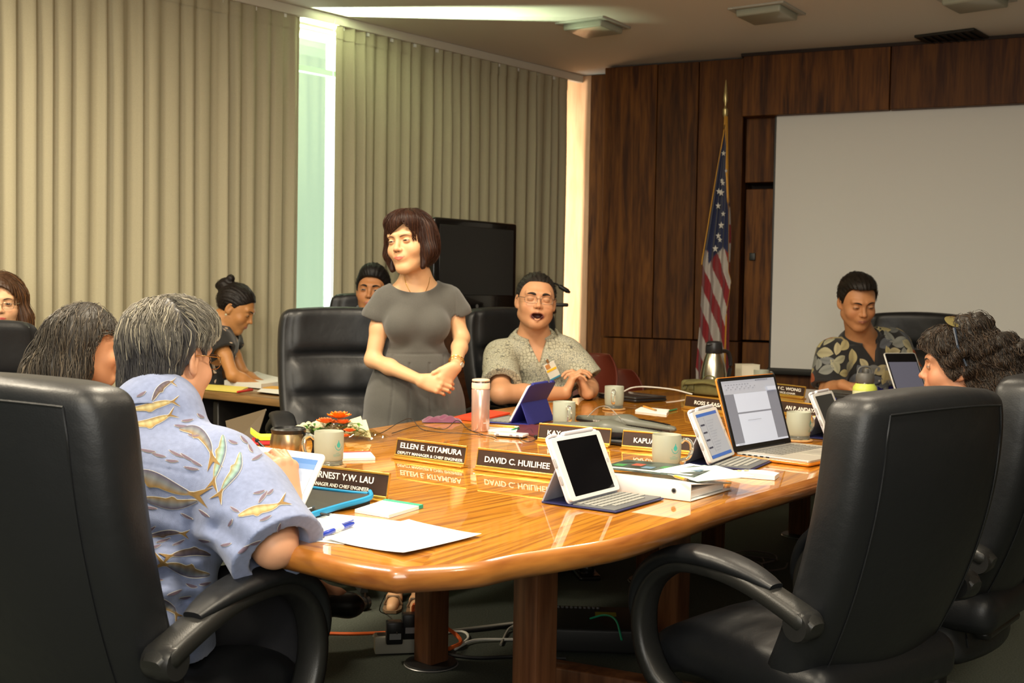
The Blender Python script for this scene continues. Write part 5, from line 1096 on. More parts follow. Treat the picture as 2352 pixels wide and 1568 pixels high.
def sdf_mesh(S, vox, lo=None, hi=None, slack=.012):
    """surface nets on sparse blocks"""
    l0, h0 = S.bounds(); lo = (l0-.03 if lo is None else np.maximum(np.asarray(lo), l0-.03)); hi = (h0+.03 if hi is None else np.minimum(np.asarray(hi), h0+.03))
    B = 8*vox; nb = np.ceil((hi-lo)/B).astype(int); g = np.stack(np.meshgrid(*[np.arange(n) for n in nb], indexing='ij'), -1).reshape(-1, 3)
    C = lo+(g+.5)*B; D = np.concatenate([S.ev(C[i:i+60000]) for i in range(0, len(C), 60000)]); g = g[np.abs(D) < B*.87*1.25+slack]
    big = g//4; key = (big*np.array([1, 1000, 1000000])).sum(1); o = np.argsort(key); g = g[o]; key = key[o]
    cuts = np.flatnonzero(np.diff(key))+1; groups = np.split(g, cuts)
    r9 = np.stack(np.meshgrid(*[np.arange(9)]*3, indexing='ij'), -1).reshape(-1, 3)
    N = (nb*8+16).astype(np.int64); K = lambda c: (c[..., 0]*N[1]+c[..., 1])*N[2]+c[..., 2]
    VK, VP, Q = [], [], []
    corner = np.array([[i, j, k] for i in (0, 1) for j in (0, 1) for k in (0, 1)])
    edges = [(a, b) for a in range(8) for b in range(a+1, 8) if np.abs(corner[a]-corner[b]).sum() == 1]
    for grp in groups:
        if not len(grp): continue
        base = grp*8; pts = (base[:, None, :]+r9[None]).reshape(-1, 3); P = lo+pts*vox
        cen = (P.min(0)+P.max(0))/2; idx = S.near(cen, np.linalg.norm(P.max(0)-P.min(0))/2)
        V = S.ev(P, idx).reshape(len(grp), 9, 9, 9)
        sg = V < 0
        cnt = sum(sg[:, i:8+i, j:8+j, k:8+k].astype(np.int8) for i, j, k in corner)
        act = np.argwhere((cnt > 0) & (cnt < 8))
        if not len(act): continue
        cv = np.stack([V[act[:, 0], act[:, 1]+i, act[:, 2]+j, act[:, 3]+k] for i, j, k in corner], 1)
        acc = np.zeros((len(act), 3)); w_ = np.zeros(len(act))
        for a, b in edges:
            va, vb = cv[:, a], cv[:, b]; mk = (va < 0) != (vb < 0); t = np.where(mk, va/np.where(np.abs(va-vb) < 1e-9, 1, va-vb), 0)
            acc += np.where(mk[:, None], corner[a]+(corner[b]-corner[a])*t[:, None], 0); w_ += mk
        gc = base[act[:, 0]]+act[:, 1:]; VP.append(lo+(gc+acc/w_[:, None])*vox); VK.append(K(gc+8))
        for ax in range(3):
            sl0 = [slice(None), slice(0, 8), slice(0, 8), slice(0, 8)]; sl1 = list(sl0); sl1[ax+1] = slice(1, 9)
            A_ = sg[tuple(sl0)]; B_ = sg[tuple(sl1)]; e = np.argwhere(A_ != B_)
            if not len(e): continue
            gc = base[e[:, 0]]+e[:, 1:]+8; u, v = np.eye(3, dtype=int)[(ax+1) % 3], np.eye(3, dtype=int)[(ax+2) % 3]
            q = np.stack([K(gc), K(gc-u), K(gc-u-v), K(gc-v)], 1); fl = ~A_[e[:, 0], e[:, 1], e[:, 2], e[:, 3]]; q[fl] = q[fl][:, ::-1]; Q.append(q)
    VK = np.concatenate(VK); VP = np.concatenate(VP); Q = np.concatenate(Q); o = np.argsort(VK); ks = VK[o]
    ix = np.searchsorted(ks, Q); ix = np.minimum(ix, len(ks)-1); ok = (ks[ix] == Q).all(1); F = o[ix[ok]]
    return VP, F
def mesh_from(VP, F, name):
    me = bpy.data.meshes.new(name); me.vertices.add(len(VP)); me.vertices.foreach_set('co', VP.astype(np.float32).ravel())
    me.loops.add(len(F)*4); me.loops.foreach_set('vertex_index', F.astype(np.int32).ravel()); me.polygons.add(len(F))
    me.polygons.foreach_set('loop_start', np.arange(0, len(F)*4, 4, dtype=np.int32)); me.polygons.foreach_set('use_smooth', np.ones(len(F), bool)); me.update(calc_edges=True); me.validate(); return me
def sdf_obj(name, S, vox, material, parent, color=None, lo=None, hi=None, biggest=False, relax=0, **pr):
    VP, F = sdf_mesh(S, vox, lo, hi)
    if biggest: VP, F = keep_big(VP, F)
    for _ in range(relax):
        acc = np.zeros_like(VP); c = np.zeros(len(VP))
        for a in range(4):
            for b in (1, 3): np.add.at(acc, F[:, a], VP[F[:, (a+b) % 4]]); np.add.at(c, F[:, a], 1)
        VP = VP*.5+.5*acc/np.maximum(c, 1)[:, None]
    me = mesh_from(VP-np.array(root_loc(parent)), F, name); me.materials.append(material)
    if color is not None: set_attr(me, color(VP))
    o = bpy.data.objects.new(name, me); COL.objects.link(o); o.parent = parent; return prop(o, **pr)
def keep_big(VP, F):
    """keep the largest connected shell"""
    lab = np.arange(len(VP))
    while True:
        m = lab[F].min(1); new = lab.copy(); 
        for a in range(4): np.minimum.at(new, F[:, a], m)
        new = new[new]
        if (new == lab).all(): break
        lab = new
    u, c = np.unique(lab, return_counts=True); b = u[np.argmax(c)]; keep = lab == b; ix = np.cumsum(keep)-1
    F = F[keep[F].all(1)]; return VP[keep], ix[F]
def frame(fwd, up):
    """columns: right hand side, forward, up of a figure or a head"""
    f = nrm(fwd); u = nrm(np.asarray(up, float)-f*np.dot(up, f)); r = np.cross(f, u); return np.stack([r, f, u], 1)
class Head:
    def __init__(s, c, fwd, up=(0, 0, 1), sc=1.0, wide=1.0, mouth='closed', jaw=1.0, female=False, smile=.0):
        s.c = np.asarray(c, float); s.R = frame(fwd, up); s.sc = sc; s.w = wide; s.mouth = mouth; s.jaw = jaw; s.f = female; s.smile = smile
    def P(s, x, y, z): return s.c+s.R@(np.array([x*s.w, y, z])*s.sc)
    def loc(s, P): return ((P-s.c)@s.R)/s.sc/np.array([s.w, 1, 1])
    def add(s, S, neck_to=None, neck_r=.055, ears=True):
        R = s.R; k = s.sc; W = s.w
        E = lambda c, r, kk=.02, op=1, RR=R: S.ell(s.P(*c), np.array([r[0]*W, r[1], r[2]])*k, RR, kk*k, op)
        C = lambda a, b, r1, r2, kk=.012, op=1: S.cone(s.P(*a), s.P(*b), r1*k, r2*k, kk*k, op)
        if neck_to is not None:
            S.cone(neck_to, s.P(0, -.022, -.045), neck_r*1.08, neck_r*.97, .03)
        E((0, -.014, .035), (.073, .094, .083), .01); E((0, .022, -.012), (.066, .066, .085), .03); E((0, .030, -.055), (.054*s.jaw, .056, .055), .03)
        C((-.046*s.jaw, .0, -.060), (-.014, .066, -.098), .016, .015, .03); C((.046*s.jaw, .0, -.060), (.014, .066, -.098), .016, .015, .03); E((0, .070, -.095), (.018, .014, .015), .02)
        for q in (-1, 1):
            E((q*.038, .060, -.030), (.024, .022, .022), .022)                      # cheeks
            C((q*.012, .088, .028), (q*.044, .074, .029), .009, .008, .018)          # brow ridge
            E((q*.031, .096, .006), (.018, .014, .012), .012, -1)                     # eye sockets
            E((q*.031, .0745, .004), (.0140, .0140, .0122), .005)                     # lids over the eye ball
        C((0, .088, .014), (0, .104, -.022), .0065, .0085, .012)                      # nose
        E((0, .1055, -.025), (.0105, .0110, .0095), .006); 
        for q in (-1, 1): E((q*.0115, .097, -.0285), (.0075, .0095, .0070), .005); E((q*.0062, .1035, -.0345), (.0033, .0050, .0028), .002, -1)
        E((0, .083, -.053), (.027, .016, .020), .014)                                  # muzzle
        if s.mouth == 'open':
            E((0, .100, -.066), (.026, .026, .0165), .004, -1); C((-.022, .086, -.0515), (.022, .086, -.0515), .0045, .0045, .006); 
            C((-.029, .081, -.056), (0, .0965, -.0500), .0035, .0040, .004); C((.029, .081, -.056), (0, .0965, -.0500), .0035, .0040, .004)
            C((-.027, .081, -.062), (0, .0925, -.0850), .0035, .0052, .004); C((.027, .081, -.062), (0, .0925, -.0850), .0035, .0052, .004)
        else:
            sm = s.smile
            C((-.0225, .0865, -.0565+sm), (0, .0962, -.0535), .0025, .0040, .004); C((.0225, .0865, -.0565+sm), (0, .0962, -.0535), .0025, .0040, .004)
            C((-.0205, .0865, -.0600+sm), (0, .0950, -.0625), .0025, .0048, .004); C((.0205, .0865, -.0600+sm), (0, .0950, -.0625), .0025, .0048, .004)
            C((-.020, .0975, -.0575+sm), (0, .1040, -.0578), .0011, .0011, .002, -1); C((.020, .0975, -.0575+sm), (0, .1040, -.0578), .0011, .0011, .002, -1)
        if ears:
            for q in (-1, 1):
                RR = R@np.array(Matrix.Rotation(q*.35, 3, 'Z'))@np.array(Matrix.Rotation(-.15, 3, 'X'))
                S.ell(s.P(q*.0765, -.006, -.004), np.array([.0075, .019, .031])*k, RR, .004*k); S.ell(s.P(q*.0835, -.003, .002), np.array([.005, .011, .018])*k, RR, .003*k, -1); S.ell(s.P(q*.0745, .0, -.027), np.array([.006, .009, .010])*k, RR, .006*k)
        return s
    def color(s, base, lip=(.45, .16, .13), blush=.12, beard=0, dark=0):
        base = np.array(base)
        def f(VP):
            L = s.loc(VP); c = np.tile(base, (len(VP), 1)); inh = (L[:, 1] > .05) & (np.abs(L[:, 0]) < .07) & (L[:, 2] > -.12) & (L[:, 2] < .1)
            ch = np.exp(-(((np.abs(L[:, 0])-.042)/.018)**2+((L[:, 2]+.028)/.020)**2))*(L[:, 1] > .03)*(np.abs(L[:, 2]) < .12); c *= (1-blush*ch[:, None]*np.array([0, .8, .8]))
            nose = np.exp(-((L[:, 0]/.014)**2+((L[:, 2]+.026)/.012)**2))*(L[:, 1] > .09)*(L[:, 1] < .14); c *= (1-blush*nose[:, None]*np.array([0, .6, .6]))
            if s.mouth == 'open':
                ins = inh & (((L[:, 0]/.027)**2+((L[:, 2]+.066)/.0158)**2) < 1) & (L[:, 1] < .0922)
                c[ins] = (.05, .008, .007)
            else:
                x = np.abs(L[:, 0]); zc = -.0578+s.smile*np.clip(x/.022, 0, 1)**2; hw = .0075*(1-(x/.0255)**2); up_ = .0068*np.clip(1-(x/.0250)**2, 0, 1); lipm = inh & (L[:, 2]-zc < up_) & (L[:, 2]-zc > -.0095*np.clip(1-(x/.024)**2, 0, 1)) & (x < .0245) & (L[:, 1] > .08)
                ln = inh & (np.abs(L[:, 2]-zc) < .0013) & (x < .023) & (L[:, 1] > .08); c[ln] = np.array(lip)*.45
            no = inh & (((np.abs(L[:, 0])-.0062)/.0040)**2+((L[:, 2]+.0352)/.0028)**2 < 1) & (L[:, 1] > .09); c[no] = base*.25
            lidl = inh & (np.abs(np.abs(L[:, 0])-.031) < .014) & (np.abs(L[:, 2]-.004) < .012); c[lidl] *= .90
            if beard: b = np.exp(-((L[:, 2]+.085)/.03)**2)*(L[:, 1] > 0)*(np.abs(L[:, 2]+.07) < .06); c *= (1-beard*b[:, None]*np.array([1, .9, .8]))
            return c
        return f
def eyes(H, parent, open_up=.35, open_dn=.22, gaze=(0, 0), skin=(.5, .3, .18), lid=None, squint=False):
    """eye balls with iris and pupil seen between real lids, set into the sockets"""
    off = np.array(root_loc(parent)); lm = mat('lid_skin_%d' % (int(skin[0]*1000)), skin, .5); em = mat('eyeball', (1, 1, 1), .12, attr='Col', coat=.5)
    for q in (-1, 1):
        c = H.P(q*.031, .0750, .004); r = .0142*H.sc
        m = MB(); V = []; col = []; n1, n2 = 22, 22
        g = nrm(np.array([gaze[0], 1, gaze[1]])); G = []
        for i in range(n1):
            row = []
            for j in range(n2):
                a = (j/(n2-1)-.5)*2.1; b = (i/(n1-1)-.5)*1.7; d = np.array([math.sin(a)*math.cos(b), math.cos(a)*math.cos(b), math.sin(b)]); row.append(c+H.R@(d*np.array([H.w, 1, .88])*r*1.075)-off)
                an = math.acos(max(-1, min(1, float(d@g)))); col.append((.004, .003, .003) if an < .24 else ((.022, .010, .006) if an < .50 else ((.015, .009, .007) if an < .54 else (.27, .23, .20))))
            G.append(row)
        m.grid(G); ey = m.build('eye', em, parent, sharp=180, attr=col)
        for up_, lim in ((1, open_up), (-1, open_dn)):
            G = []; col = []
            for i in range(8):
                row = []
                for j in range(18):
                    a = (j/17-.5)*2.3; e0 = lim*max(-.25, math.cos(a*1.25)); b = e0+(1.0-e0)*(i/7); b *= up_; rr = r*(1.145-.07*(i/7)); d = np.array([math.sin(a)*math.cos(b), math.cos(a)*math.cos(b), math.sin(b)]); row.append(c+H.R@(d*np.array([H.w, 1, .88])*rr)-off)
                    col.append(tuple(np.array(skin)*(.30 if (i == 0 and up_ > 0) else (.62 if i == 0 else .92))))
                G.append(row)
            m = MB(); m.grid(G if up_ > 0 else G[::-1]); m.build('eyelid', mat('eyelid_skin', (1, 1, 1), .5, attr='Col'), ey, sharp=180, attr=col if up_ > 0 else [c_ for r_ in [col[k*18:(k+1)*18] for k in range(8)][::-1] for c_ in r_])
def brows(H, S, parent, colr, thick=.0040, raise_=.0, inner=.013, outer=.047):
    off = np.array(root_loc(parent))
    for q in (-1, 1):
        P = []; n = 16
        for i in range(n):
            t = i/(n-1); x = q*(inner+(outer-inner)*t); z = .0225+raise_+.0075*math.sin(t*2.3)-.004*t; w_ = thick*(1-.75*t**2)*(.6+.4*min(1, t*5))
            P.append([(x, z-w_), (x, z-w_*.3), (x, z+w_*.4), (x, z+w_)])
        P = np.array(P); O = np.array([[H.P(x, .16, z) for x, z in row] for row in P]).reshape(-1, 3); hit = S.march(O, -H.R[:, 1]); G = (hit+H.R[:, 1]*.0013).reshape(n, 4, 3)-off; G[:, 0] -= H.R[:, 1]*.0012; G[:, 3] -= H.R[:, 1]*.0012
        m = MB(); m.grid(G if q > 0 else G[::-1]); m.build('eyebrow', mat('brow_%d' % int(colr[0]*3000), colr, .8, bump=.8, bscale=900), parent, sharp=180)
def lips(H, S, parent, colr):
    """lip skin laid over the modelled mouth"""
    off = np.array(root_loc(parent)); m_ = mat('lip_%d' % int(colr[0]*1000+colr[1]*99), colr, .38)
    if H.mouth == 'open':
        A = np.linspace(0, 2*PI, 41); P = [[(.0262*k*math.cos(a)*(1.0), -.0665+(.0165*k if math.sin(a) < 0 else .0140*k)*math.sin(a)) for k in (.94, 1.0, 1.06, 1.13)] for a in A]
        groups = [P]
    else:
        X = np.linspace(-1, 1, 19); zc = lambda t: -.0578+H.smile*t*t; up_ = lambda t: .0066*(1-t*t)*(1-.28*math.exp(-(t/.12)**2)); dn = lambda t: .0088*(1-t*t)**.8
        groups = [[[(.0232*t, zc(t)+up_(t)*k) for k in (.06, .4, .75, 1)] for t in X], [[(.0222*t, zc(t)-dn(t)*k) for k in (.06, .4, .75, 1)] for t in X]]
    for g in groups:
        Q = np.array(g); O = np.array([[H.P(x, .16, z) for x, z in row] for row in Q]).reshape(-1, 3); hit = S.march(O, -H.R[:, 1]); G = (hit+H.R[:, 1]*.0009*H.sc).reshape(Q.shape[0], 4, 3)-off; G[:, 3] -= H.R[:, 1]*.0010
        m = MB(); m.grid(G); m.build('lip', m_, parent, sharp=180)
def glasses(H, parent, colr=(.03, .02, .015), w_=.026, h_=.017, z=.002, y=.103, metal=.4, temples=True):
    off = np.array(root_loc(parent)); m_ = mat('glasses_frame_%d' % int(colr[0]*1000), colr, .25, metal=metal); t = None
    g = MB(); a = np.linspace(0, 2*PI, 33)
    for q in (-1, 1):
        m = MB(); pts = [H.P(q*.032+w_*np.sign(math.cos(k))*abs(math.cos(k))**.7, y-.006*abs(math.cos(k))*0-.10*abs(w_*math.cos(k)*(1 if math.cos(k)*q > 0 else .2)), z+h_*np.sign(math.sin(k))*abs(math.sin(k))**.7)-off for k in a]; m.tube(pts, .0011*H.sc, 6)
        o = m.build('glasses_rim', m_, parent)
        if temples:
            m = MB(); m.tube([H.P(q*(.032+w_), y-.003, z+.006)-off, H.P(q*.074, y-.02, z+.009)-off, H.P(q*.081, .02, z+.008)-off, H.P(q*.080, -.008, z+.006)-off, H.P(q*.079, -.022, z-.014)-off], .0013*H.sc, 6); m.build('glasses_temple', m_, parent)
    m = MB(); m.tube([H.P(-.006, y, z+.004)-off, H.P(0, y+.003, z+.008)-off, H.P(.006, y, z+.004)-off], .0011, 6); m.build('glasses_bridge', m_, parent)
# ------------------------------------------------------------------ hands
def hand(S, wrist, fdir, pnorm, side, sc=1.0, curls=(.3, .35, .4, .45), spread=.10, thumb=(.6, .5), rf=.0080, k=.0035, thumb_curl=.35):
    """palm, four fingers of unequal length bent at three joints, thumb from the side of the palm.
    fdir: from wrist to knuckles, pnorm: out of the palm (fingers curl towards it), side=+1/-1 which side carries the thumb (along cross(fdir, pnorm))"""
    f = nrm(fdir); n = nrm(np.asarray(pnorm, float)-f*np.dot(pnorm, f)); t = np.cross(f, n)*side; w0 = np.asarray(wrist, float)
    kn = []; off = [.026, .009, -.009, -.026]; ln = [.080, .084, .080, .073]
    for i in range(4):
        kn.append(w0+f*ln[i]*sc+t*off[i]*sc-n*(.003 if i in (1, 2) else 0)*sc)
        S.cone(w0+t*off[i]*.55*sc, kn[i], .0145*sc, .0108*sc, .014*sc)
    S.ell(w0+f*.040*sc+n*.004*sc, np.array([.034, .045, .014])*sc, np.stack([t, f, n], 1), .012*sc)
    seg = [(.042, .026, .021), (.046, .030, .022), (.043, .028, .021), (.034, .021, .019)]; tips = []
    for i in range(4):
        p = kn[i]; a = 0; d0 = nrm(f+t*(1.5-i)*spread*.6); cu = curls[i] if np.ndim(curls[i]) else (curls[i]*.9, curls[i]*1.25, curls[i]*.8); r = rf*sc*(1, 1.03, .98, .88)[i]
        S.ell(p-n*.002*sc, np.array([.0100, .0105, .0095])*sc, np.stack([t, f, n], 1), .005*sc)
        for j in range(3):
            a += cu[j]; d = d0*math.cos(a)+n*math.sin(a); q = p+d*seg[i][j]*sc; S.cone(p, q, r*(1.06-.09*j), r*(.99-.10*j), (.006 if j == 0 else .0025)*sc); p = q
        tips.append((p, d, -d0*math.sin(a)*-1+n*math.cos(a)))
    b = w0+f*.018*sc+t*.020*sc+n*.006*sc; d = nrm(f*math.cos(thumb[0])+t*math.sin(thumb[0])+n*thumb[1]); m1 = b+d*.040*sc; S.cone(b, m1, .0145*sc, .0112*sc, .014*sc)
    d2 = nrm(d+f*.35+n*thumb_curl*.5-t*thumb_curl*.3); m2 = m1+d2*.032*sc; S.cone(m1, m2, .0106*sc, .0092*sc, .004*sc); d3 = nrm(d2+f*.2-t*thumb_curl*.8+n*thumb_curl*.2); m3 = m2+d3*.024*sc; S.cone(m2, m3, .0094*sc, .0070*sc, .003*sc)
    return tips, m3
def arm(S, sh, el, wr, sc=1.0, r=(.050, .041, .040, .027), k=.02):
    sh, el, wr = map(lambda q: np.asarray(q, float), (sh, el, wr)); S.cone(sh, sh+(el-sh)*.45, r[0]*sc, r[0]*.93*sc, k); S.cone(sh+(el-sh)*.45, el, r[0]*.92*sc, r[1]*sc, k)
    S.cone(el, el+(wr-el)*.35, r[1]*sc, r[2]*1.02*sc, k); S.cone(el+(wr-el)*.35, wr, r[2]*sc, r[3]*sc, k); return S
def torso(S, nk, pv, shR, shL, sc=1.0, belly=1.0, chest=1.0, bust=0., k=.04, grow=0., fwd=None):
    """chest, waist, pelvis and shoulders between neck base nk and pelvis pv; returns the frame"""
    nk, pv, shR, shL = map(lambda q: np.asarray(q, float), (nk, pv, shR, shL)); up = nrm(nk-pv); L = np.linalg.norm(nk-pv); rt = nrm(shR-shL); rt = nrm(rt-up*(rt@up)); fw = np.cross(up, rt); R = np.stack([rt, fw, up], 1); mid = (shR+shL)/2; g = grow
    hw = np.linalg.norm(shR-shL)/2
    S.ell(nk-up*.17*L/.52+fw*.0, (hw*.88*chest+g, .112*sc*chest+g, .19*L/.52+g), R, k)
    S.ell(pv+(nk-pv)*.36+fw*.012*belly, (hw*.80*belly+g, .108*sc*belly+g, .17*L/.52+g), R, k)
    S.ell(pv+up*.02, (hw*.93+g, .120*sc+g, .125+g), R, k)
    S.cone(mid+rt*hw*.80-up*.018, mid-rt*hw*.80-up*.018, .058*sc+g, .058*sc+g, k)
    S.cone(nk+up*.035, mid+rt*hw*.82+up*.005, .034*sc+g, .040*sc+g, k); S.cone(nk+up*.035, mid-rt*hw*.82+up*.005, .034*sc+g, .040*sc+g, k)
    S.cone(nk-up*.02, nk+up*.04, .062*sc+g, .054*sc+g, k)
    if bust:
        for q in (-1, 1): S.ell(nk-up*.205*L/.52+fw*(.075*sc)+rt*q*.068*sc, (.062*bust+g, .055*bust+g, .060*bust+g), R, .03)
    return R
def folds(amp, freq, seed, dirs=6):
    r = np.random.RandomState(seed); D_ = r.normal(size=(dirs, 3)); D_ /= np.linalg.norm(D_, axis=1)[:, None]; ph = r.uniform(0, 6, dirs); fr = freq*r.uniform(.6, 1.6, dirs)
    def f(P):
        w_ = sum(np.sin((P@D_[i])*fr[(i+3) % dirs]*.4+ph[i])*1.5 for i in range(2)); return 1.7*amp*sum(1-2*np.abs(np.sin(.5*((P@D_[i])*fr[i]+ph[i]+w_)))**.8 for i in range(dirs))/dirs*1.6
    return f
def halfspace(P, p, n): return (P-np.asarray(p))@nrm(n)
def capd(P, a, b, r):
    a = np.asarray(a, float); b = np.asarray(b, float); ba = b-a; h = np.clip((P-a)@ba/(ba@ba), 0, 1); return np.linalg.norm(P-a-h[:, None]*ba, axis=1)-r
# ------------------------------------------------------------------ hair strands
def strands(name, S, roots, flow, n_seg, step, parent, material, cols, rad=.0007, lift=.002, jitter=.12, seed=1, curl=0., cfreq=60., grav=None, surf_lift=None):
    """hair locks that run over the surface of S, following flow(P)"""
    rs = np.random.RandomState(seed); P = np.asarray(roots, float).copy(); n = len(P); off = np.array(root_loc(parent)); J = rs.normal(size=(n, 3))*jitter; path = []; ph = rs.uniform(0, 6.28, n)
    lf = lift*rs.uniform(.1, 1.6, n)
    for i in range(n_seg):
        G = S.grad(P); G /= np.linalg.norm(G, axis=1)[:, None]+1e-9; d = S.ev(P); P = P-G*(d-lf*(1+.5*i/n_seg))[:, None]; Q = P
        if curl: B_ = np.cross(G, flow(P)); B_ /= np.linalg.norm(B_, axis=1)[:, None]+1e-9; Q = P+(B_*np.sin(i*step*cfreq+ph)[:, None]+G*(np.cos(i*step*cfreq+ph)[:, None]*.7+.4))*curl*min(1, i/3)
        path.append(Q.copy()); F_ = flow(P)+J; F_ = F_-G*np.einsum('ij,ij->i', F_, G)[:, None]*.9; F_ /= np.linalg.norm(F_, axis=1)[:, None]+1e-9; P = P+F_*step
    path = np.array(path); T = np.gradient(path, axis=0); T /= np.linalg.norm(T, axis=2)[:, :, None]+1e-9; up = np.array([.3, .5, .8]); s1 = np.cross(T, up); s1 /= np.linalg.norm(s1, axis=2)[:, :, None]+1e-9; s2 = np.cross(s1, T)
    w_ = rad*np.sin(np.linspace(.5, PI, n_seg))[:, None, None]+rad*.15; rr = rs.uniform(.6, 1.3, n)[None, :, None]
    ring = np.stack([path+s1*w_*rr, path-s1*w_*rr*.5+s2*w_*rr*.8, path-s1*w_*rr*.5-s2*w_*rr*.8], 2)       # seg, strand, 3
    V = ring.transpose(1, 0, 2, 3).reshape(-1, 3)-off; F = []
    base = (np.arange(n)*n_seg*3)[:, None, None]; i = np.arange(n_seg-1)[None, :, None]*3; k = np.arange(3)[None, None, :]; k2 = (k+1) % 3
    F = np.stack([base+i+k, base+i+k2, base+i+3+k2, base+i+3+k], -1).reshape(-1, 4)
    me = mesh_from(V, F, name); me.materials.append(material); c = np.repeat(np.asarray(cols(n, rs)), n_seg*3, 0); set_attr(me, c)
    o = bpy.data.objects.new(name, me); COL.objects.link(o); o.parent = parent; o['kind'] = 'stuff'; return o
def surface_roots(S, c, R, n, test, seed, rad=.25):
    """points on S found by rays towards c, kept where test(local position)"""
    rs = np.random.RandomState(seed); d = rs.normal(size=(n*6, 3)); d /= np.linalg.norm(d, axis=1)[:, None]; O = c+d*rad; H_ = S.march(O, -d, n=30); L = (H_-c)@R; ok = test(L) & (np.abs(S.ev(H_)) < .004); return H_[ok][:n]
# ================================================================== THE PEOPLE
skin = mat('skin', (1, 1, 1), .46, attr='Col', spec=.4, bump=.05, bscale=500, sss=.06)
hairm = mat('hair_strand', (1, 1, 1), .42, attr='Col', spec=.35)
def person(label, c): return thing('person', label, 'person', (c[0], c[1], 0))
def hairline(H, tab, x_open=None):
    """hair stays above a line that depends on the distance from the back of the head to the brow"""
    ys, zs = zip(*tab)
    def f(P, D):
        L = H.loc(P); zm = np.interp(L[:, 1], ys, zs); return np.maximum(D, (zm-L[:, 2])*.75*H.sc)
    return f
def groove(H, amp, n, axis='z', wob=3., wf=25):
    def f(P):
        L = H.loc(P)
        a = np.arctan2(L[:, 0], L[:, 1]) if axis == 'z' else np.arctan2(L[:, 0], L[:, 2]+.02); return amp*np.sin(a*n+wob*np.sin(L[:, 2]*wf+L[:, 1]*wf*.6))+amp*.6*np.sin(a*n*2.3+wob*np.cos(L[:, 2]*wf*.7))
    return f
def leafy(name, S, parent, colr, shapes, n, seed, size, c, R, rad, kind, mats=None, test=None, view=None):
    """flat printed motifs laid on a shirt along its surface"""
    rs = np.random.RandomState(seed); off = np.array(root_loc(parent)); V = []; F = []; cols = []; nv = 0; pts = []
    d = rs.normal(size=(n*14, 3)); d /= np.linalg.norm(d, axis=1)[:, None]; org = c+(rs.uniform(-1, 1, (n*14, 3))*np.array(rad)*.55); O = org+d*.45; Hh = S.march(O, -d, n=36); ok = np.abs(S.ev(Hh)) < .004
    if view is not None: ok &= (S.grad(Hh)@np.asarray(view)) > -.3*np.linalg.norm(S.grad(Hh), axis=1)
    if test is not None: ok &= test(Hh)
    Hh = Hh[ok]
    for p in Hh:
        if all(np.linalg.norm(p-q) > size*kind.get('gap', 1.15) for q in pts): pts.append(p)
        if len(pts) >= n: break
    G = S.grad(np.array(pts)); G /= np.linalg.norm(G, axis=1)[:, None]
    nu, nvv = kind.get('nu', 9), 5; uu = np.linspace(0, 1, nu); vv = np.linspace(-1, 1, nvv); A = []; meta = []
    for p, g in zip(pts, G):
        a = nrm(np.cross(g, rs.normal(size=3))); b = np.cross(g, a); L = size*rs.uniform(.8, 1.2); W = L*kind.get('w', .5)*rs.uniform(.85, 1.15); cc = shapes[rs.randint(len(shapes))]; bend = rs.uniform(-.12, .12)*L
        for u in uu:
            w_ = W*.5*math.sin(PI*min(.999, max(.001, u)))**kind.get('pow', .85)
            for v in vv: A.append(p+a*(u-.5)*L+b*(v*w_+bend*math.sin(PI*u))+g*.03); meta.append((g, tuple(np.array(cc)*(1-.22*(abs(v) < .3)*kind.get('rib', 1)))))
    A = np.array(A); g = np.array([q[0] for q in meta]); hit = S.march(A, -g, n=16, step=.9); bad = np.linalg.norm(hit-A, axis=1) > .075; hit = hit+g*.0016; hit[bad] = hit[bad]
    k = nu*nvv; M_ = len(pts); m = MB()
    for q in range(M_):
        if bad[q*k:(q+1)*k].any(): continue
        m.grid((hit[q*k:(q+1)*k]-off).reshape(nu, nvv, 3)); cols += [meta[q*k+i][1] for i in range(k)]
    return m.build(name, mat('cloth_print', (1, 1, 1), .8, attr='Col'), parent, sharp=180, attr=cols, kind='stuff')
def cloth(name, base, **k): return mat(name, base, .85, bump=.35, bscale=900, sheen=.2, **k)
def short_hair(H, parent, colr, grow=.011, tab=None, top=0., seed=1, vox=.003, strand=500, tip=None, extra=None, flow=None, grow_top=.0, sl=.010):
    S = SDF(); S.ell(H.P(0, -.016, .036), (np.array([.076, .097, .086])+grow)*H.sc*np.array([H.w, 1, 1]), H.R, .01)
    if top: S.ell(H.P(0, .030, .088+top*.3), np.array([.058, .060, .034+top])*H.sc, H.R, .03*H.sc)
    if extra: extra(S)
    tab = tab or [(-.13, -.075), (-.03, -.066), (-.012, -.01), (.02, -.022), (.034, .008), (.050, .045), (.072, .068), (.12, .078)]
    hl = hairline(H, tab); gr = groove(H, .0011, 46, 'y'); S.post = lambda P, D: hl(P, D+gr(P))
    sdf_obj('hair', S, vox, mat('hair_base_%d' % int(colr[0]*5000+colr[2]*77), colr, .5, spec=.3), parent)
    if strand:
        zt = lambda L: (L[:, 2] > np.interp(L[:, 1], *zip(*tab))+.004); r = surface_roots(S, H.P(0, 0, .02), H.R, strand, zt, seed, .3)
        fw = H.R[:, 1]; u_ = H.R[:, 2]; rt = H.R[:, 0]
        fl_ = flow or (lambda P: np.stack([.9*fw[k]*np.clip(H.loc(P)[:, 2]*10+.2, -.3, 1)-u_[k]*(1.0-np.clip(H.loc(P)[:, 2]*9, 0, 1)) for k in range(3)], 1))
        tc = colr if tip is None else tip
        strands('hair_locks', S, r, fl_, 7, sl*.45, parent, hairm, lambda n, rs: np.array(colr)+(np.array(tc)-np.array(colr))*rs.uniform(0, 1.2, (n, 1)), rad=.0009, lift=.0022, jitter=.25, seed=seed)
    return S
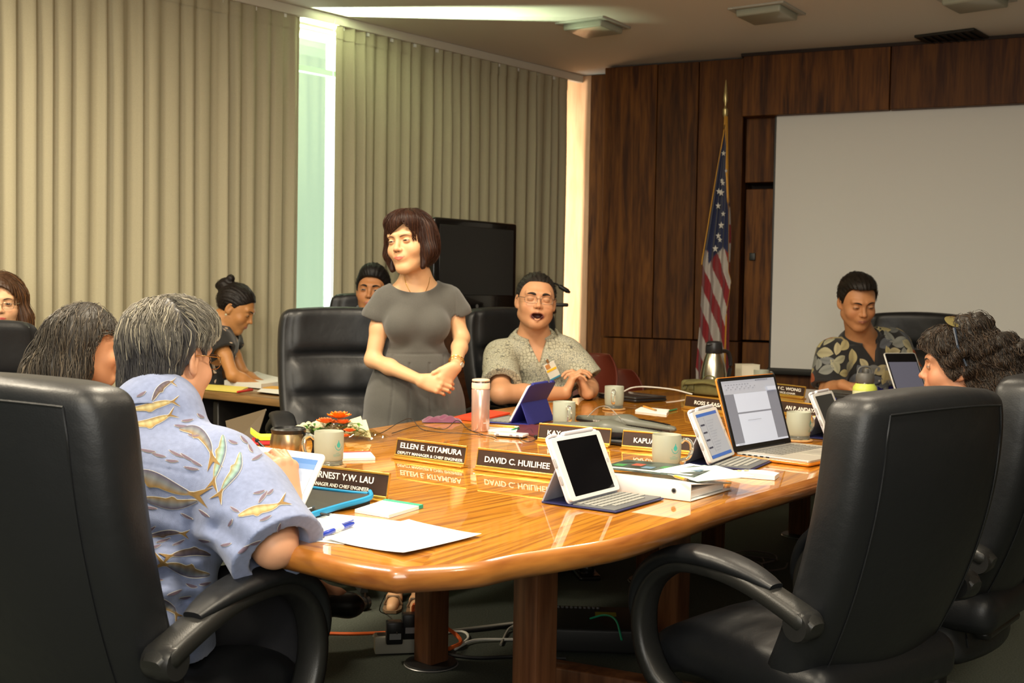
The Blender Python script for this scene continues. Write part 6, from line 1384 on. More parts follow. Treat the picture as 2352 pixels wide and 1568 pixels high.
def collar(S_body, nk, R, sc, parent, material, open_=.55, h=.036, r=.066, lay=.03, tip=.055, print_=None):
    """turned-down shirt collar with two points, open at the throat"""
    off = np.array(root_loc(parent)); G = []; n = 40
    for i in range(n):
        t = i/(n-1)*2-1; a = t*(PI-open_); ca, sa = math.cos(a), math.sin(a)           # a = 0 at the nape
        rr = r*sc; stand = [(rr*.98, .0), (rr*.97, h*.75), (rr*1.02, h*1.0), (rr*1.14, h*.82)]; e = abs(t)**5
        prof = stand+[(rr*1.25+lay*.45, h*.25-e*tip*.45), (rr*1.28+lay*.8, -h*.25-e*tip*1.0)]
        row = []
        for q, (rad_, z) in enumerate(prof):
            P = np.array(nk)+R@np.array([rad_*sa*1.02, -rad_*ca*(.95)-.004, z-.018*(1-ca)/2-abs(t)**3*.012]); row.append(P)
        G.append(row)
    G = np.array(G); m = MB(); m.grid(G-off); G2 = G.copy(); G2[:, 3:] -= (R[:, 2]*.002); G2 -= np.stack([np.zeros((n, 6))]*3, -1)
    me = m.build('collar', material, parent, sharp=180); md = me.modifiers.new('thickness', 'SOLIDIFY'); md.thickness = .002; return me
def buttonline(S, p0, p1, parent, n=3, col=(.6, .58, .5), from_dir=None):
    off = np.array(root_loc(parent)); P = np.array([p0+(p1-p0)*t for t in np.linspace(0, 1, n)]); h = S.march(P+np.array(from_dir)*.2, -np.array(from_dir), n=30)
    for q in h:
        M = Matrix.Translation(Vector(q-off)) @ Vector(from_dir).to_track_quat('Z', 'Y').to_matrix().to_4x4(); m = MB(); m.M = M; m.lathe([(.0052, 0), (.0055, .0012), (.0050, .0022), (.0035, .0018)], 14); m.build('button', mat('button', col, .3), parent)
def trousers(parent, pv, kR, kL, aR, aL, colr, name='trousers', r=(.095, .075, .055), vox=.009, sc=1.):
    S = SDF(); pv = np.array(pv, float); rt = nrm(np.array(kR)-np.array(kL)); S.ell(pv, (.17*sc, .15*sc, .13*sc), None, .03)
    for kk, aa, s_ in ((kR, aR, 1), (kL, aL, -1)):
        hp = pv+rt*s_*.085; S.cone(hp, kk, r[0]*sc, r[1]*sc, .04); S.cone(kk, aa, r[1]*sc*.95, r[2]*sc, .03)
    f = folds(.006, 18, 3); S.post = lambda P, D: D+f(P)
    return sdf_obj(name, S, vox, mat(name+'_%d' % int(colr[0]*4000), colr, .85, bump=.3, bscale=500), parent)
def shoe(parent, ankle, toe, colr, name='shoe', sc=1.):
    S = SDF(); a = np.array(ankle, float); t_ = np.array(toe, float); a = a.copy(); h = np.array([a[0], a[1], t_[2]+.01]); S.chain([h+(t_-h)*-.1, h+(t_-h)*.55, t_], [.040*sc, .042*sc, .034*sc], .02); S.cone(a, h, .045*sc, .045*sc, .03); S.box(h+(t_-h)*.45+(0, 0, -.03), (.05, .15, .012), frame(t_-h, (0, 0, 1)), .008, .005)
    return sdf_obj(name, S, .007, mat('shoe_%d' % int(colr[0]*3000), colr, .4, coat=.3), parent)

# ---------------------------------------------------------------- 1. the standing woman in the grey dress
def standing_woman():
    c0 = Dp(955, 880, 4.78); t = person('person standing in a grey cap-sleeved dress with clasped hands and a gold bracelet', c0); bc = (.62, .36, .19)
    H = Head(Dp(943, 556, 4.72), (-.44, -.88, -.05), (-.10, .02, 1), sc=1.05, jaw=.90, wide=1.02, smile=.0025)
    nk = Dp(955, 655, 4.79); pv = Dp(953, 884, 4.80); shR = Dp(884, 694, 4.77); shL = Dp(1032, 686, 4.82)
    elR, wrR = Dp(856, 826, 4.72), Dp(968, 874, 4.575); elL, wrL = Dp(1060, 775, 4.80), Dp(1046, 842, 4.60)
    S = SDF(); H.add(S, nk, .050); R = torso(S, nk, pv, shR, shL, .90, .84, .95, bust=.9)
    arm(S, shR, elR, wrR, .80, r=(.050, .039, .038, .027)); arm(S, shL, elL, wrL, .80, r=(.050, .039, .038, .027))
    t1, _ = hand(S, wrR, (.90, -.10, -.22), (.10, .95, -.25), 1, .92, curls=(.55, .6, .62, .66), spread=.03, thumb=(.55, .10)); 
    t2, _ = hand(S, wrL+(0, -.004, 0), (-.62, -.20, -.72), (-.35, .80, .30), -1, .92, curls=(.55, .62, .7, .75), spread=.03, thumb=(.50, .15))
    fl = Zp(905, 1392, 0), Zp(958, 1398, 0)
    for q, hx in ((0, .075), (1, -.075)):
        hp = pv+R[:, 0]*hx*1.1; an = np.array([fl[q][0], fl[q][1]+.06, .085]); kn = (hp*.5+an*.5)+np.array([0, -.02, .02]); S.chain([hp, kn, kn+(an-kn)*.35, an], [.080, .055, .052, .033], .03); S.chain([an+(0, .02, -.045), an+(0, -.06, -.055), an+(0.0, -.15, -.066)], [.028, .028, .020], .02)
    colf = H.color(bc, (.62, .17, .12), .14)
    body = sdf_obj('body', S, .003, skin, t, colf, biggest=True)
    lips(H, S, t, (.60, .17, .12)); eyes(H, t, .24, .12, (.0, .0), bc); brows(H, S, t, (.16, .08, .045), .0026, raise_=-.003)
    # dress
    D = SDF(); torso(D, nk, pv, shR, shL, .90, .86, .96, bust=.98, grow=.011); mid = pv*.45+nk*.55
    for sh, s_ in ((shR, 1), (shL, -1)):
        o = sh+R[:, 0]*s_*.034+np.array([0, -.005, -.055]); D.cone(sh+(0, 0, .000), o, .054, .058, .03)
    for q in (-.055, .055): D.chain([pv+R[:, 0]*q+(0, 0, .06), pv+R[:, 0]*q*1.2+(0, 0, -.06), pv+R[:, 0]*q*1.7+(0, 0, -.26), pv+R[:, 0]*q*2.0+(-.01, 0, -.46)], [.108, .122, .140, .155], .05)
    D.ell(Dp(952, 634, 4.74), (.110, .20, .066), R, .006, -1)
    fo = folds(.0035, 22, 5)
    def post(P, Dd):
        L = (P-pv)@R; z = L[:, 2]
        Dd = Dd+fo(P)*np.clip((.12-z)*6+.35, .35, 1)*.8
        ring = .0028*np.exp(-((z-.135)/.0035)**2); Dd = Dd+ring                            # waist seam
        for x0, z1 in ((-.105, .13), (-.045, .10), (.035, .10), (.10, .13)):                        # skirt pleats and darts
            xx = L[:, 0]-x0*(1+np.clip(-z, 0, 1)*1.1); Dd = Dd+.0045*np.exp(-(xx/.0045)**2)*(z < z1)*(L[:, 1] > 0)
        for sh, s_ in ((shR, 1), (shL, -1)):                                                          # sleeve openings
            a = sh+R[:, 0]*s_*.040+np.array([0, 0, -.078]); nrm_ = nrm(R[:, 0]*s_*.42+np.array([0, 0, -.9])); pl = halfspace(P, a, nrm_); side = (P-sh)@(R[:, 0]*s_)
            cut = np.where(z > .13, np.minimum(pl, side-.020), -9); Dd = np.maximum(Dd, cut)
            el = elR if s_ > 0 else elL; inn = capd(P, sh+(0, 0, -.03), el, .050); Dd = np.maximum(Dd, -np.maximum(inn, -(pl+.035)))
            sm = np.exp(-((side-.018)/.003)**2)*.0018*(z > .2); Dd = Dd+sm
        return np.maximum(Dd, -(P[:, 2]-.43))
    D.post = post
    dr = mat('dress_grey', (.070, .068, .060), .82, bump=.5, bscale=1100, var=.16, vscale=420, sheen=.25)
    sdf_obj('dress', D, .0042, dr, t)
    # bob
    Hs = SDF(); sc = H.sc; E = lambda c, r, k=.02, op=1: Hs.ell(H.P(*c), np.array(r)*sc, H.R, k*sc, op)
    E((0, -.018, .036), (.088, .110, .094), .01); E((0, -.050, -.020), (.086, .080, .088), .03)
    for q in (-1, 1):
        Hs.cone(H.P(q*.071, .000, .040), H.P(q*.079, .012, -.040), .031*sc, .030*sc, .03*sc); Hs.cone(H.P(q*.079, .012, -.040), H.P(q*.066, .040, -.098), .027*sc, .011*sc, .02*sc)
    E((0, .052, .078), (.072, .048, .042), .03)
    gr = groove(H, .0010, 52, 'z', 1.2, 14)
    def hp_(P, Dd):
        L = H.loc(P); x, y, z = L[:, 0], L[:, 1], L[:, 2]; zh = np.interp(x, [-.075, -.052, -.030, -.010, .02, .050, .075], [.00, .045, .078, .060, .040, .022, .0]); xw = np.interp(z, [-.12, -.08, -.03, .02, .06], [.040, .052, .0605, .061, .058])
        op = np.minimum(np.minimum(xw-np.abs(x), zh-z), y-.030)*.9; Dd = np.maximum(Dd+gr(P), op*sc)
        bot = np.interp(y, [-.12, -.02, .05], [-.098, -.106, -.118]); return np.maximum(Dd, (bot-z)*.9*sc)
    Hs.post = hp_; dk = (.022, .009, .006)
    sdf_obj('hair', Hs, .003, mat('bob_base', dk, .45, spec=.25), t)
    r = surface_roots(Hs, H.P(0, -.01, .03), H.R, 1500, lambda L: (L[:, 2] > -.03), 3, .32)
    part = H.P(-.030, .05, .13); cen = H.P(0, -.02, 0)
    def flow(P):
        L = H.loc(P); v = np.stack([(L[:, 0]+.030)*9, np.where(L[:, 1] > 0, .25, -.35), -.55-np.clip(.09-L[:, 2], 0, 1)*14], 1); return v@H.R.T
    strands('hair_locks', Hs, r, flow, 16, .0085, t, mat('bob_strand', (1, 1, 1), .42, attr='Col', spec=.3), lambda n, rs: np.array(dk)+np.array([.050, .020, .009])*rs.uniform(0, 1, (n, 1))**2, rad=.0010, lift=.0012, jitter=.06, seed=4)
    # jewellery
    off = np.array(root_loc(t)); gm = mat('jewel_gold', (.75, .50, .12), .25, metal=1)
    a, b = wrL+(elL-wrL)*.16, wrL+(elL-wrL)*.10; fr_ = frame(elL-wrL, (0, -1, 0))
    for k, (p, r_, th) in enumerate(((a, .0300, .0024), (b, .0285, .0014))):
        m = MB(); m.tube([p+fr_[:, 0]*r_*math.cos(q)+fr_[:, 2]*r_*math.sin(q)-off for q in np.linspace(0, 2*PI, 33)], th, 6); m.build('bracelet' if k == 0 else 'watch_strap', gm, t)
    p = b+nrm(np.array([.75, -.55, -.1]))*.029; m = MB(); m.M = Matrix.Translation(Vector(p-off)) @ Vector((.75, -.6, -.1)).to_track_quat('Z', 'Y').to_matrix().to_4x4(); m.lathe([(.010, 0), (.011, .002), (.0095, .004), (0.0005, .0042)], 20); m.build('watch', mat('watch_face', (.6, .58, .5), .2, metal=.5), t)
    neckl = [nk+R@np.array([x, .074-.22*x*x*4, z]) for x, z in ((-.052, .035), (-.045, .005), (-.030, -.025), (-.012, -.043), (.0, -.047), (.012, -.043), (.030, -.025), (.045, .005), (.052, .035))]
    hit = S.march(np.array(neckl)+R[:, 1]*.12, -R[:, 1], n=30)+R[:, 1]*.0015; m = MB(); m.tube(spline(hit-off, 40), .0011, 5); m.build('necklace', gm, t)
    # sandals
    for q in range(2):
        an = np.array([fl[q][0], fl[q][1]+.06, .085])-off; m = MB(); sm = mat('sandal_tan', (.16, .10, .055), .5)
        m.loft([[(an[0]+x*w_, an[1]+y, z) for x, y in ((-1, 0), (1, 0))]+[(an[0]+x*w_, an[1]+y, z+.012) for x, y in ((1, 0), (-1, 0))] for w_, y, z in ((.030, .05, .030), (.032, .0, .022), (.030, -.06, .004), (.040, -.13, .002), (.026, -.18, .002)) for an in [an+(0, y, 0)*np.array([0, 0, 0])] for y in [y]], True, True) if False else None
        m = MB(); R_ = []
        for y, w_, z in ((.055, .020, .034), (.03, .030, .032), (-.03, .028, .018), (-.09, .036, .006), (-.14, .036, .003), (-.175, .020, .003)): R_.append([(an[0]-w_, an[1]+y, z), (an[0]+w_, an[1]+y, z), (an[0]+w_, an[1]+y, z+.010), (an[0]-w_, an[1]+y, z+.010)])
        m.loft(R_); sd = m.build('sandal', sm, t)
        m = MB(); m.tube([(an[0]+.037*math.cos(a_), an[1]+.034*math.sin(a_)+.005, an[2]+.004) for a_ in np.linspace(0, 2*PI, 20)], .004, 6); m.build('strap', sm, sd)
        m = MB(); m.tube([(an[0]-.034, an[1]-.10, .02), (an[0]-.020, an[1]-.10, .050), (an[0]+.020, an[1]-.10, .050), (an[0]+.034, an[1]-.10, .02)], .005, 6); m.build('strap', sm, sd)
        m = MB(); m.box((an[0], an[1]+.04, .018), (.03, .03, .034)); m.build('heel', sm, sd)
standing_woman()

# ---------------------------------------------------------------- 2. the grey-haired man in the foreground
def grey_man():
    bc = (.56, .29, .17); f = nrm((.42, .90, 0)); H = Head((-.748, 2.57, 1.078), (.46, .86, -.12), (.02, .12, 1), sc=.97)
    nk = Dp(350, 990, 2.46); shR = Dp(505, 1082, 2.40); shL = nk*2-shR+np.array([-.015, .05, .02]); shL[2] = shR[2]+.01; pv = np.array([-.82, 2.38, .585]); t = person('person in a blue fish-print shirt seated in the left foreground, writing on a tablet', pv)
    elR, wrR = Dp(630, 1252, 2.26), Dp(658, 1160, 2.50); elL = shL+np.array([-.02, .20, -.20]); wrL = Dp(560, 1200, 2.66)
    S = SDF(); H.add(S, nk, .062); R = torso(S, nk, pv, shR, shL, 1.05, 1.08, 1.02); arm(S, shR, elR, wrR, 1.02, r=(.056, .041, .043, .030)); arm(S, shL, elL, wrL, 1.02, r=(.056, .045, .045, .031))
    tips, th = hand(S, wrR, (-.20, .42, .80), (-.70, .55, -.45), -1, 1.16, curls=((.55, .6, .3), (.75, .85, .5), (.85, 1.0, .6), (.9, 1.05, .7)), spread=.04, thumb=(.42, .55), thumb_curl=.2)
    hand(S, wrL, (.35, .75, .25), (.6, -.1, .75), 1, 1.04, curls=(.3, .35, .35, .4), thumb=(.9, .4))
    colf = H.color(bc, (.42, .16, .12), .1)
    sdf_obj('body', S, .003, skin, t, colf, biggest=True, lo=(-1.35, 1.9, .50))
    brows(H, S, t, (.06, .05, .045), .005); glasses(H, t, (.35, .22, .10), metal=.9); eyes(H, t, .35, .22, (0, -.2), bc)
    # shirt
    D = SDF(); torso(D, nk+(0, 0, -.005), pv, shR, shL, 1.05, 1.16, 1.06, grow=.022)
    D.cone(pv+(nk-pv)*.25, pv+(.03, -.02, -.06), .165, .185, .05)
    sl = (elR-shR); hemR = shR+sl*1.10; D.cone(shR+(0, 0, .005), shR+sl*.45, .074, .077, .035); D.cone(shR+sl*.45, hemR+nrm(sl)*.05, .077, .080, .03)
    sll = (elL-shL); D.cone(shL, shL+sll*.9, .080, .092, .035)
    fo = folds(.012, 11, 12); fo2 = folds(.005, 26, 3); sn = nrm(sl)
    # creases that run from the armpit across the back, and down the side
    arp = shR+np.array([-.045, -.02, -.16])
    cf = nrm(C0-arp)
    cre = [(arp, np.array([-.26, -.05, .10]), .016), (arp+(0, 0, -.05), np.array([-.30, -.04, .0]), .018), (arp+(-.01, 0, -.10), np.array([-.28, -.03, -.10]), .016), (arp+(-.02, -.02, -.02), np.array([.02, -.02, -.30]), .014), (arp+(.05, -.02, .05), np.array([.14, -.10, -.06]), .010), (arp+(.04, -.05, .01), np.array([.12, -.12, -.16]), .010), (arp+(-.03, 0, -.20), np.array([-.20, 0, -.16]), .012)]
    def post(P, Dd):
        k = fo(P)*.8+fo2(P)*.6
        for a, v, am in cre: v = v-cf*(v@cf); PJ = P-cf*((P-a)@cf)[:, None]; d_ = capd(PJ, a, a+v, 0); tt = np.clip((PJ-a)@v/(v@v), 0, 1); k = k+am*(1-tt)*np.exp(-(d_/.014)**2)-am*.55*(1-tt)*np.exp(-((d_-.030)/.016)**2)
        Dd = Dd+k*.8
        Dd = Dd+.0022*np.exp(-(halfspace(P, nk-(nk-pv)*.20, nk-pv)/.0022)**2)*(np.abs((P-nk)@R[:, 0]) < .21)   # yoke seam
        pl = halfspace(P, hemR, sn); arm_side = capd(P, shR, elR+sn*.16, .115); Dd = np.maximum(Dd, np.minimum(pl, -arm_side+.0)*1.0 if False else np.where(arm_side < 0, pl, -9))
        inn = capd(P, shR, elR+sn*.25, .064); Dd = np.maximum(Dd, -np.maximum(inn, -(pl+.07)))
        # open neck
        neckd = capd(P, nk-(0, 0, .02), H.P(0, -.02, -.04), .0655); Dd = np.maximum(Dd, -neckd)
        return np.maximum(Dd, -(P[:, 2]-.50))
    D.post = post
    blu_ = mat('shirt_blue', (.185, .225, .37), .85, bump=.45, bscale=1000, var=.13, vscale=90, sheen=.2)
    shirt = sdf_obj('shirt', D, .0042, blu_, t, relax=0)
    cn = H.P(0, -.03, -.05)-nk; Rc = frame(np.cross(R[:, 0], nrm(cn)), cn); Rc[:, 0] = np.cross(Rc[:, 1], Rc[:, 2])
    col = collar(S, nk+nrm(cn)*.018, frame(-np.cross(nrm(cn), R[:, 0])*-1, cn), 1.08, shirt, blu_, open_=.5, h=.036, r=.062, lay=.016, tip=.04)
    # button at the nape
    nb = Dp(289, 869, 2.40); off = np.array(root_loc(t)); m = MB(); m.M = Matrix.Translation(Vector(D.march(np.array([Dp(290, 874, 2.0)]), np.array([FW]), n=40)[0]-off-np.array([0, .004, 0]))) @ Matrix.Rotation(PI/2, 4, 'X'); m.lathe([(.005, 0), (.0055, .0015), (.004, .0025)], 14); m.build('button', mat('button_cream', (.6, .58, .42), .3), shirt)
    # printed fish: centre line (image points on the cloth), half width, look
    fish = []
    def fishes(lst): fish.extend(lst)
    A = (.060, .045, .075); gold_ = (.36, .24, .07); brown = (.17, .10, .04); aq = (.22, .36, .34)
    fishes([([(300, 1085), (345, 1095), (410, 1125), (470, 1140)], 19, 'big'), ([(300, 940), (340, 935), (380, 925), (405, 922)], 10, 'gold'), ([(300, 975), (340, 972), (375, 960), (398, 950)], 11, 'gold'),
            ([(412, 985), (450, 990), (478, 1020), (492, 1068)], 14, 'big'), ([(512, 1000), (510, 1035), (498, 1080), (488, 1120)], 12, 'aqua'), ([(552, 1040), (545, 1075), (520, 1110), (500, 1145)], 12, 'aqua'),
            ([(455, 1150), (400, 1158), (350, 1148), (310, 1138)], 15, 'big'), ([(548, 1185), (585, 1172), (625, 1165), (655, 1150)], 12, 'gold'), ([(590, 1275), (610, 1245), (645, 1215), (668, 1165)], 13, 'big'),
            ([(480, 1320), (440, 1315), (400, 1300), (360, 1290)], 17, 'big'), ([(482, 1275), (450, 1268), (410, 1272), (375, 1282)], 11, 'dark'), ([(350, 1370), (375, 1385), (395, 1400), (410, 1420)], 13, 'big'),
            ([(350, 920), (365, 895), (385, 880), (400, 878)], 8, 'dark'), ([(470, 1200), (480, 1240), (488, 1280), (480, 1310)], 8, 'gold'), ([(640, 1060), (655, 1085), (668, 1110), (675, 1135)], 7, 'gold'), ([(330, 1235), (370, 1225), (400, 1222), (430, 1226)], 8, 'dark')])
    small = [(430, 965, 20, -8), (415, 978, 22, 5), (325, 905, 18, -30), (445, 1000, 20, 8), (340, 1035, 26, 10), (365, 1045, 24, 15), (405, 1042, 28, 25), (430, 1050, 26, 30), (450, 1062, 24, 30), (395, 1058, 22, 5), (440, 1075, 26, 10), (590, 1050, 20, -30), (470, 1178, 22, 35), (430, 1185, 24, 25), (345, 1215, 22, -30), (375, 1240, 26, -20), (410, 1245, 24, -28), (355, 1255, 22, -15), (595, 1130, 20, -15), (605, 1140, 22, -55), (600, 1145, 18, -60), (540, 1170, 18, 30), (520, 1250, 18, -10), (560, 1260, 24, -40), (585, 1245, 20, -20), (640, 1210, 16, -70), (530, 1200, 14, -60), (400, 1360, 26, -20), (425, 1370, 22, -10), (440, 1345, 20, 15), (620, 1130, 14, -40), (470, 1240, 20, 10), (345, 1165, 24, 10), (460, 955, 14, 30), (520, 960, 20, 35), (560, 1010, 18, 45), (575, 1030, 16, 60), (535, 1015, 16, 20), (360, 1330, 22, 10), (470, 1340, 20, -15), (610, 1190, 22, -25)]
    for x, y, L, a in small:
        ca, sa = math.cos(math.radians(a)), math.sin(math.radians(a)); L *= 1.4; fish.append(([(x-ca*L*.5, y-sa*L*.5), (x, y+1.5), (x+ca*L*.5, y+sa*L*.5)], 2.9, 'mini'))
    m1, m2 = MB(), MB(); c1, c2 = [], []; O = []; spec_ = []
    for ctr, hw, look in fish:
        nu = 22 if look != 'mini' else 10; nv_ = 7 if look != 'mini' else 4; cl = spline(ctr, nu); T_ = np.gradient(cl, axis=0); T_ /= np.linalg.norm(T_, axis=1)[:, None]; N_ = np.stack([-T_[:, 1], T_[:, 0]], 1)
        for grow_ in (1.1, 0.):
            for i in range(nu):
                u = i/(nu-1)
                if look == 'mini': w_ = hw*math.sin(PI*u)**.7; lo_ = hi_ = w_
                else:
                    body_ = hw*(math.sin(PI*min(1, u/.82))**.8 if u < .82 else 0); w_ = body_*.62+hw*.14*(u < .84); hi_ = lo_ = w_
                    if .28 < u < .45: hi_ += hw*.45*math.sin((u-.28)/.17*PI)
                    if u >= .84: q = (u-.84)/.16; hi_ = lo_ = hw*(.14+1.15*q)
                for v in np.linspace(-1, 1, nv_):
                    inn_ = 0
                    xx = cl[i]+N_[i]*(v*(hi_ if v > 0 else lo_)+np.sign(v)*grow_*(.6 if look == 'mini' else 1.))
                    if look != 'mini' and u >= .84: q = (u-.84)/.16; xx = xx+T_[i]*hw*(abs(v)*1.3-.5)*q
                    O.append(xx)
                    if grow_: c_ = (.62, .60, .52)
                    elif look == 'mini': c_ = (.12, .085, .12)
                    else:
                        s_ = {'big': ((.05, .04, .08), (.13, .14, .15), (.22, .13, .03)), 'gold': ((.20, .12, .04), (.38, .34, .17), (.28, .17, .045)), 'aqua': ((.06, .055, .11), (.20, .33, .28), (.22, .15, .04)), 'dark': ((.05, .04, .07), (.09, .07, .08), (.10, .06, .03))}[look]; tt = (v+1)/2
                        c_ = np.array(s_[0])*(1-tt*2)+np.array(s_[1])*tt*2 if tt < .5 else np.array(s_[1])*(2-tt*2)+np.array(s_[2])*(tt*2-1)
                        if u > .8: c_ = np.array((.19, .11, .03))
                        c_ = tuple(np.array(c_)*(.85+.3*((i*7+int(v*10)) % 3)/2))
                    (c1 if grow_ else c2).append(tuple(c_))
            spec_.append((nu, nv_, grow_))
    O = np.array(O); dirs = np.array([ray(x, y) for x, y in O]); dirs /= np.linalg.norm(dirs, axis=1)[:, None]; hit = D.march(C0+dirs*1.7, dirs, n=60, maxt=2); okk = np.abs(D.ev(hit)) < .004; Gd = D.grad(hit); Gd /= np.linalg.norm(Gd, axis=1)[:, None]+1e-9
    i0 = 0; c1f, c2f = [], []; p1 = p2 = 0
    for nu, nv_, gw in spec_:
        n_ = nu*nv_; h = hit[i0:i0+n_]+Gd[i0:i0+n_]*(.0012 if gw else .0020)-off; good = okk[i0:i0+n_].all() and np.abs(np.diff(h.reshape(nu, nv_, 3)[:, nv_//2], axis=0)).max() < .05; i0 += n_
        if gw: cc = c1[p1:p1+n_]; p1 += n_
        else: cc = c2[p2:p2+n_]; p2 += n_
        if not good: continue
        (m1 if gw else m2).grid(h.reshape(nu, nv_, 3)); (c1f if gw else c2f).extend(cc)
    pm = mat('cloth_print', (1, 1, 1), .8, attr='Col'); m1.build('print_outline', pm, shirt, sharp=180, attr=c1f, kind='stuff'); m2.build('fish_print', pm, shirt, sharp=180, attr=c2f, kind='stuff')
    # hair
    tab = [(-.13, -.105), (-.035, -.092), (-.024, -.020), (-.008, .028), (.016, .026), (.030, .008), (.048, .05), (.075, .066), (.12, .075)]
    def ex(Sx):
        Sx.ell(H.P(0, .03, .085), np.array([.070, .078, .048])*H.sc, H.R, .03); Sx.ell(H.P(0, -.062, -.055), np.array([.066, .045, .052])*H.sc, H.R, .03)
    Hs = SDF(); Hs.ell(H.P(0, -.016, .036), np.array([.087, .108, .099])*H.sc, H.R, .01); ex(Hs); hl = hairline(H, tab); fo3 = folds(.006, 45, 8)
    def gp(P, Dd):
        L = H.loc(P); s_ = (L[:, 1]*.5+L[:, 0]*.3); gv = .0016*np.sin(L[:, 0]*330+L[:, 2]*60+4*np.sin(L[:, 1]*30))+.0014*np.sin(L[:, 1]*260+5*np.sin(L[:, 0]*28)); return hl(P, Dd+gv*.8+fo3(P)*.25)
    Hs.post = gp; sdf_obj('hair', Hs, .0032, mat('hair_iron', (.040, .038, .038), .5), t)
    zt = lambda L: (L[:, 2] > np.interp(L[:, 1], *zip(*tab))+.000) & ~((np.abs(L[:, 0]) > .045) & (L[:, 1] > -.045) & (L[:, 2] < .075)); crown = np.array([-.02, -.06, .10])
    r = surface_roots(Hs, H.P(0, 0, .02), H.R, 4200, zt, 11, .32)
    def flow(P):
        L = H.loc(P); back = L[:, 1] < -.02; v = np.stack([(L[:, 0]-crown[0])*5+.45*(L[:, 2] > .04)*(L[:, 1] > -.03), np.where(L[:, 2] > .06, .55*np.sign(L[:, 1]+.05), np.where(back, -.15, -.35)), -.30-np.clip(.11-L[:, 2], 0, 1)*9], 1); return v@H.R.T
    rootL = H.loc(r)
    def cols(n, rs):
        g = np.clip((rootL[:, 2]-.035)/.085, 0, 1)*.8+np.clip((rootL[:, 1]-.03)/.05, 0, 1)*.5; g = np.clip(g+rs.uniform(-.30, .25, n), 0, 1)[:, None]; w_ = (rs.uniform(0, 1, (n, 1)) < .16*g)
        return np.where(w_, np.array([.42, .37, .27]), np.array([.030, .028, .030])*(1-g)+np.array([.20, .18, .14])*g)
    strands('hair_locks', Hs, r, flow, 14, .0072, t, mat('grey_strand', (1, 1, 1), .45, attr='Col', spec=.4), cols, rad=.0010, lift=.0045, jitter=.12, seed=5, curl=.0006, cfreq=140)
    # trousers, shoe
    kR = Dp(610, 1470, 2.56); kR[2] = .55; trousers(t, pv+(0, 0, -.04), kR, kR+np.array([-.30, .14, 0]), kR+np.array([.10, -.02, -.47]), kR+np.array([-.22, .2, -.47]), (.010, .010, .013), sc=1.05)
    for q in (np.array([.10, -.02, -.47]), np.array([-.22, .2, -.47])): a = kR+q; a[2] = .10; shoe(t, a, a+np.array([.10, .17, -.06]), (.008, .007, .006))
    # stylus in the right hand
    return H, tips, th, wrR, t
H2, tips2, th2, wr2, pgrey = grey_man()
tp = (tips2[0][0]+th2)/2; t = thing('stylus', 'short black stylus held in the right hand over the tablet', 'stylus', tuple(tp)); m = MB(); d_ = nrm(np.array([-.45, .35, .35])); m.tube([-d_*.03, d_*.055, d_*.075], [.004, .004, .002], 8); m.build('barrel', black, t); m = MB(); m.sphere(d_*.078, .005, 6); m.build('tip', mat('rubber_black', (.02, .02, .02), .7), t)
# hand-held tablet: four image corners at their distances
def held_tablet():
    TL, TR, BR = Dp(574, 1024, 2.66), Dp(750, 1046, 2.62), Dp(672, 1178, 2.50); u = nrm(TR-TL); w_ = np.linalg.norm(TR-TL); v = BR-TR; v = nrm(v-u*(v@u)); h_ = .185; w_ = max(w_, .165)
    c = TR-u*w_/2+v*h_/2; n = nrm(np.cross(v, u)); n = n if n@(C0-c) > 0 else -n
    t = thing('tablet', 'white tablet with a lit blue page held by the person in the fish-print shirt', 'tablet', tuple(c)); M = Matrix(((u[0], -v[0], n[0], 0), (u[1], -v[1], n[1], 0), (u[2], -v[2], n[2], 0), (0, 0, 0, 1)))
    if M.to_3x3().determinant() < 0: M = Matrix(((u[0], v[0], n[0], 0), (u[1], v[1], n[1], 0), (u[2], v[2], n[2], 0), (0, 0, 0, 1)))
    m = MB(); m.M = M; m.rbox((0, 0, 0), (w_, h_, .008), .011, 5, rv=.002); m.build('tablet_body', white, t); m = MB(); m.M = M; m.rbox((0, 0, .0041), (w_-.024, h_-.040, .0005), .001, 1); s_ = m.build('screen', scr_blk, t)
    g = (.33, .38, .48); R_ = [(0, 0, 1, 1, g), (0, .90, 1, 1, (.07, .16, .36)), (0, .80, 1, .90, (.11, .20, .40)), (0, .0, 1, .55, (.42, .47, .56)), (.06, .70, .26, .715, (.08, .09, .12)), (.30, .845, .60, .855, g), (.10, .62, .5, .628, (.2, .22, .3))]
    if M[0][1]*0+(M @ Vector((0, 1, 0))).z < 0: R_ = [(1-b, 1-d_, 1-a, 1-c_, k) for a, c_, b, d_, k in R_]
    ui('screen_picture', s_, M @ Matrix.Translation((0, 0, .0045)), R_, w_-.024, h_-.040); return t
held_tablet()
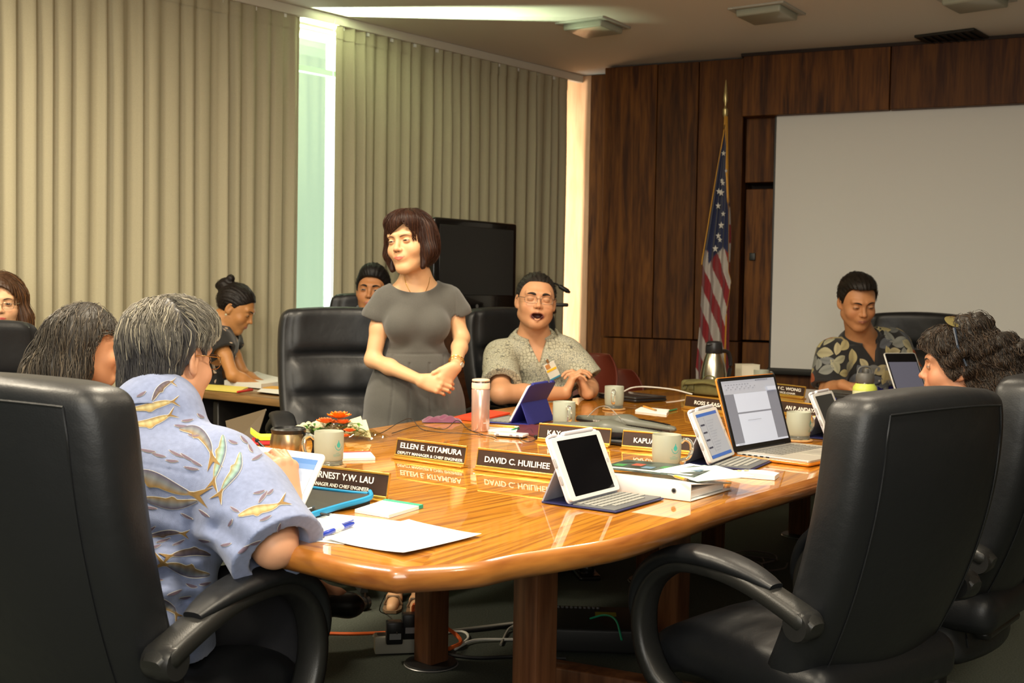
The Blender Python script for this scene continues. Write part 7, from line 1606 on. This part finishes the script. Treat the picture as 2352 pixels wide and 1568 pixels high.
# ---------------------------------------------------------------- shared builder for the seated people further off
def seated(label, H, nk, pv, shR, shL, elR, wrR, elL, wrL, bc, shirt, sleeve=.62, sc=1., belly=1.1, vox=.004, hands=(None, None), hairf=None, smile_lip=(.42, .16, .12), collar_=True, eye=(.3, .2, (0, 0)), brow=(.02, .012, .008), brow_t=.0045, beard=0, motifs=None, legs=(.02, .02, .025), hsc=1., vneck=None, seed=1, dark_legs=True):
    t = person(label, pv); S = SDF(); H.add(S, nk, .060*sc if not H.f else .048); R = torso(S, nk, pv, shR, shL, sc, belly, 1.0)
    arm(S, shR, elR, wrR, sc*(.86 if H.f else 1)); arm(S, shL, elL, wrL, sc*(.86 if H.f else 1)); 
    for w_, hd in ((wrR, hands[0]), (wrL, hands[1])):
        if hd: hand(S, w_, *hd)
    cf = H.color(bc, smile_lip, .1, beard); sdf_obj('body', S, vox, skin, t, cf, biggest=True, lo=(-9, -9, pv[2]-.02))
    lips(H, S, t, smile_lip)
    if eye: eyes(H, t, eye[0], eye[1], eye[2], bc)
    if brow: brows(H, S, t, brow, brow_t)
    D = SDF(); torso(D, nk-(nk-pv)*.02, pv, shR, shL, sc, belly*1.04, 1.03, grow=.016); cuts = []
    for sh, el in ((shR, elR), (shL, elL)):
        sh, el = np.array(sh), np.array(el); v = el-sh; D.cone(sh, sh+v*sleeve*1.15, .070*sc, (.082 if sleeve > .4 else .068)*sc, .03); cuts.append((sh, sh+v*sleeve, nrm(v), el))
    fo = folds(.009, 13, seed); fo2 = folds(.004, 30, seed+5)
    def post(P, Dd):
        Dd = Dd+fo(P)*.8+fo2(P)*.5
        for sh, hm, n_, el in cuts:
            pl = halfspace(P, hm, n_); near_ = capd(P, sh, el+n_*.06, .12); Dd = np.where(near_ < 0, np.maximum(Dd, pl), Dd); inn = capd(P, sh, el+n_*.1, .058*sc); Dd = np.maximum(Dd, -np.maximum(inn, -(pl+.05)))
        nd = capd(P, nk-(nk-pv)*(.0 if collar_ else .10)+R[:, 1]*(.03 if collar_ else .05), H.P(0, -.01, -.04), (.060 if collar_ else .066)*sc); Dd = np.maximum(Dd, -nd)
        L = (P-nk)@R; Dd = np.maximum(Dd, np.minimum(L[:, 2]-.030, .105-np.abs(L[:, 0])))
        if vneck: vv = np.minimum(np.minimum((L[:, 2]+vneck)*.42-np.abs(L[:, 0]), .14-L[:, 2]), L[:, 1]); Dd = np.maximum(Dd, vv)
        return np.maximum(Dd, -(P[:, 2]-pv[2]+.03))
    D.post = post; sh_o = sdf_obj('shirt', D, vox*1.15, shirt, t)
    if collar_:
        collar(S, nk+R[:, 2]*.022+R[:, 1]*.008, R, sc, sh_o, shirt, open_=.48, h=.040, r=.076, lay=.030, tip=.070)
        buttonline(D, nk+R@np.array([.0, .13, -.17]), nk+R@np.array([.0, .13, -.36]), sh_o, 3, from_dir=R[:, 1])
    if hairf: hairf(H, t)
    if dark_legs:
        f2 = np.array([R[0, 1], R[1, 1], 0]); kn = np.array(pv)+f2*.42; kn[2] = .53; rr = R[:, 0]*.11; trousers(t, np.array(pv)-(0, 0, .03), kn+rr, kn-rr, kn+rr+f2*.05-(0, 0, .43), kn-rr+f2*.05-(0, 0, .43), legs, vox=.012)
        for q in (1, -1): a = kn+rr*q+f2*.05; a[2] = .10; shoe(t, a, a+f2*.16-(0, 0, .06), (.01, .009, .008))
    return t, S, D, R, sh_o
# ---------------------------------------------------------------- 3. the laughing man
def hex_shirt():
    m, nt, b = _nodes('shirt_hex_floral'); N = nt.nodes; L = nt.links; tc = N.new('ShaderNodeTexCoord'); nz = N.new('ShaderNodeTexNoise'); nz.inputs['Scale'].default_value = 22; L.new(tc.outputs['Object'], nz.inputs[0])
    ad = N.new('ShaderNodeMix'); ad.data_type = 'VECTOR'; ad.inputs[0].default_value = .022; L.new(tc.outputs['Object'], ad.inputs[4]); L.new(nz.outputs['Color'], ad.inputs[5])
    def vor(scale, feat, pos):
        v = N.new('ShaderNodeTexVoronoi'); v.inputs['Scale'].default_value = scale; v.feature = feat; v.inputs['Randomness'].default_value = .7; L.new(ad.outputs[1], v.inputs['Vector']); return v
    v1 = vor(62, 'DISTANCE_TO_EDGE', 0); v2 = vor(62, 'F1', 0); v3 = vor(135, 'DISTANCE_TO_EDGE', 0)
    r1 = N.new('ShaderNodeValToRGB'); e = r1.color_ramp.elements; e[0].position = .04; e[0].color = (.13, .13, .105, 1); e[1].position = .10; e[1].color = (.46, .44, .31, 1); x = e.new(.22); x.color = (.46, .44, .31, 1); x = e.new(.26); x.color = (.22, .23, .20, 1); x = e.new(.32); x.color = (.48, .46, .34, 1); L.new(v1.outputs[0], r1.inputs[0])
    r2 = N.new('ShaderNodeValToRGB'); e = r2.color_ramp.elements; e[0].position = .05; e[0].color = (.20, .21, .18, 1); e[1].position = .16; e[1].color = (.50, .48, .35, 1); L.new(v3.outputs[0], r2.inputs[0])
    n2 = N.new('ShaderNodeTexNoise'); n2.inputs['Scale'].default_value = 9; L.new(tc.outputs['Object'], n2.inputs[0]); st = N.new('ShaderNodeMapRange'); st.inputs[1].default_value = .47; st.inputs[2].default_value = .53; L.new(n2.outputs[0], st.inputs[0])
    mx = N.new('ShaderNodeMix'); mx.data_type = 'RGBA'; L.new(st.outputs[0], mx.inputs[0]); L.new(r1.outputs[0], mx.inputs[6]); L.new(r2.outputs[0], mx.inputs[7]); L.new(mx.outputs[2], b.inputs['Base Color']); b.inputs['Roughness'].default_value = .85; return m
H = Head(Dp(1231, 692, 5.48), (.10, -.98, .06), (.07, .05, 1), sc=1.10, mouth='open', wide=1.04, jaw=1.12)
nk = Dp(1226, 783, 5.56); shR = Dp(1150, 822, 5.50); shL = Dp(1303, 818, 5.56); pv = Dp(1228, 975, 5.66)
wr1, wr2_ = Dp(1298, 903, 5.36), Dp(1350, 903, 5.40)
t3, S3, D3, R3, so3 = seated('person laughing in glasses and a cream patterned shirt, hands clasped on the table', H, nk, pv, shR, shL, Dp(1150, 905, 5.20), wr1, Dp(1352, 890, 5.52), wr2_, (.55, .28, .145), hex_shirt(), sleeve=.80, sc=1.08, belly=1.10, seed=4, vneck=.075,
    hands=(((.42, .06, .90), (.90, .05, -.40), 1, 1.02, (.50, .62, .66, .70), .05, (.50, .15)), ((-.42, -.06, .90), (-.90, -.05, -.40), -1, 1.02, (.58, .66, .70, .76), .05, (.50, .15))),
    hairf=lambda H, t: short_hair(H, t, (.016, .013, .011), .004, strand=300, seed=3, tab=[(-.13, -.075), (-.03, -.066), (-.012, -.0), (.012, .005), (.026, .026), (.040, .060), (.052, .078), (.12, .088)]), smile_lip=(.34, .12, .09), eye=(-.06, .0, (0, -.1)), brow=(.020, .014, .011), brow_t=.0058)
glasses(H, t3, (.16, .12, .09), w_=.025, h_=.0155, z=.000, metal=.6)
off = np.array(root_loc(t3)); m = MB(); m.tube([H.P(x, .0895-abs(x)**2*12, -.0535-abs(x)*.05)-off for x in np.linspace(-.018, .018, 9)], .0026, 6); m.build('teeth', mat('teeth', (.50, .44, .33), .3), t3)
# name badge clipped to the shirt
pb_ = D3.march(np.array([nk+R3@np.array([-.055, .30, -.105])]), -R3[:, 1][None], n=60)[0]+R3[:, 1]*.006; bt = thing('name_badge', 'white identity badge with a yellow band clipped to the cream patterned shirt', 'badge', tuple(pb_))
Mb = Matrix.Translation((0, 0, 0)) @ Matrix(((-R3[0, 0], R3[0, 2], R3[0, 1], 0), (-R3[1, 0], R3[1, 2], R3[1, 1], 0), (-R3[2, 0], R3[2, 2], R3[2, 1], 0), (0, 0, 0, 1))) @ Matrix.Rotation(-.42*-1, 4, 'Z')
for nm, sz, c_, e, cc in (('card', (.054, .086), (0, 0), 0, (.74, .72, .62)), ('band', (.050, .012), (0, .005), .0012, (.85, .52, .03)), ('portrait', (.022, .024), (-.01, .026), .0012, (.55, .25, .08)), ('foot_band', (.054, .009), (0, -.039), .0012, (.05, .25, .38))):
    m = MB(); m.M = Mb; m.rbox((c_[0], c_[1], e), (*sz, .0012), .002, 1); m.build(nm, mat('badge_'+nm, cc, .4), bt)
m = MB(); m.M = Mb; m.rbox((0, .052, .001), (.014, .024, .004), .002, 1); m.build('clip', mat('ring_chrome', (0, 0, 0)), bt)
# ---------------------------------------------------------------- 4. the man in the leaf shirt
H = Head(Dp(1969, 692, 6.12), (.06, -.92, -.36), (-.03, -.2, 1), sc=1.16, smile=.002)
nk = Dp(1978, 784, 6.26); shR = Dp(1915, 812, 6.22); shL = Dp(2056, 800, 6.34); pv = Dp(1985, 960, 6.44)
lsh = cloth('leaf_shirt_black', (.012, .012, .013))
t4, S4, D4, R4, so4 = seated('person in a black leaf-print shirt seated before the projection screen, looking down', H, nk, pv, shR, shL, Dp(1902, 900, 6.14), Dp(1935, 884, 5.98), Dp(2092, 890, 6.24), Dp(2060, 905, 6.00), (.46, .215, .095), lsh, sleeve=.86, sc=1.12, belly=1.0, seed=9,
    hands=(((.75, -.45, -.05), (.05, -.1, -1), -1, 1.1, (.35, .3, .35, .35), .10, (.6, .2)), None), hairf=lambda H, t: short_hair(H, t, (.010, .007, .005), .008, top=.004, strand=350, seed=6, tab=[(-.13, -.075), (-.03, -.066), (-.012, -.02), (.018, -.020), (.028, .022), (.038, .060), (.052, .082), (.12, .090)]), smile_lip=(.36, .15, .10), eye=(.08, .16, (0, -.4)), brow=(.018, .010, .006), brow_t=.0045, beard=.04, vneck=.085)
leafy('leaf_print', D4, so4, None, [(.44, .38, .19), (.44, .38, .19), (.34, .33, .22), (.16, .17, .17), (.22, .23, .21), (.34, .09, .035), (.40, .35, .20), (.11, .12, .14), (.42, .37, .22), (.20, .21, .19), (.36, .33, .20), (.16, .17, .17)], 330, 5, .082, nk*.5+pv*.5, R4, (.25, .18, .30), dict(w=.56, gap=.50, pow=.75), view=np.array([-.3, -1, .2]))
# ---------------------------------------------------------------- 5. the curly-haired woman on the right
H = Head((1.322, 3.46, 1.036), (-.90, .42, -.03), (0, 0, 1), sc=1.0, female=True, smile=.003); nk = np.array([1.375, 3.47, .915]); pv = np.array([1.43, 3.38, .58]); shL = np.array([1.315, 3.315, .865]); shR = np.array([1.46, 3.61, .865])
t5 = person('person in a black strap top with sunglasses pushed up, seated at the right', pv)
bc = (.46, .215, .115); S = SDF(); H.add(S, nk, .048); R5 = torso(S, nk, pv, shR, shL, .92, .92, .95, bust=.8); arm(S, shL, (1.27, 3.27, .63), (1.02, 3.36, .70), .92); arm(S, shR, (1.42, 3.68, .63), (1.17, 3.75, .70), .92)
hand(S, (1.02, 3.36, .70), (-.8, .5, .1), (0, .1, -1), 1, .92); hand(S, (1.17, 3.75, .70), (-.8, .3, .1), (0, .1, -1), -1, .92)
sdf_obj('body', S, .0035, skin, t5, H.color(bc, (.5, .18, .14), .25), biggest=True, lo=(-9, -9, .56)); eyes(H, t5, .25, .18, (0, 0), bc); brows(H, S, t5, (.02, .012, .008), .003)
D = SDF(); torso(D, nk-(nk-pv)*.03, pv, shR, shL, .92, .96, .96, bust=.85, grow=.008)
def tp_(P, Dd):
    L = (P-nk)@R5; x, y, z = L.T; up_ = np.minimum(z+.12+.0*x, 9); strap = np.abs(np.abs(x)-.075)-.012; Dd = np.maximum(Dd, np.minimum(up_, np.maximum(strap, -9)*1.)); return np.maximum(Dd, np.abs(x)-.155)
D.post = tp_; sdf_obj('top', D, .004, cloth('top_black', (.012, .012, .012)), t5)
kn = pv+nrm([-.85, .5, 0])*.42; kn[2] = .52; trousers(t5, pv-(0, 0, .03), kn+(.03, .1, 0), kn-(.03, .1, 0), kn+(.0, .1, -.42), kn-(.06, .1, .42), (.012, .012, .016), vox=.012)
Hs = SDF(); E = lambda c, r, k=.03: Hs.ell(H.P(*c), np.array(r), H.R, k)
E((0, -.014, .036), (.080, .100, .088)); E((0, .040, .070), (.060, .05, .040)); E((0, -.10, .005), (.074, .070, .074)); E((0, -.108, -.06), (.070, .064, .076)); E((0, -.08, -.09), (.070, .06, .06)); f1, f2_ = folds(.020, 38, 2), folds(.009, 80, 4)
tab5 = [(-.25, -.22), (-.06, -.16), (-.03, -.06), (-.012, -.004), (.012, -.022), (.030, -.006), (.050, .030), (.075, .056), (.12, .07)]
hl = hairline(H, tab5); Hs.post = lambda P, Dd: hl(P, Dd+f1(P)*np.clip(.5-H.loc(P)[:, 1]*9, .25, 1)+f2_(P)*.8)
sdf_obj('hair', Hs, .0035, mat('curl_base', (.014, .010, .007), .5), t5); r = surface_roots(Hs, H.P(0, -.05, .0), H.R, 3600, lambda L: (L[:, 2] > np.interp(L[:, 1]-.05*0, *zip(*tab5))-.1), 7, .35)
strands('hair_locks', Hs, r, lambda P: np.stack([-.2*(P[:, 0]*0+1), 0*P[:, 0], 0*P[:, 0]-1], 1)+.45*np.array([.9, -.42, -.0]), 13, .009, t5, mat('curl_strand', (1, 1, 1), .42, attr='Col', spec=.4), lambda n, rs: np.array([.016, .011, .008])+np.array([.065, .038, .020])*rs.uniform(0, 1, (n, 1))**2.2, rad=.0009, lift=.004, jitter=.16, seed=8, curl=.0042, cfreq=120)
off = np.array(root_loc(t5)); sg = thing('sunglasses', 'sunglasses with pale lenses pushed up on the head of the person at the right', 'sunglasses', tuple(H.P(0, .02, .13))); o2 = np.array(root_loc(sg))
for q in (-1, 1):
    m = MB(); G = [[H.P(q*(.040+.028*math.cos(a)*k), .010+.030*math.sin(a)*k, .150+.006*math.sin(a)*k-.10*(.040+.028*math.cos(a)*k)**2*60)-o2 for k in (.001, .5, 1)] for a in np.linspace(0, 2*PI, 24)]; m.grid(G); m.build('lens', mat('lens_gold', (.30, .26, .10), .12, metal=.6, coat=1), sg, sharp=180)
    m = MB(); m.tube([H.P(q*.070, .010, .118)-o2, H.P(q*.100, .0, .070)-o2, H.P(q*.098, -.025, .010)-o2], [.005, .0035, .003], 6); m.build('temple', mat('temple_blue', (.02, .03, .05), .25, coat=.5), sg)
# ---------------------------------------------------------------- 6. the writing woman with a bun
H = Head(Dp(541, 708, 6.06), (.93, -.10, -.50), (.42, 0, 1), sc=1.0, female=True); nk = Dp(503, 752, 6.06); pv = Dp(470, 905, 6.10); shR = Dp(503, 782, 5.93); shL = Dp(520, 780, 6.20)
blk_dot = cloth('blouse_black', (.010, .009, .009)); elR = Dp(535, 862, 5.86)
def bun(H, t):
    def ex(Sx): Sx.ell(H.P(0, -.105, .075), np.array([.042, .040, .042]), H.R, .012); Sx.ell(H.P(.01, -.095, .120), np.array([.020, .022, .024]), H.R, .01); Sx.ell(H.P(.0, -.135, .060), np.array([.020, .018, .020]), H.R, .01)
    short_hair(H, t, (.009, .006, .005), .006, strand=260, seed=8, vox=.004, extra=ex, tab=[(-.25, -.05), (-.03, -.060), (-.012, .0), (.015, .0), (.03, .030), (.055, .050), (.070, .072), (.12, .080)])
t6, S6, D6, R6, so6 = seated('person in a black dotted blouse bent over papers at the side desk', H, nk, pv, shR, shL, elR, Dp(588, 884, 5.92), Dp(560, 862, 6.15), Dp(600, 880, 6.05), (.40, .185, .065), blk_dot, sleeve=.30, sc=.86, belly=.95, vox=.0045, seed=14, hands=(((.85, .1, -.1), (0, 0, -1), -1, .9), ((.8, -.3, -.1), (0, 0, -1), 1, .9)), hairf=bun, collar_=False, eye=(.12, .18, (0, -.3)), brow=(.012, .008, .006), brow_t=.003)
leafy('blouse_print', D6, so6, None, [(.50, .38, .27), (.45, .33, .24)], 200, 6, .026, nk*.5+pv*.5, R6, (.2, .2, .3), dict(w=.4, gap=2.0, nu=5, pow=.8), view=np.array([.1, -1, 0]))
m = MB(); m.sphere(H.P(.088, -.002, -.040)-np.array(root_loc(t6)), .006, 6); m.build('earring', mat('pearl', (.5, .45, .3), .25), t6)
# ---------------------------------------------------------------- 7. the young man behind
H = Head(Dp(856, 668, 6.22), (-.05, -1, .0), (.05, 0, 1), sc=1.06); nk = Dp(858, 722, 6.28); pv = Dp(860, 900, 6.34); shR = Dp(806, 745, 6.26); shL = Dp(912, 745, 6.28)
t7, S7, D7, R7, so7 = seated('person in a slate printed shirt seated by the curtain, mostly hidden behind the grey dress', H, nk, pv, shR, shL, Dp(795, 820, 6.2), Dp(830, 880, 6.1), Dp(925, 820, 6.2), Dp(890, 880, 6.1), (.42, .19, .08), cloth('shirt_slate', (.10, .11, .13), var=.4, vscale=30), sc=1.0, vox=.0048, seed=21, hands=(((.5, -.6, 0), (0, 0, -1), -1, 1.), ((-.5, -.6, 0), (0, 0, -1), 1, 1.)), hairf=lambda H, t: short_hair(H, t, (.006, .005, .005), .010, top=.014, strand=200, seed=9, vox=.004), eye=(.3, .2, (0, 0)), brow=(.010, .007, .006), brow_t=.005)
leafy('shirt_print', D7, so7, None, [(.40, .06, .04), (.22, .22, .20)], 40, 7, .05, nk*.6+pv*.4, R7, (.25, .15, .2), dict(w=.6, gap=1.3, nu=5), view=np.array([0, -1, .2]))
# ---------------------------------------------------------------- 8. the woman at the left edge
H = Head(Dp(6, 697, 5.02), (.30, -.95, -.05), (0, 0, 1), sc=.98, female=True); nk = Dp(0, 772, 5.08); pv = Dp(-5, 960, 5.14); shR = Dp(-62, 805, 5.08); shL = Dp(58, 805, 5.10)
def longhair(colr, grow, locks, back, tip, n, seed, vox=.0045, curl=0., part=0., tuck=None):
    def f(H, t):
        Hs = SDF(); sc = H.sc; Hs.ell(H.P(0, -.016, .038), (np.array([.076, .097, .086])+grow)*sc, H.R, .01); Hs.ell(H.P(0, -.05, -.03), np.array([.084, .072, .10])*sc, H.R, .03)
        for q in (-1, 1):
            for L in locks: Hs.chain([H.P(q*x, y, z) for x, y, z, r_ in L], [r_*sc for x, y, z, r_ in L], .03)
        for L in back: Hs.chain([H.P(x, y, z) for x, y, z, r_ in L], [r_*sc for x, y, z, r_ in L], .03)
        gr = groove(H, .0014, 40, 'z', 1.6, 16); fo = folds(.010, 30, seed)
        def post(P, Dd):
            L = H.loc(P); x, y, z = L.T; zh = np.interp(np.abs(x-part), [0, .03, .06, .08], [.080, .066, .030, .0]); xw = np.interp(z, [-.14, -.08, -.03, .03, .06], [.046, .050, .058, .062, .055]); op = np.minimum(np.minimum(xw-np.abs(x), zh-z), y-.022)*.9*sc; op = op if tuck is None else np.maximum(op, np.minimum(y-tuck-np.clip(z, 0, 1)*.45, .062-z)*.9*sc); return np.maximum(Dd+gr(P)+fo(P)*.6, op)
        Hs.post = post; sdf_obj('hair', Hs, vox, mat('hair_base_%d' % seed, colr, .48, spec=.35), t); r = surface_roots(Hs, H.P(0, -.02, -.02), H.R, n, lambda L: L[:, 2] > -.12, seed, .4)
        strands('hair_locks', Hs, r, lambda P: np.stack([(H.loc(P)[:, 0]-part)*4, -.15+0*P[:, 0], -.4-np.clip(.11-H.loc(P)[:, 2], 0, 1)*12], 1)@H.R.T, 15, .011, t, hairm, lambda n_, rs: np.array(colr)+(np.array(tip)-np.array(colr))*rs.uniform(0, 1, (n_, 1))**2, rad=.0013, lift=.003, jitter=.10, seed=seed, curl=curl, cfreq=50)
    return f
t8, S8, D8, R8, so8 = seated('person in glasses and a brown blouse cut by the left edge', H, nk, pv, shR, shL, Dp(-70, 880, 5.0), Dp(-30, 930, 4.9), Dp(70, 880, 5.05), Dp(30, 930, 4.95), (.58, .33, .18), cloth('blouse_brown', (.10, .07, .06)), sc=.88, vox=.0048, seed=31, hands=(((.5, -.6, 0), (0, 0, -1), -1, .9), ((-.5, -.6, 0), (0, 0, -1), 1, .9)), collar_=False, sleeve=.7,
    hairf=longhair((.040, .018, .008), .010, [[(.074, .0, .03, .022), (.084, .01, -.05, .026), (.088, .02, -.13, .026), (.080, .03, -.20, .020)]], [[(0, -.08, 0, .06), (0, -.08, -.14, .07)]], (.20, .085, .030), 500, 33), eye=(.3, .2, (0, 0)), brow=(.05, .03, .02), brow_t=.003, smile_lip=(.5, .10, .08))
glasses(H, t8, (.30, .22, .14), w_=.024, h_=.014, z=-.002, metal=.7)
# ---------------------------------------------------------------- 9. the woman with long grey hair
H = Head(Dp(200, 800, 3.66), (.88, .47, -.05), (0, 0, 1), sc=.98, female=True); nk = Dp(160, 905, 3.70); pv = np.array([-1.50, 3.80, .58]); shR = nk+np.array([.06, -.155, -.055]); shL = nk+np.array([-.06, .155, -.055])
t9, S9, D9, R9, so9 = seated('person in a dark top seated just left of the fish-print shirt, face turned away', H, nk, pv, shR, shL, shR+(.05, -.05, -.22), shR+(.25, .02, -.17), shL+(.1, .05, -.20), shL+(.3, .0, -.17), (.55, .28, .15), cloth('top_dark', (.03, .03, .035)), sc=.88, vox=.0045, seed=41, hands=(((.9, .1, 0), (0, 0, -1), -1, .9), ((.9, -.1, 0), (0, 0, -1), 1, .9)), collar_=False, sleeve=.7, dark_legs=False,
    hairf=longhair((.030, .026, .022), .012, [[(.070, -.02, .02, .026), (.080, -.04, -.07, .030), (.083, -.07, -.16, .034), (.075, -.10, -.24, .030)]], [[(0, -.06, .02, .070), (0, -.09, -.08, .078), (0, -.12, -.18, .074), (0, -.14, -.27, .06)]], (.13, .105, .075), 1100, 43, vox=.0042, curl=.005, tuck=.0), eye=(.3, .2, (0, 0)), brow=(.05, .04, .03), brow_t=.003)
# her crossed leg with a black strap shoe under the table
S = SDF(); kn1 = np.array([-1.02, 3.80, .60]); an1 = Dp(668, 1338, 3.92); S.chain([pv+(.05, -.02, 0), kn1, kn1+(an1-kn1)*.35, an1], [.085, .060, .056, .036], .03); h1 = Dp(690, 1382, 3.92); to = Dp(810, 1388, 3.98); S.chain([an1, Dp(720, 1352, 3.94), Dp(775, 1372, 3.97), to], [.036, .034, .030, .020], .02); S.cone(an1, h1, .034, .030, .02)
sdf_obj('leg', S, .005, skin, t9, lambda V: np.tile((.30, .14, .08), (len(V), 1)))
S = SDF(); S.chain([h1+(0, 0, -.01), Dp(740, 1388, 3.94), Dp(800, 1388, 3.97)], [.042, .042, .040], .02); S.ell(to+np.array([-.015, 0, -.004]), (.058, .044, .040), None, .02); S.ell(Dp(735, 1345, 3.93), (.062, .08, .032), None, .012, -1); S.cone(h1+(-.01, 0, 0), h1+(-.015, 0, .03), .041, .040, .02)
sdf_obj('shoe', S, .004, mat('shoe_patent', (.006, .006, .006), .35), t9)
off = np.array(root_loc(t9)); m = MB(); c_ = Dp(712, 1350, 3.93)-off; m.tube([c_+np.array([.042*math.cos(a)*.75, .045*math.cos(a)*.2+.012*math.sin(a), .046*math.sin(a)]) for a in np.linspace(0, 2*PI, 24)], .008, 6); m.build('shoe_strap', mat('shoe_patent', (0, 0, 0)), t9)
